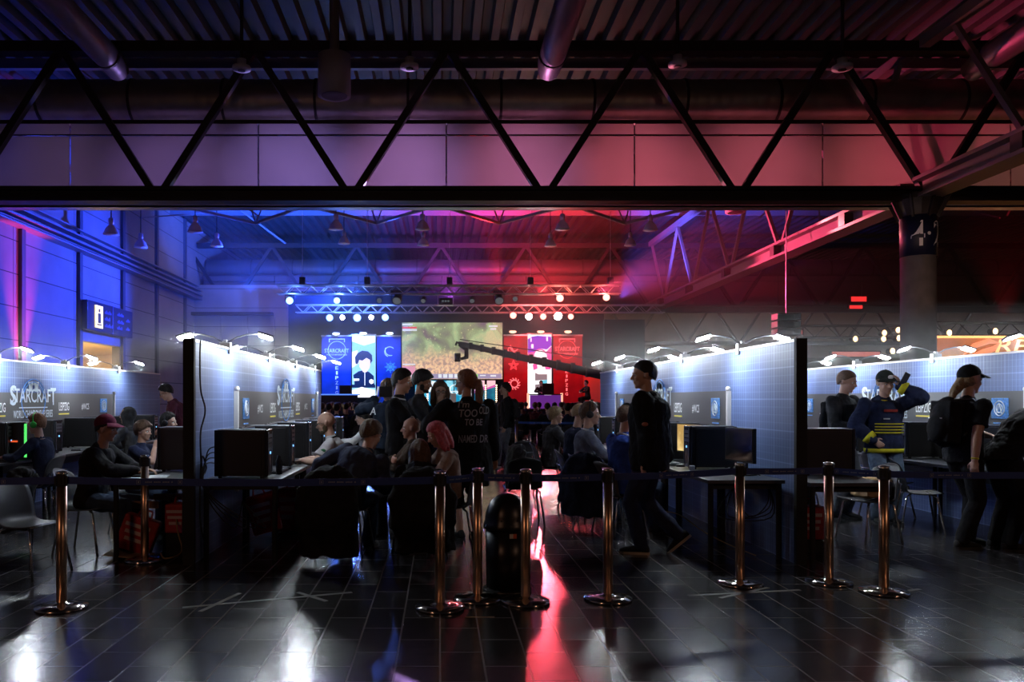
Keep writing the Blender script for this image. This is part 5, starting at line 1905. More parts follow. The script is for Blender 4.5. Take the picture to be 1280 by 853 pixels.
def person(x, y, yaw, H=1.8, pose='stand', lean=4, side=0, bw=1.0, head=(0, 0, 0), hf=0.0,
           arms=None, feet=None, seat=0.45, skin=SKIN, hair='short', hmat=H_dark,
           top=None, sleeve='long', inflate=0.014, hood=False, bottom=None, hem=0.0, legs_bare=False,
           shoe=None, sole=None, label='', extra=(), vox=0.0075, beard=None, collar=None, zbase=0.0, curl=0.5, coat=0.0, torso_twist=0, cuffs=None, knees=None, hemband=None):
    s = H / 1.8
    hs = s * 1.08
    o = empty('person', (x, y, zbase), label, 'person', rz=0)
    yaw = math.radians(yaw)
    Z = Matrix.Rotation(yaw, 3, 'Z')
    off = V3((x, y, zbase))

    def Wd(mesh):       # rotate finished local meshes with the root
        return mesh
    o.rotation_euler = (0, 0, yaw)
    hz = (0.525 * H) if pose != 'sit' else seat + 0.095 * s
    P = V3((0, 0, hz))
    le, sd = math.radians(lean), math.radians(side)
    L = 0.285 * H

    def spine(a, b):
        return V3((math.sin(a) * math.cos(b), math.sin(b), math.cos(a) * math.cos(b)))
    s1 = spine(le * 0.75, sd * 0.8)
    s2 = spine(le * 1.2, sd * 1.2)
    mid = P + s1 * L * 0.5
    N = mid + s2 * L * 0.5
    lat = V3((0, 1, 0)) - s2 * s2.y
    lat.normalize()
    if torso_twist:
        lat = Matrix.Rotation(math.radians(torso_twist), 3, s2) @ lat
    fwd = lat.cross(s2).normalized()
    shw = 0.106 * H * bw
    SH = {1: N - s2 * 0.03 * s + lat * shw, -1: N - s2 * 0.03 * s - lat * shw}
    nd = (s2 * 0.6 + V3((0.12 + hf, 0, 0.8))).normalized()
    hp, hy, hr = [math.radians(a) for a in head]
    HR = Matrix.Rotation(hy, 3, 'Z') @ Matrix.Rotation(hp, 3, 'Y') @ Matrix.Rotation(hr, 3, 'X')
    HC = N + nd * (0.062 * H) + HR @ V3((0.018 * s, 0, 0.12 * s)) * 0.9
    # ---- arms
    l1, l2 = 0.165 * H, 0.145 * H
    arms = arms or {}
    A = {}
    for q, k in ((1, 'L'), (-1, 'R')):
        a = arms.get(k)
        if a is None:
            T = SH[q] + V3((0.04 * s, 0.05 * q * s, -(l1 + l2) * 0.97))
            hint = (-1, 0.3 * q, 0)
            dv, nv, cu = None, (0.2, -q, 0), 0.45
        else:
            T = V3(a[0])
            if len(a) > 4 and a[4] == 'rel':
                T = SH[q] + T
            hint = a[1]
            dv = a[2] if len(a) > 2 else None
            nv = a[3] if len(a) > 3 and a[3] else (0, 0, -1)
            cu = curl
        E, T = ik(SH[q], T, l1, l2, hint)
        if dv is None:
            dv = (T - E).normalized()
        A[q] = (E, T, V3(dv), V3(nv), cu)
    # ---- legs
    t1, t2 = 0.245 * H, 0.235 * H
    HJ = {1: P + V3((0, 0.05 * H * bw, -0.02 * H)), -1: P + V3((0, -0.05 * H * bw, -0.02 * H))}
    G = {}
    for q, k in ((1, 'L'), (-1, 'R')):
        f_ = (feet or {}).get(k)
        if f_ is None:
            f_ = (0.0, 0.09 * q * s, 0.0, 0.0, 8 * q) if pose != 'sit' else (0.40 * s, 0.12 * q * s, 0, 0, 8 * q)
        AN = V3((f_[0], f_[1], f_[2] + 0.085 * s))
        Kn, AN = ik(HJ[q], AN, t1, t2, (1, 0.12 * q, 0.25) if pose == 'sit' else (1, 0.05 * q, 0))
        G[q] = (Kn, AN, f_[3], f_[4])
    # ---- body
    b = MB()

    def torso(mb, g, z0=-0.06, top_=True):
        rr = [(P + s1 * z0 * s, .088, .062), (P + s1 * 0.02, .096, .067), (P.lerp(mid, .55), .083 + .0 * bw, .060), (mid, .084, .062), (mid.lerp(N, .45), .095, .067), (mid.lerp(N, .78), .1, .062), (N - s2 * 0.012, .075, .046), (N + s2 * 0.012, .04, .036)]
        rings = []
        for i, (c, a_, d_) in enumerate(rr):
            sh = -fwd * 0.012 * s if i > 3 else V3((0, 0, 0))
            l_ = V3((0, 1, 0)) if i < 3 else lat
            f2 = V3((1, 0, 0)) if i < 3 else fwd
            depth = d_ * H * (bw if bw > 1 else 1) + g
            rings.append((c + sh, l_ * (a_ * H * bw + g), f2 * depth))
        mb.loft(rings)
    torso(b, 0)
    ar = (0.031 * H, 0.029 * H, 0.0235 * H, 0.0245 * H, 0.0155 * H)
    if bw > 1:
        ar = tuple(q * (0.5 + 0.5 * bw) for q in ar)
    lr = (0.05 * H, 0.047 * H, 0.034 * H, 0.034 * H, 0.021 * H)
    for q in (1, -1):
        E, T, dv, nv, cu = A[q]
        limb(b, SH[q], E, T, ar)
        hand(b, T, dv, nv, 1 if (dv.cross(nv)).dot(V3((0.3, -q * 0.2, 1))) > 0 else -1, s, cu)
        Kn, AN, tp_, fd = G[q]
        limb(b, HJ[q], Kn, AN, lr)
    capsule(b, N - s2 * 0.02, HC + HR @ V3((-0.012 * s, 0, -0.05 * s)), 0.034 * H, 0.031 * H)
    head_geo(b, HC, HR, hs)
    me = remesh(b, vox, 2)
    me.materials.append(skin)
    bo = bpy.data.objects.new('body', me)
    COL.objects.link(bo)
    bo.parent = o
    WO[bo.name] = V3((0, 0, 0))

    def add(name, mesh, m, parent=o):
        mesh.materials.append(m)
        c = bpy.data.objects.new(name, mesh)
        COL.objects.link(c)
        c.parent = parent
        WO[c.name] = V3((0, 0, 0))
        return c

    def HP(x_, y_, z_):
        return HC + HR @ V3((x_ * hs, y_ * hs, z_ * hs))
    # eyes and brows
    if vox < 0.01:
        ev, iv, br = MB(), MB(), MB()
        for q in (-1, 1):
            e1 = MB().ell(HP(0.077, 0.031 * q, 0.004), (0.011 * hs, 0.015 * hs, 0.0085 * hs), HR, 10, 8)
            eo = e1.build('eye', M_eye, None, True)
            eo.parent = bo
            e2 = MB().ell(HP(0.0865, 0.031 * q, 0.004), (0.003 * hs, 0.006 * hs, 0.006 * hs), HR, 8, 6).build('iris', M_iris, None, True)
            e2.parent = eo
            br.tube([HP(0.088, 0.014 * q, 0.022), HP(0.09, 0.03 * q, 0.027), HP(0.08, 0.047 * q, 0.021)], 0.0038 * hs, 5)
        add('eyebrows', br.mesh('b', True), hmat)
    # ---- clothes
    g = inflate
    if top is not None:
        c = MB()
        z0 = -0.09 - coat
        torso(c, g, z0)
        if coat > 0.12:
            c.loft([(P + V3((0, 0, -coat)), V3((0, .115 * H * bw + g, 0)), V3((.085 * H + g, 0, 0))), (P + s1 * 0.05, V3((0, .1 * H * bw + g, 0)), V3((.072 * H + g, 0, 0)))])
        for q in (1, -1):
            E, T, dv, nv, cu = A[q]
            a2 = tuple(r_ + g * 0.8 for r_ in ar)
            if sleeve == 'long':
                limb(c, SH[q], E, E.lerp(T, 0.97), (a2[0], a2[1], a2[2] + .004, a2[3] + .002, a2[4] + .004))
            elif sleeve == 'rolled':
                limb(c, SH[q], E, E.lerp(T, 0.3), (a2[0], a2[1], a2[2] + .004, a2[3] + .002, a2[3]))
            else:
                M2 = SH[q].lerp(E, 0.72)
                c.tube([SH[q], SH[q].lerp(E, .4), M2], [a2[0] + .002, a2[1] + .006, a2[1] + .012], 14)
                c.ell(SH[q], (a2[0],) * 3, nu=12, nv=8)
        if hood:
            hb = N + s2 * 0.015 - fwd * 0.055 * s
            Mh = Matrix((fwd, lat, s2)).transposed()
            c.ell(hb, (0.055 * s, 0.105 * s, 0.06 * s), Mh, 16, 10)
            for q in (1, -1):
                capsule(c, hb + lat * 0.085 * s * q, N + fwd * 0.075 * s + lat * 0.035 * q - s2 * 0.03, 0.032 * s, 0.018 * s)
        if hood == 'up':
            c.ell(HC + HR @ V3((-0.02 * s, 0, 0.012 * s)), (0.118 * s, 0.1 * s, 0.13 * s), HR, 18, 12)
            capsule(c, N, HC, 0.085 * s, 0.08 * s)
        if not hood or collar:
            capsule(c, N - s2 * 0.02, N + s2 * 0.022 + fwd * 0.003, 0.042 * H + g * .4, 0.037 * H + g * .2)
        me = remesh(c, 0.011, 2, folds=0.011 + g * 0.3, ffreq=9)
        to = add('hoodie' if hood else ('jacket' if g > 0.02 else 'shirt'), me, top)
        if collar:
            cm_ = MB()
            pts = []
            for i in range(17):
                a_ = 2 * PI * i / 16
                pts.append(N + s2 * (0.024 + 0.012 * math.cos(a_) * -1) + fwd * 0.072 * s * math.cos(a_) + lat * 0.072 * s * math.sin(a_))
            cm_.tube(pts, 0.011 * s, 8, cap=False)
            add('collar', cm_.mesh('c', True), collar, to)
        if hemband:
            c3 = MB().loft([(P + s1 * z0 * s, V3((0, .088 * H * bw + g + .012, 0)), V3((.062 * H * max(bw, 1) + g + .012, 0, 0))), (P + s1 * (z0 * s + 0.05), V3((0, .09 * H * bw + g + .012, 0)), V3((.064 * H * max(bw, 1) + g + .012, 0, 0)))])
            add('hem_band', c3.mesh('h', True), hemband, to)
        if cuffs:
            for q in (1, -1):
                E, T, dv, nv, cu = A[q]
                c2 = MB().tube([E.lerp(T, 0.72), E.lerp(T, 0.98)], [ar[3] + g + .004, ar[4] + g + .006], 14)
                add('cuff', c2.mesh('c', True), cuffs, to)
    if bottom is not None:
        c = MB()
        gg = 0.012
        c.loft([(P + V3((0, 0, -0.075 * s)), V3((0, .09 * H * bw + gg, 0)), V3((.062 * H * max(bw, 1) + gg, 0, 0))), (P, V3((0, .097 * H * bw + gg, 0)), V3((.068 * H * max(bw, 1) + gg, 0, 0))), (P + s1 * 0.07, V3((0, .088 * H * bw + gg, 0)), V3((.062 * H * max(bw, 1) + gg, 0, 0)))])
        for q in (1, -1):
            Kn, AN, tp_, fd = G[q]
            a2 = tuple(r_ + gg for r_ in lr)
            if legs_bare:
                c.tube([HJ[q], HJ[q].lerp(Kn, .5), Kn], [a2[0], a2[1] + .01, a2[2] + 0.02], 14)
            else:
                limb(c, HJ[q], Kn, AN + V3((0, 0, 0.0)), (a2[0], a2[1], a2[2] + .003, a2[3] + .004, a2[4] + .018))
        me = remesh(c, 0.012, 2, folds=0.012, ffreq=9)
        add('shorts' if legs_bare else 'trousers', me, bottom)
    for q in (1, -1):
        Kn, AN, tp_, fd = G[q]
        # foot frame: heading fd degrees, pitch tp_ degrees (toe down positive)
        R2 = Matrix.Rotation(math.radians(fd), 3, 'Z') @ Matrix.Rotation(math.radians(tp_), 3, 'Y')

        def FP(a_, b_, c_):
            return AN + R2 @ V3((a_ * s, b_ * s, c_ * s))
        sh = MB()
        rings = []
        for (a_, wd, ht, zc) in ((-0.075, .018, .02, -.045), (-0.062, .034, .04, -.035), (-0.02, .04, .055, -.022), (0.04, .042, .042, -.034), (0.1, .047, .032, -.045), (0.155, .044, .025, -.052), (0.19, .028, .016, -.058), (0.2, .01, .008, -.062)):
            rings.append((FP(a_, 0, zc), R2 @ V3((0, wd * s, 0)), R2 @ V3((0, 0, ht * s))))
        sh.loft(rings)
        so = add('shoe', sh.mesh('shoe', True), shoe or M_matt)
        sl = MB()
        pl = [(-0.078, -.02), (-0.06, -.038), (0.0, -.038), (0.1, -.048), (0.16, -.044), (0.2, -.02), (0.205, 0.0), (0.2, .02), (0.16, .044), (0.1, .048), (0.0, .038), (-0.06, .038), (-0.078, .02)]
        sl.prism(pl, FP(0, 0, -0.086), R2 @ V3((s, 0, 0)), R2 @ V3((0, s, 0)), R2 @ V3((0, 0, 0.024 * s)))
        add('sole', sl.mesh('sole'), sole or M_soleb, so)
    # ---- hair and headwear
    if hair in ('short', 'crop', 'long', 'pony', 'bob', 'mop', 'bun'):
        h = MB()
        if hair == 'short':
            dome(h, HC, HR, hs, 0.015, 60, 90, 114, 152, lift=0.01)
            h.ell(HP(0.045, 0, 0.1), (0.04 * hs, 0.05 * hs, 0.02 * hs), HR)
        elif hair == 'crop':
            dome(h, HC, HR, hs, 0.009, 62, 88, 112, 146)
        elif hair == 'mop':
            dome(h, HC, HR, hs, 0.024, 70, 98, 118, 152, lift=0.006)
            h.ell(HP(0.06, 0.02, 0.085), (0.045 * hs, 0.055 * hs, 0.025 * hs), HR)
        else:
            dome(h, HC, HR, hs, 0.018, 62, 90, 120, 152, lift=0.004)
        if hair in ('long', 'bob'):
            ln = -0.2 if hair == 'long' else -0.13
            for (yy, xx) in ((0.07, -0.03), (-0.07, -0.03), (0.04, -0.085), (-0.04, -0.085), (0.0, -0.1), (0.082, 0.01), (-0.082, 0.01)):
                dz = ln + random.uniform(-0.02, 0.02)
                h.tube([HP(xx, yy, 0.06), HP(xx * 1.1, yy * 1.12, -0.03), HP(xx * 1.05, yy * 1.15, dz * 0.7), HP(xx, yy * 1.05, dz)], [0.03 * hs, 0.036 * hs, 0.032 * hs, 0.012 * s], 10)
        if hair == 'pony':
            h.ell(HP(-0.115, 0, 0.03), (0.03 * hs,) * 3, HR)
            h.tube([HP(-0.11, 0, 0.035), HP(-0.15, 0, 0.0), HP(-0.155, 0, -0.09), HP(-0.15, 0.01, -0.19), HP(-0.14, 0.01, -0.26)], [0.022 * hs, 0.036 * hs, 0.046 * hs, 0.04 * hs, 0.015 * s], 12)
        if hair == 'bun':
            h.ell(HP(-0.12, 0, 0.06), (0.04 * hs,) * 3, HR)
        me = remesh(h, 0.008 if vox < .01 else .012, 1, strand=0.007 if hair != 'crop' else 0.002)
        add('hair', me, hmat)
    elif hair == 'tail':       # long hair gathered under a cap
        h = MB()
        h.tube([HP(-0.08, 0.0, 0.0), HP(-0.12, 0.0, -0.05), HP(-0.16, 0.0, -0.11), HP(-0.2, 0.0, -0.19)], [0.05 * hs, 0.05 * hs, 0.042 * hs, 0.02 * s], 12)
        h.ell(HP(-0.05, 0, 0.0), (0.07 * hs, 0.08 * hs, 0.07 * hs), HR)
        add('hair', remesh(h, 0.009, 1, strand=0.008), hmat)
    elif hair == 'capsides':
        h = MB()
        dome(h, HC, HR, hs, 0.004, 64, 80, 104, 134)
        add('hair', remesh(h, 0.009, 1, strand=0.002), hmat)
    elif hair == 'fringe':      # shaved with a shadow of hair
        h = MB()
        dome(h, HC, HR, hs, 0.0012, 10, 30, 104, 145)
        add('hair', h.mesh('h', True), hmat)
    if beard is not None:
        bb = MB()
        bb.ell(HP(0.036, 0, -0.082), (0.05 * hs, 0.044 * hs, 0.036 * hs), HR)
        bb.ell(HP(0.074, 0, -0.095), (0.019 * hs, 0.025 * hs, 0.021 * hs), HR)
        bb.ell(HP(0.082, 0, -0.043), (0.014 * hs, 0.03 * hs, 0.007 * hs), HR)
        for q in (-1, 1):
            bb.ell(HP(0.012, 0.05 * q, -0.055), (0.03 * hs, 0.016 * hs, 0.042 * hs), HR)
        add('beard', remesh(bb, 0.007, 1, strand=0.004), beard)
    for e in extra:
        if e[0] == 'cap' or e[0] == 'beanie':
            cp = MB()
            if e[0] == 'cap':
                dome(cp, HC, HR, hs, 0.017, 68, 74, 80, 96, lift=0.014)
            else:
                dome(cp, HC, HR, hs, 0.016, 68, 78, 88, 100, lift=0.004)
            co_ = add('cap', cp.mesh('cap', True), e[1])
            if e[0] == 'cap':
                bm = MB()
                vs, fs = [], []
                n_ = 12
                flip = e[3] if len(e) > 3 else 1
                for i in range(n_ + 1):
                    a_ = math.radians(-62 + 124 * i / n_)
                    for (rr_, zz) in ((0.094, 0.074), (0.094 + 0.085 * math.cos(a_ * 1.1) ** 0.5, 0.052 - 0.022 * abs(math.sin(a_)))):
                        for dz in (0, -0.006):
                            vs.append(HP((rr_ * math.cos(a_) - 0.006) * flip, rr_ * math.sin(a_) * 0.9, zz + dz))
                for i in range(n_):
                    k_ = i * 4
                    fs += [(k_, k_ + 2, k_ + 6, k_ + 4), (k_ + 1, k_ + 5, k_ + 7, k_ + 3), (k_ + 2, k_ + 3, k_ + 7, k_ + 6), (k_, k_ + 4, k_ + 5, k_ + 1)]
                bm.add(vs, fs)
                add('brim', bm.mesh('brim', True), e[2] or e[1], co_)
                add('button', MB().ell(HP(-0.014, 0, 0.155), (0.009 * hs, 0.009 * hs, 0.006 * hs), HR, 8, 6).mesh('b', True), e[1], co_)
                if len(e) > 4:
                    add('badge', MB().ell(HP(0.1, 0, 0.085), (0.012 * hs, 0.03 * hs, 0.024 * hs), HR, 10, 6).mesh('b', True), e[4], co_)
        elif e[0] == 'glasses':
            gl = MB()
            for q in (-1, 1):
                pts = [HP(0.1, 0.032 * q + 0.024 * math.cos(a_ * PI / 6), 0.002 + 0.017 * math.sin(a_ * PI / 6)) for a_ in range(13)]
                gl.tube(pts, 0.0026 * hs, 5)
                gl.tube([HP(0.098, 0.057 * q, 0.006), HP(0.02, 0.078 * q, 0.008), HP(-0.015, 0.082 * q, 0.0)], 0.0026 * hs, 5)
            gl.tube([HP(0.1, -0.009, 0.006), HP(0.103, 0, 0.009), HP(0.1, 0.009, 0.006)], 0.0025 * hs, 5)
            add('glasses', gl.mesh('g', True), M_frame)
        elif e[0] == 'headphones':
            hd_ = MB()
            pts = [HP(-0.012, 0.092 * math.cos(a_ * PI / 12), 0.0 + 0.14 * math.sin(a_ * PI / 12)) for a_ in range(13)]
            hd_.tube(pts, 0.011 * hs, 8, sx=1.6)
            ho = add('headphones', hd_.mesh('h', True), e[1])
            for q in (-1, 1):
                cpm = MB().lathe([(0.0001, -.02), (0.036, -.02), (0.042, -.008), (0.042, .008), (0.03, .022), (0.0001, .024)], (0, 0, 0), 20, HR @ Matrix.Rotation(-q * PI / 2, 3, 'X'))
                cpm.v = [p_ * hs + HP(-0.01, 0.095 * q, -0.002) for p_ in cpm.v]
                add('ear_cup', cpm.mesh('c', True), e[2], ho)
            if len(e) > 3:
                add('microphone', MB().tube([HP(0.0, 0.1, -0.03), HP(0.05, 0.085, -0.07), HP(0.085, 0.05, -0.07)], 0.004 * hs, 5).ell(HP(0.087, 0.048, -0.07), (0.009 * hs,) * 3, HR, 8, 6).mesh('m', True), M_black, ho)
        elif e[0] == 'wristband':
            q = e[2]
            E, T, dv, nv, cu = A[q]
            add('wristband', MB().tube([E.lerp(T, 0.9), E.lerp(T, 0.96)], 0.0155 * H + 0.006, 12).mesh('w', True), e[1])
        elif e[0] == 'backprint':
            # lettering lying on the curved back
            bk = mid.lerp(N, 0.35) - fwd * (0.067 * H * max(bw, 1) + g + 0.018)
            ms = MB()
            for (txt, w_, h_, u0, v0) in e[1]:
                gm = text_geo(txt, w_, h_, (0, 0, 0), (1, 0, 0), (0, 0, 1), (0, 0, 0), shear=0.15)
                for i in range(len(gm.v)):
                    u_, v_ = gm.v[i].x + u0, gm.v[i].z + v0
                    ms.v.append(bk + lat * -u_ + s2 * v_ + fwd * (0.9 * u_ * u_ + 0.02 * 0))
                o_ = len(ms.v) - len(gm.v)
                ms.f += [tuple(i + o_ for i in f_) for f_ in gm.f]
            add('printed_lettering', ms.mesh('t'), e[2], to)
        elif e[0] == 'patch':
            # round patch on an upper sleeve
            q = e[2]
            E, T, dv, nv, cu = A[q]
            pc = SH[q].lerp(E, e[3] if len(e) > 3 else 0.4) + V3((0, q, 0.15)).normalized() * (ar[1] + g + 0.012)
            add('sleeve_patch', MB().ell(pc, (0.03, 0.008, 0.02), None, 14, 8).mesh('p', True), e[1], to)
        elif e[0] == 'chestprint':
            bk = mid.lerp(N, 0.35) + fwd * (0.067 * H * max(bw, 1) + g - 0.002)
            for (kind, w_, h_, u0, v0, m_) in e[1]:
                if kind == 'bar':
                    gm = MB().box(u0 - w_ / 2, u0 + w_ / 2, 0, 0.01, v0, v0 + h_)
                    vs2 = []
                    # curved bar in segments
                    gm = MB()
                    n_ = 8
                    vs_, fs_ = [], []
                    for i in range(n_ + 1):
                        u_ = u0 - w_ / 2 + w_ * i / n_
                        for v_ in (v0, v0 + h_):
                            for d_ in (-0.008, 0.006):
                                vs_.append(bk + lat * u_ + s2 * v_ + fwd * (d_ - 1.6 * u_ * u_))
                    for i in range(n_):
                        k_ = i * 4
                        fs_ += [(k_ + 1, k_ + 5, k_ + 7, k_ + 3), (k_, k_ + 4, k_ + 5, k_ + 1), (k_ + 2, k_ + 3, k_ + 7, k_ + 6)]
                    add('printed_stripe', MB().add(vs_, fs_).mesh('s'), m_, to)
    o['hc'] = 0
    del o['hc']
    return o, {'N': N, 'HC': HC, 'P': P, 'A': A, 'SH': SH, 'Z': Z, 'off': off, 's2': s2, 'fwd': fwd, 'lat': lat}


def world_pt(info, p):
    return info['off'] + info['Z'] @ V3(p)


def backpack(info, m, label, w=0.3, h=0.46, dpt=0.17, gap=0.1, dz=-0.22):
    s2, fwd, lat, N = info['s2'], info['fwd'], info['lat'], info['N']
    c = N + s2 * dz - fwd * (gap + dpt * 0.55)
    Mx = Matrix((fwd, lat, s2)).transposed()
    b = MB().obox(c, (dpt * .36, w * .4, h * .4), Mx).ell(c, (dpt * .55, w * .5, h * .5), Mx)
    b.ell(c - fwd * dpt * 0.4 - s2 * h * 0.12, (dpt * .32, w * .36, h * .3), Mx)
    Z, off = info['Z'], info['off']
    root = empty('backpack', off + Z @ c, label, 'backpack')
    me = remesh(b, 0.012, 3, folds=0.008)
    T = Matrix.Translation(off - (off + Z @ c)) @ Z.to_4x4()
    me.transform(T)
    me.materials.append(m)
    q = bpy.data.objects.new('bag', me)
    COL.objects.link(q)
    q.parent = root
    st_ = MB()
    for k in (1, -1):
        sh = N + lat * 0.075 * k
        st_.tube([c + s2 * h * .42 + lat * .07 * k, sh + s2 * 0.035 - fwd * 0.02, sh + fwd * 0.075 - s2 * 0.05, sh + fwd * 0.095 - s2 * 0.16, c + lat * w * .45 * k - s2 * h * .25 + fwd * 0.08], 0.014, 8, sx=1.6)
    sm = st_.mesh('strap', True)
    sm.transform(T)
    sm.materials.append(M_black)
    q2 = bpy.data.objects.new('strap', sm)
    COL.objects.link(q2)
    q2.parent = root
    pk = MB().tube([c - fwd * dpt * .62 + lat * (w * (-.26 + .065 * i)) + s2 * (h * .05) + fwd * 0.004 * abs(i - 4) for i in range(9)], 0.006, 5).mesh('z', True)
    pk.transform(T)
    pk.materials.append(M_alu)
    q3 = bpy.data.objects.new('pocket_zip', pk)
    COL.objects.link(q3)
    q3.parent = root
    return root
# ================================================================== barrier posts, belt, bin
def post_proto():
    o = empty('barrier_post', (0, 0, 0), 'x', 'barrier post', 'barrier posts of the belt line')
    MB().lathe([(0.0001, 0), (0.178, 0), (0.182, 0.01), (0.176, 0.022), (0.1, 0.034), (0.045, 0.04), (0.037, 0.05)], (0, 0, 0), 40).build('base_plate', M_steelbase, o, smooth=True)
    MB().lathe([(0.036, 0.03), (0.036, 0.88)], (0, 0, 0), 28).build('post', M_brass, o, smooth=True)
    h = MB().lathe([(0.0385, 0.88), (0.0385, 0.965)], (0, 0, 0), 28).box(-0.046, 0.046, -0.016, 0.016, 0.885, 0.955).build('belt_cassette', M_black, o)
    MB().lathe([(0.041, 0.965), (0.043, 0.972), (0.04, 0.985), (0.0001, 0.99)], (0, 0, 0), 28).build('cap', M_chrome, h, smooth=True)
    return o


bp = post_proto()
posts = [(77, 5.75, 'leftmost of the front row'), (550, 5.75, 'to the left of the trash bin, nearer the camera'), (597, 6.0, 'touching the left side of the trash bin'), (657, 5.92, 'in front of the right side of the trash bin'),
         (760, 6.0, 'in front of the walking man'), (925, 6.5, 'before the right tables'), (1036, 6.55, 'left of the close pair on the right'), (1105, 6.22, 'right of the close pair on the right'), (181, 7.45, 'farther back beside the player in the maroon cap'), (1420, 6.3, '')]
PP = []
for i, (px, yy, nm) in enumerate(posts):
    X_ = (px - CX) * yy / F0
    PP.append(V3((X_, yy, 0)))
    lab = 'coppery metal barrier post ' + nm
    if i == 0:
        bp.location = (X_, yy, 0)
        bp['label'] = lab
    elif nm:
        copy_tree(bp, (X_, yy, 0), 0, lab)
M_belt = mat('navy_belt', (0.02, 0.05, 0.24), 0.6)
M_btxt = mat('belt_print', (0.3, 0.34, 0.45), 0.6)


def belt(p, q, lab, zc=0.92, text=True):
    d_ = (q - p)
    L_ = d_.length
    d_.normalize()
    nrm = V3((d_.y, -d_.x, 0))
    a, b_ = p + d_ * 0.045, q - d_ * 0.045
    vs, fs = [], []
    N_ = 16
    for i in range(N_ + 1):
        t = i / N_
        sag = -0.012 * L_ * 4 * t * (1 - t) * 0.5
        c_ = a.lerp(b_, t)
        for (dz, dn) in ((-0.026, -0.001), (0.026, -0.001), (0.026, 0.001), (-0.026, 0.001)):
            vs.append(c_ + nrm * dn + V3((0, 0, zc + sag + dz)))
    for i in range(N_):
        for k in range(4):
            fs.append((i * 4 + k, i * 4 + (k + 1) % 4, (i + 1) * 4 + (k + 1) % 4, (i + 1) * 4 + k))
    o = MB().add(vs, fs).build('barrier_belt', M_belt, label=lab, cat='barrier belt', group='navy belts between the barrier posts')
    n_ = max(1, int(L_ / 0.95))
    for k in range(n_):
        t = (k + 0.5) / n_
        c_ = a.lerp(b_, t) + V3((0, 0, zc - 0.012 * L_ * 2 * t * (1 - t))) + nrm * 0.002
        m_ = MB()
        for sg in (-1, 1):
            e = c_ + d_ * 0.15 * sg
            for (u0, u1, v0, v1) in ((-.014, .014, .012, .014), (-.014, .014, -.014, -.012), (-.014, -.012, -.014, .014), (.012, .014, -.014, .014), (-.004, .004, -.006, .006)):
                m_.prism([(u0, v0), (u1, v0), (u1, v1), (u0, v1)], e, d_, (0, 0, 1), nrm * 0.001)
        for j in range(16):
            if j % 5 != 4:
                u0 = -0.1 + 0.0125 * j
                m_.prism([(u0, -0.003), (u0 + .009, -0.003), (u0 + .009, 0.003 + 0.002 * (j % 2)), (u0, 0.003)], c_, d_, (0, 0, 1), nrm * 0.001)
        m_.build('printed_mark', M_btxt, o)
    return o


belt(V3((-4.9, 5.75, 0)), PP[0], 'navy belt leaving the leftmost post towards the left frame edge')
belt(PP[0], PP[1], 'long navy belt from the leftmost post to the middle group of posts')
belt(PP[1], PP[2], 'short navy belt just left of the trash bin')
belt(PP[2], PP[3], 'short navy belt passing behind the top of the trash bin')
belt(PP[3], PP[4], 'navy belt between the bin and the walking man')
belt(PP[4], PP[5], 'navy belt crossing in front of the walking man')
belt(PP[5], PP[6], 'navy belt crossing the end of the right partition')
belt(PP[6], PP[7], 'short navy belt within the close pair of posts on the right')
belt(PP[7], PP[9], 'navy belt running from the close pair to the right frame edge')

bx, by = (634 - CX) * 6.3 / F0, 6.3
tb = empty('trash_bin', (bx, by, 0), 'round black trash bin with a domed lid among the barrier posts', 'trash bin')
M_bin = mat('bin_black', (0.008, 0.008, 0.009), 0.34)
MB().lathe([(0.165, 0.025), (0.172, 0.5)], (bx, by, 0), 40).build('body', M_bin, tb, smooth=True)
MB().lathe([(0.0001, 0), (0.19, 0), (0.19, 0.02), (0.17, 0.03)], (bx, by, 0), 40).build('base_ring', M_steelbase if False else M_bin, tb, smooth=True)
dm = [(0.186, 0.49), (0.19, 0.51), (0.182, 0.535)] + [(0.176 * math.cos(a), 0.55 + 0.22 * math.sin(a)) for a in [i * PI / 20 for i in range(10)]] + [(0.0001, 0.77)]
ld = MB().lathe(dm, (bx, by, 0), 40).build('domed_lid', M_bin, tb, smooth=True)
fl = MB()
fl.prism([(-0.09, 0.0), (0.09, 0.0), (0.075, 0.13), (-0.075, 0.13)], (bx + 0.02, by - 0.17, 0.56), (1, 0, 0), V3((0, 0.35, 0.94)), (0, 0.02, 0.0))
fl.build('push_flap', M_black, ld, bevel=0.01)
MB().lathe([(0.0001, 0), (0.012, 0.005), (0.0001, 0.03)], (bx - 0.17, by - 0.09, 0.51), 10).build('lid_catch', M_chrome, ld)
stk = MB()
vs, fs = [], []
for i in range(7):
    a = -PI / 2 + 0.02 + i * 0.055
    for z in (0.435, 0.47):
        vs.append((bx + 0.1735 * math.cos(a), by + 0.1735 * math.sin(a), z))
fs = [(2 * i, 2 * i + 2, 2 * i + 3, 2 * i + 1) for i in range(6)]
MB().add(vs[:8], [f_ for f_ in fs[:3]]).build('sticker', mat('sticker_pale', (0.6, 0.55, 0.5), 0.6), tb)
MB().add(vs[6:], [(0, 2, 3, 1), (2, 4, 5, 3), (4, 6, 7, 5)]).build('sticker', mat('sticker_red', (0.6, 0.12, 0.05), 0.6), tb)

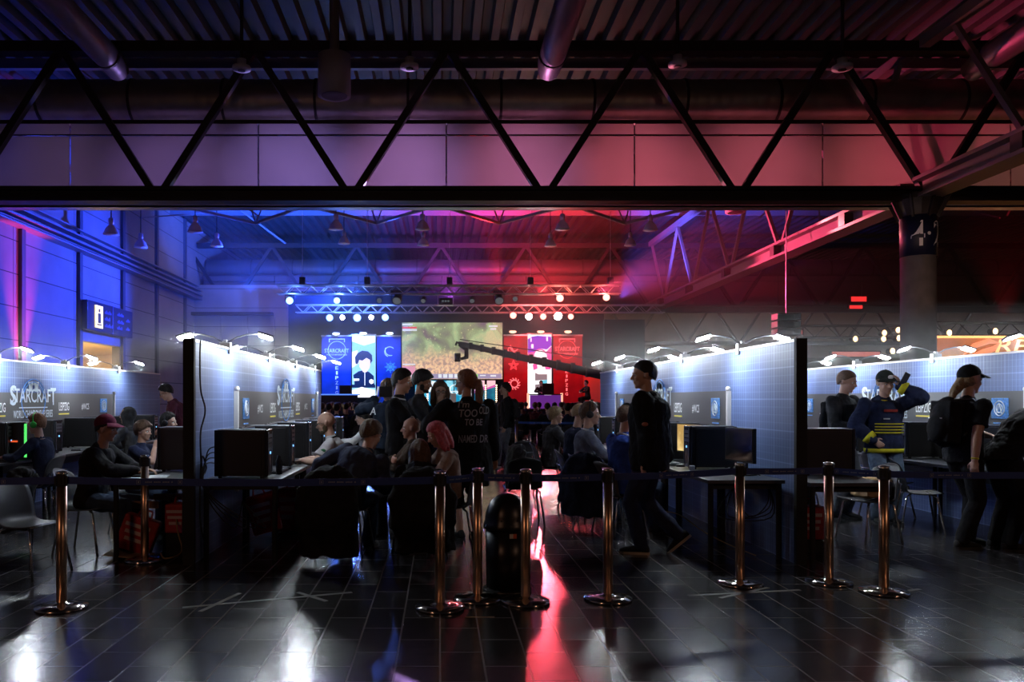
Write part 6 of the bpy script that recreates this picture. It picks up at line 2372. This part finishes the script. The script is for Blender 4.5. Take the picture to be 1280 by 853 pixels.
# ================================================================== the people
F_black = fabric('fabric_black', (0.012, 0.012, 0.014))
F_navy = fabric('fabric_navy', (0.02, 0.026, 0.06))
F_dgrey = fabric('fabric_dark_grey', (0.035, 0.035, 0.038))
F_grey = fabric('fabric_grey', (0.075, 0.078, 0.082))
F_white = fabric('fabric_white', (0.5, 0.5, 0.52), 0.08)
F_maroon = fabric('fabric_maroon', (0.085, 0.02, 0.035))
F_brown = fabric('fabric_brown', (0.075, 0.048, 0.032))
F_jean = fabric('fabric_jean', (0.03, 0.045, 0.08))
F_ljean = fabric('fabric_light_jean', (0.12, 0.16, 0.22))
F_gtrou = fabric('fabric_grey_trousers', (0.16, 0.16, 0.18))
F_bgshirt = fabric('fabric_blue_grey', (0.12, 0.14, 0.2))
F_blue = fabric('fabric_royal_blue', (0.025, 0.06, 0.3))
F_orange = fabric('fabric_orange', (0.35, 0.12, 0.02))
F_beige = fabric('fabric_beige', (0.3, 0.22, 0.19))
F_yellow = fabric('fabric_yellow', (0.6, 0.55, 0.03), 0.1)
F_red = fabric('fabric_red', (0.22, 0.02, 0.02))
M_green = mat('green_plastic', (0.03, 0.6, 0.05), 0.35)
M_patchg = mat('green_patch', (0.01, 0.14, 0.05), 0.6)
DESK = {'L': ((0.42, 0.15, 0.80), (-0.2, 1, -0.6), (1, 0, -0.1), (0, 0, -1)), 'R': ((0.42, -0.15, 0.80), (-0.2, -1, -0.6), (1, 0, -0.1), (0, 0, -1))}
INFO = {}


def P_(key, *a, **k):
    o, inf = person(*a, **k)
    INFO[key] = inf
    return o


P_('green', -4.88, 9.9, 180, H=1.64, pose='sit', lean=9, arms=DESK, top=F_navy, bottom=F_jean, hair='short', hmat=H_auburn, sole=M_sole, shoe=F_white,
   extra=[('headphones', M_green, M_green)], head=(8, 0, 0), label='seated person in a navy sweater wearing bright green headphones, facing the far left partition')
P_('cap', -3.47, 7.95, -4, H=1.68, pose='sit', lean=14, arms={'L': ((0.5, 0.12, 0.80), (-0.2, 1, -0.6), (1, 0, -0.1), (0, 0, -1)), 'R': ((0.52, -0.12, 0.80), (-0.2, -1, -0.6), (1, 0, -0.1), (0, 0, -1))}, skin=SKIN2, top=F_black, hood=True, inflate=0.03, bottom=F_jean, hair='capsides',
   extra=[('cap', fabric('cap_maroon', (0.1, 0.012, 0.035)), None)], head=(6, 0, 0), label='seated man in a maroon baseball cap and black jacket at the left end table')
P_('boy', -3.48, 9.2, -8, H=1.5, pose='sit', lean=6, arms={'L': DESK['L'], 'R': ((0.2, 0.02, 0.95), (0, -1, -0.8), (0.1, 0.4, 0.9), (0, 1, 0))}, top=F_navy, sleeve='short', bottom=F_jean, hair='mop', hmat=H_brown,
   head=(4, -6, 0), label='seated boy with a brown mop of hair, hand held to his chest')
P_('headset', -3.6, 10.4, 0, H=1.64, pose='sit', lean=6, arms=DESK, top=F_dgrey, bottom=F_jean, hair='short', extra=[('headphones', M_black, M_black, 1)], head=(0, -8, 0),
   label='seated dark haired man in a black headset beyond the fair boy')
P_('hooded', -4.62, 12.1, 170, H=1.78, pose='sit', lean=10, arms=DESK, top=F_grey, hood='up', inflate=0.03, bottom=F_black, hair=None, label='seated person with a grey hood pulled up, seen from behind')
P_('maroon', -4.52, 14.0, 196, H=1.8, lean=18, arms={'L': ((0.35, 0.1, 1.0), (-0.5, 1, -0.5)), 'R': ((0.35, -0.12, 1.0), (-0.5, -1, -0.5))}, top=F_maroon, hood=True, inflate=0.03, bottom=F_jean, hair='short', collar=F_white, extra=[('glasses',)],
   head=(28, 0, 0), hf=0.2, label='standing man in a maroon hoodie and glasses, looking down behind the players')
P_('bald', -1.16, 9.3, 180, H=1.74, pose='sit', lean=12, arms=DESK, top=F_white, sleeve='short', bottom=F_jean, hair=None, hmat=H_brown, beard=hairmat('beard_brown', (0.1, 0.07, 0.03)), collar=F_black,
   extra=[('glasses',), ('patch', M_patchg, 1)], head=(14, 0, 0), hf=0.1, label='seated bald man with glasses and beard in a white jersey with a green sleeve patch')
P_('lean', -0.93, 7.72, 76, H=1.76, bw=1.08, pose='sit', lean=30, side=-16, arms={'L': ((0.12, 0.36, 0.62), (-0.6, 1, 0)), 'R': ((0.35, -0.1, 0.75), (-0.5, -1, 0))}, top=fabric('fabric_slate', (0.04, 0.05, 0.09)), inflate=0.032, bottom=F_jean, hair='mop', hmat=hairmat('light_brown', (0.13, 0.085, 0.045)), collar=F_beige,
   head=(24, -25, -6), hf=0.2, label='person in a slate blue jacket slouching sideways on a chair, back to the camera')
P_('brown', -0.28, 8.8, 183, H=1.6, pose='sit', lean=2, arms={'L': ((0.26, -0.1, 0.8), (0, 1, -0.6), (0, -1, 0.1), (-1, 0, 0)), 'R': ((0.24, 0.08, 0.84), (0, -1, -0.6), (0, 1, 0.1), (-1, 0, 0))}, skin=mat('skin_ruddy', (0.5, 0.26, 0.18), 0.45), top=F_brown, inflate=0.035, bottom=F_black, hair=None, hmat=H_brown, collar=F_orange,
   head=(2, 0, 0), label='seated bald man in a brown jacket with an orange scarf, arms folded')
P_('longh', -0.17, 7.62, 95, H=1.55, seat=0.42, pose='sit', lean=46, arms={'L': ((0.32, 0.12, 0.75), (0, 1, -0.3)), 'R': ((0.32, -0.12, 0.75), (0, -1, -0.3))}, top=F_black, hood=True, inflate=0.03, bottom=F_black, hair='long', hmat=H_brown,
   head=(25, 0, 0), label='slumped person with long brown hair in black, back to the camera near the middle posts')
P_('pink', 0.12, 8.0, 195, H=1.58, pose='sit', lean=10, arms={'L': ((0.3, 0.05, 0.75), (0, 1, -0.3)), 'R': ((0.3, -0.05, 0.75), (0, -1, -0.3))}, top=F_beige, bottom=F_black, hair='long', hmat=H_pink, head=(26, 0, 0), hf=0.15,
   label='seated person with chin length pink hair, head bowed')
CROSS = {'L': ((0.26, -0.12, 1.16), (0.2, 1, -0.7), (0.1, -1, 0.1), (-1, 0, 0)), 'R': ((0.24, 0.1, 1.2), (0.2, -1, -0.7), (0.1, 1, 0.1), (-1, 0, 0))}
P_('tshirt', -0.5, 9.35, -6, H=1.84, lean=2, arms=CROSS, top=F_black, sleeve='short', bottom=F_black, hair='short', collar=F_white, head=(10, -10, 0), label='tall dark haired man in a black shirt standing with folded arms, seen from the side')
P_('bearded', -0.3, 10.2, -8, H=1.86, lean=3, arms=CROSS, skin=SKIN2, top=F_dgrey, inflate=0.025, bottom=F_black, hair='mop', beard=H_dark, head=(14, 0, 0), label='dark bearded man standing just behind the man with folded arms')
P_('operator', -0.72, 10.9, 82, H=1.76, lean=5, top=fabric('fabric_blue_black', (0.02, 0.03, 0.05)), inflate=0.035, bottom=F_dgrey, hair='mop', hmat=H_brown, arms={'L': ((0.25, 0.22, 1.5), (0, 1, -0.5)), 'R': ((0.3, -0.1, 1.2), (0, -1, -0.5))},
   extra=[('backprint', [('A', 0.09, 0.1, -0.22, 0.02)], M_wtext)], label='person in a blue black jacket with a white triangular back print, facing the stage')
P_('woman', 0.0, 10.25, 272, H=1.72, lean=0, arms={'L': ((0.2, 0.02, 1.44), (0.3, 0.8, -1), (0.0, -0.3, 1), (-1, 0, 0)), 'R': ((0.24, 0.1, 1.1), (0.2, -1, -0.6), (0, 1, 0.1), (-1, 0, 0))}, bw=0.92, top=F_navy, bottom=F_black, hair='long', hmat=H_brown, extra=[('glasses',)],
   head=(4, 4, 0), curl=0.9, label='woman with long straight hair and glasses, hand on her chin, facing the camera')
M_print = mat('shirt_print', (0.33, 0.34, 0.38), 0.8)
P_('biker', 0.3, 8.6, 108, H=1.8, bw=1.28, lean=2, top=F_black, inflate=0.03, coat=0.28, arms={'L': ((0.24, 0.36, 1.2), (-0.5, 1, -0.8)), 'R': ((0.06, -0.33, 0.86), (-1, -0.2, 0))}, bottom=F_black, legs_bare=True, hair='pony', hmat=H_auburn,
   extra=[('glasses',), ('wristband', F_yellow, 1), ('backprint', [("I'm", 0.12, 0.07, -0.17, 0.12), ('TOO', 0.2, 0.08, -0.16, 0.02), ('OLD', 0.12, 0.08, 0.06, 0.05), ('TO BE', 0.2, 0.07, -0.1, -0.07), ('NAMED', 0.2, 0.08, -0.17, -0.25), ('DR', 0.1, 0.08, 0.06, -0.25)], M_print)],
   head=(2, 42, 0), label='broad man with a long auburn ponytail in a black top with scrawled white back lettering')
P_('faraway', 1.5, 17.8, 178, H=1.86, lean=3, top=F_black, hood=True, inflate=0.03, bottom=F_gtrou, hair='short', feet={'L': (0.22, 0.08, 0, 0, 5), 'R': (-0.12, -0.08, 0.0, 0, -5)}, shoe=F_black, sole=M_white, label='man in pale grey trousers and black jacket walking left in front of the crowd')
P_('blond', 1.78, 10.85, 0, H=1.84, pose='sit', lean=8, arms=DESK, top=F_navy, sleeve='short', bottom=F_jean, hair='crop', hmat=H_blond, head=(14, -6, 0), seat=0.47, label='seated blond man in a dark blue short sleeved shirt on the right tables')
P_('greyblue', 1.78, 9.95, -4, H=1.86, pose='sit', lean=6, arms=DESK, top=F_bgshirt, bottom=F_jean, hair='short', hmat=H_brown, extra=[('headphones', M_black, M_black)], head=(2, -4, 0), seat=0.47, collar=F_white, label='seated man in a grey blue shirt with black headphones on the right tables')
P_('jersey', 1.98, 8.85, 28, H=1.82, pose='sit', lean=8, arms=DESK, top=F_blue, sleeve='short', bottom=F_jean, hair='crop', hmat=H_brown, extra=[('headphones', M_black, M_black), ('patch', F_white, -1, 0.55)], collar=F_white, head=(5, 10, 0), seat=0.47, label='seated man in a royal blue jersey partly hidden behind the walking man')
P_('walker', 2.04, 7.8, 160, H=1.87, lean=2, bw=1.16, top=F_black, hood=True, inflate=0.048, coat=0.06, bottom=F_navy, hair='crop', feet={'L': (0.07, 0.06, 0.0, 0, 4), 'R': (-0.27, -0.1, 0.1, 42, -4)}, shoe=fabric('shoe_black', (0.02, 0.02, 0.022)), sole=M_sole,
   arms={'L': ((0.02, 0.2, 0.86), (-1, 0.2, 0)), 'R': ((-0.14, -0.26, 0.92), (-1, -0.2, 0))}, extra=[('patch', mat('orange_print', (0.35, 0.12, 0.07), 0.8), 1, 0.75)], head=(4, 18, 0), torso_twist=-4, label='man in a black hoodie walking left across the aisle between belt and tables')
P_('youth', -1.2, 13.2, 182, H=1.66, pose='sit', lean=6, arms=DESK, top=F_white, bottom=F_jean, hair='mop', head=(10, 0, 0), label='far seated youth with black hair and a white collar on the left aisle tables')
P_('farblond', 1.72, 12.55, 8, H=1.74, pose='sit', lean=8, arms=DESK, top=F_dgrey, inflate=0.03, bottom=F_black, hair='mop', hmat=H_blond, label='far seated person with fair tousled hair beyond the blond man')
P_('jacket', 5.06, 10.1, 300, H=1.86, lean=3, top=F_dgrey, inflate=0.032, bottom=F_gtrou, hair='crop', hmat=H_brown, arms={'L': ((0.22, 0.05, 1.25), (0, 1, -1)), 'R': ((0.24, -0.04, 1.12), (0, -1, -1))}, head=(14, 8, 0), collar=F_dgrey,
   label='man in a dark zipped jacket standing behind the right partition, looking down')
yel = [('bar', 0.34, 0.012, 0, -0.10 - 0.035 * k, F_yellow) for k in range(4)]
P_('hoodie', 5.38, 9.7, 268, H=1.82, lean=0, bw=1.12, top=F_navy, hood=True, inflate=0.034, bottom=F_ljean, hair='capsides', hmat=H_brown, cuffs=F_yellow, hemband=F_yellow, arms={'L': ((0.17, 0.1, 1.66), (0.2, 1, -0.8), (0.0, -0.2, 1), (-0.6, -0.6, 0)), 'R': ((0.14, -0.2, 1.02), (-0.4, -1, 0), (0.3, 0.6, -0.5), (-1, 0.3, 0))},
   extra=[('cap', fabric('cap_olive', (0.03, 0.035, 0.03)), None, 1, M_wtext), ('chestprint', yel + [('bar', 0.16, 0.03, 0.0, 0.05, fabric('print_red', (0.35, 0.05, 0.04))), ('bar', 0.07, 0.015, -0.05, -0.04, F_white)])],
   collar=F_yellow, head=(8, 0, 0), label='man in a navy hoodie with yellow cuffs, wearing a cap and holding a phone up')
P_('rocker', 5.33, 8.15, 8, H=1.82, lean=5, top=F_black, sleeve='short', inflate=0.022, bottom=F_black, hair='tail', hmat=H_blond, bw=1.08, extra=[('cap', F_black, None), ('wristband', F_yellow, -1)],
   arms={'R': ((-0.12, -0.27, 0.84), (-1, -0.2, 0)), 'L': ((0.42, 0.12, 1.12), (-0.2, 1, -1))}, feet={'L': (0.15, 0.1, 0, 0, 5), 'R': (-0.1, -0.1, 0.0, 0, -5)}, head=(4, 2, 0), label='long haired man in a black cap and shirt with a yellow wristband, walking right')
P_('shoulder', 4.88, 11.2, 290, H=1.84, lean=2, top=F_black, inflate=0.035, bottom=F_black, hair='short', label='dark jacketed person mostly hidden by the end of the right partition')
P_('bent', 5.62, 8.0, 5, H=1.86, lean=54, top=F_black, hood=True, inflate=0.04, bottom=F_black, hair='short', arms={'L': ((0.72, 0.15, 0.85), (0, 1, 0.5)), 'R': ((0.74, -0.15, 0.85), (0, -1, 0.5))}, label='black clad person bending over the table at the right frame edge')
backpack(INFO['rocker'], F_black, 'black backpack on the back of the long haired man in the cap', w=0.34, h=0.52, dpt=0.22)
backpack(INFO['faraway'], F_dgrey, 'dark backpack on the man in pale grey trousers', w=0.3, h=0.46, dpt=0.16)
backpack(INFO['jacket'], F_black, 'black backpack on the man in the dark zipped jacket', w=0.3, h=0.44, dpt=0.14)
# phone at the hoodie man's face
w_ = world_pt(INFO['hoodie'], INFO['hoodie']['A'][1][1]) + V3((0.03, -0.06, 0.09))
o = empty('mobile_phone', w_, 'dark mobile phone held up by the man in the navy and yellow hoodie', 'phone')
MB().obox(w_, (0.036, 0.005, 0.075), Matrix.Rotation(0.5, 3, 'Y')).build('case', M_black, o, bevel=0.004)
MB().obox(w_ + V3((0, -0.006, 0)), (0.031, 0.001, 0.068), Matrix.Rotation(0.5, 3, 'Y')).build('back_cover', M_front, o)
# shoulder camera
c = at(480, 489, 10.75)
o = empty('video_camera', c, 'black video camera with a pale fold out screen held at head height in the group', 'camera')
MB().box(c.x - 0.06, c.x + 0.12, c.y - 0.1, c.y + 0.3, c.z - 0.08, c.z + 0.06).build('body', M_black, o, bevel=0.01)
MB().tube([c + V3((0.03, 0.3, 0)), c + V3((0.03, 0.42, 0))], 0.05, 14).build('lens_hood', M_black, o)
MB().tube([c + V3((0.03, -0.08, 0.06)), c + V3((0.03, 0.0, 0.11)), c + V3((0.03, 0.18, 0.11)), c + V3((0.03, 0.25, 0.06))], 0.012, 8).build('top_handle', M_black, o)
MB().obox(c + V3((-0.08, -0.1, 0)), (0.012, 0.01, 0.06), Matrix.Rotation(0.2, 3, 'Y')).build('display', glow('lcd_pale', (0.5, 0.55, 0.65), 0.8), o)
# lanyard of the bald man
inf = INFO['bald']
nn = world_pt(inf, inf['N'] + inf['fwd'] * 0.11)
# coats on chairs
coat(-0.96, 7.5, 80, 0.50, F_black, 'black coat hanging over the chair of the person in the slate jacket', z0=0.1)
coat(-0.18, 7.42, 95, 0.52, F_black, 'long black coat hanging over the chair of the slumped long haired person', z0=0.16)
coat(1.74, 9.25, 62, 0.48, fabric('coat_navy', (0.012, 0.018, 0.045)), 'navy jacket hanging over an empty chair right of the aisle', z0=0.2)
coat(1.28, 10.9, 20, 0.4, F_dgrey, 'dark grey jacket on the chair of the blond man', z0=0.4)
coat(-3.9, 7.95, 0, 0.42, F_black, 'black jacket hanging from the chair of the maroon capped man', z0=0.22, z1=0.8)
# paper bag on the right chair
pb = empty('paper_bag', (4.58, 8.5, 0.46), 'crumpled tan paper bag lying on a grey shell chair', 'bag')
b_ = MB().obox((4.58, 8.5, 0.57), (0.17, 0.12, 0.09), Matrix.Rotation(0.3, 3, 'Z'))
me = remesh(b_, 0.014, 2, folds=0.05, ffreq=8)
me.transform(Matrix.Translation((-4.58, -8.5, -0.46)))
me.materials.append(mat('paper_tan', (0.42, 0.27, 0.13), 0.7))
q = bpy.data.objects.new('paper_body', me)
COL.objects.link(q)
q.parent = pb
MB().box(4.68, 4.72, 8.36, 8.44, 0.5, 0.64).build('printed_panel', F_jean, pb)
# cup on the floor in the aisle
MB().lathe([(0.0001, 0), (0.03, 0), (0.038, 0.07), (0.036, 0.07)], (1.1, 10.1, 0.0), 14).build('paper_cup', M_white, smooth=True, label='small white cup standing on the aisle floor', cat='cup')
# tape marks on the floor
M_tape = mat('floor_tape', (0.16, 0.15, 0.15), 0.5)


def tape(a, b_, y0, y1, lab, w_=0.035, m=M_tape):
    p, q = V3((a, y0, 0.0015)), V3((b_, y1, 0.0015))
    MB().bar(p, q, w_, 0.002).build('floor_tape', m, label=lab, cat='tape', group='tape strips on the floor')


def fl_(px, py):
    y_ = EYE * F0 / (py - CY)
    return (px - CX) * y_ / F0, y_


for i, (a, b_, c_, d_, nm) in enumerate(((228, 760, 440, 741, 'long pale one left of the shadow'), (250, 765, 300, 742, 'short crossing one at the left'), (372, 741, 408, 752, 'one ending at the shiny spot in the left middle'), (860, 745, 1000, 738, 'one behind the right posts'), (1090, 745, 1150, 737, 'one right of the close pair of posts'), (900, 748, 960, 735, 'crossing one behind the right posts'))):
    x0, y0 = fl_(a, b_)
    x1, y1 = fl_(c_, d_)
    tape(x0, x1, y0, y1, 'thin scuffed floor tape strip, ' + nm)
x0, y0 = fl_(600, 772)
tape(x0 - 0.1, x0 + 0.1, y0, y0, 'small ochre tape dash on the floor below the bin', 0.02, mat('tape_ochre', (0.3, 0.22, 0.1), 0.5))

# ---- stage people and the seated crowd
st_people = [(735, 41.5, 200, 'performer sitting before the red washed wall'), (676, 42.5, 270, 'commentator sitting at the desk before the pink LED column')]
for (px, yy, yw, nm) in st_people:
    P_(nm, (px - CX) * yy / F0, yy, yw, H=1.8, pose='sit', lean=10, arms={'L': ((0.4, 0.12, 0.85), (0, 1, -.3)), 'R': ((0.4, -0.12, 0.85), (0, -1, -.3))}, top=F_dgrey, bottom=F_black, zbase=1.05, vox=0.014, seat=0.5, label=nm + ' on the stage')
    c_ = V3(((px - CX) * yy / F0, yy, 1.05))
    MB().box(c_.x - 0.25, c_.x + 0.25, c_.y - 0.25, c_.y + 0.25, 1.05 + 0.42, 1.05 + 0.46).box(c_.x - 0.22, c_.x - 0.18, c_.y - 0.2, c_.y + 0.2, 1.05, 1.47).box(c_.x + 0.18, c_.x + 0.22, c_.y - 0.2, c_.y + 0.2, 1.05, 1.47).build('stage_stool', M_matt, label='stool under the ' + nm.split(' ')[0] + ' on the stage', cat='stool')
ds = empty('commentary_desk', (5.4, 41.6, 1.05), 'commentary desk with a violet front on the right of the stage', 'desk')
MB().box(4.6, 6.3, 41.3, 41.9, 1.75, 1.8).build('desk_top', M_matt, ds)
MB().box(4.65, 6.25, 41.32, 41.36, 1.05, 1.74).build('front_panel', glow('desk_violet', (0.16, 0.03, 0.3), 0.7), ds)
MB().box(4.55, 4.6, 41.3, 41.9, 1.05, 1.85).box(6.3, 6.35, 41.3, 41.9, 1.05, 1.85).build('side_light', glow('desk_edge', (1, 0.45, 0.3), 1.2), ds)
MB().box(5.3, 5.9, 41.4, 41.5, 1.8, 2.35).build('desk_monitor', M_black, label='black monitor standing on the commentary desk', cat='monitor')
ds = empty('player_desk', (-5.6, 41.6, 1.05), 'dark player desk with a blue rim on the left of the stage', 'desk')
MB().box(-6.3, -4.2, 41.3, 41.9, 1.75, 1.8).build('desk_top', M_matt, ds)
MB().box(-6.25, -4.25, 41.32, 41.36, 1.05, 1.74).build('front_panel', M_matt, ds)
MB().box(-6.3, -4.2, 41.28, 41.3, 1.74, 1.8).build('edge_light', glow('desk_blue', (0.1, 0.25, 1.0), 1.2), ds)
MB().box(-5.2, -4.6, 41.4, 41.5, 1.8, 2.25).build('desk_monitor', M_black, label='black monitor on the player desk left of the screen', cat='monitor')

protos = []
for k, (tp_, hm, hr_, bt) in enumerate(((F_dgrey, H_dark, 'short', F_black), (F_maroon, H_brown, 'mop', F_jean), (F_navy, H_dark, 'short', F_black), (F_grey, H_brown, 'long', F_jean))):
    pr, inf = person(0, 0, 90, H=1.76, pose='sit', lean=2, arms={'L': ((0.3, 0.1, 0.65), (0, 1, -.3)), 'R': ((0.3, -0.1, 0.65), (0, -1, -.3))}, top=tp_, bottom=bt, hair=hr_, hmat=hm, vox=0.02, inflate=0.02, label='x')
    protos.append(pr)
GRP = ['dark grey clad spectators seated before the stage', 'maroon clad spectators seated before the stage', 'navy clad spectators seated before the stage', 'long haired spectators seated before the stage']
LAB = ['seated spectator in dark grey facing the distant stage, seen from behind', 'seated spectator in maroon facing the distant stage, seen from behind', 'seated spectator in navy facing the distant stage, seen from behind', 'long haired seated spectator in grey facing the distant stage']
random.seed(11)
used_p = set()
row = 0
for yy in (21.6, 23.2, 24.8, 26.6, 28.6, 30.8, 33.0, 35.2):
    xx = -5.2 + (row % 2) * 0.4
    while xx < 7.8:
        pxx = CX + xx / yy * F0
        if (395 < pxx < 485 or 603 < pxx < 780) and random.random() < 0.86 and not (abs(xx - 1.5) < 0.3 and yy < 22):
            k = random.choice([0, 0, 1, 2, 2, 3])
            x2, y2, a2 = xx + random.uniform(-.08, .08), yy + random.uniform(-.12, .12), PI / 2 + random.uniform(-.2, .2)
            if k not in used_p:
                used_p.add(k)
                r = protos[k]
                r.location = (x2, y2, 0)
                r.rotation_euler = (0, 0, a2)
                r['label'] = LAB[k]
                r['group'] = GRP[k]
            else:
                r = copy_tree(protos[k], (x2, y2, 0), a2, LAB[k], GRP[k])
            c2 = place_chair(ch_g, x2, y2, math.degrees(a2), 'grey chair under a spectator in the rows before the stage')
            c2['group'] = 'chairs of the spectators before the stage'
        xx += 0.78
    row += 1
# far belt line behind the grey trousered man
pa = V3((1.95, 20.4, 0))
pb_ = V3((4.3, 20.4, 0))
copy_tree(bp, pa, 0, 'distant barrier post before the seated spectators, left one')
copy_tree(bp, pb_, 0, 'distant barrier post before the seated spectators, right one')
bl = belt(pa, pb_, 'bright blue belt before the seated spectators')
bl.data.materials[0] = mat('bright_belt', (0.02, 0.1, 0.5), 0.6)
# give the plain chairs a common group
for ob in list(bpy.data.objects):
    if ob.name.startswith('shell_chair') and ob.parent is None and not ob.get('group'):
        ob['group'] = 'shell chairs at the gaming tables'
def haze(nm, x0, x1, y0, y1, z0, z1, dens, lab):
    m = bpy.data.materials.new(nm)
    m.use_nodes = True
    nt = m.node_tree
    nt.nodes.remove(nt.nodes['Principled BSDF'])
    v = nt.nodes.new('ShaderNodeVolumeScatter')
    v.inputs['Color'].default_value = (0.92, 0.95, 0.95, 1)
    v.inputs['Density'].default_value = dens
    v.inputs['Anisotropy'].default_value = 0.3
    nt.links.new(v.outputs[0], nt.nodes['Material Output'].inputs['Volume'])
    o = MB().box(x0, x1, y0, y1, z0, z1).build('haze', m)
    tag(o, lab, 'haze', kind='stuff')


haze('stage_haze', -15.9, 40, 30.0, 51.3, 4.0, ZR - 0.5, 0.0065, 'thin theatrical haze hanging under the roof before the stage')
haze('lamp_glare_haze', -6.9, 7.4, 8.0, 16.5, 2.03, 2.5, 0.034, 'thin added haze imitating glare around the booth lamps above the partitions')  # haze box added to imitate lens bloom around the lamps
bpy.data.scenes.remove(TS)
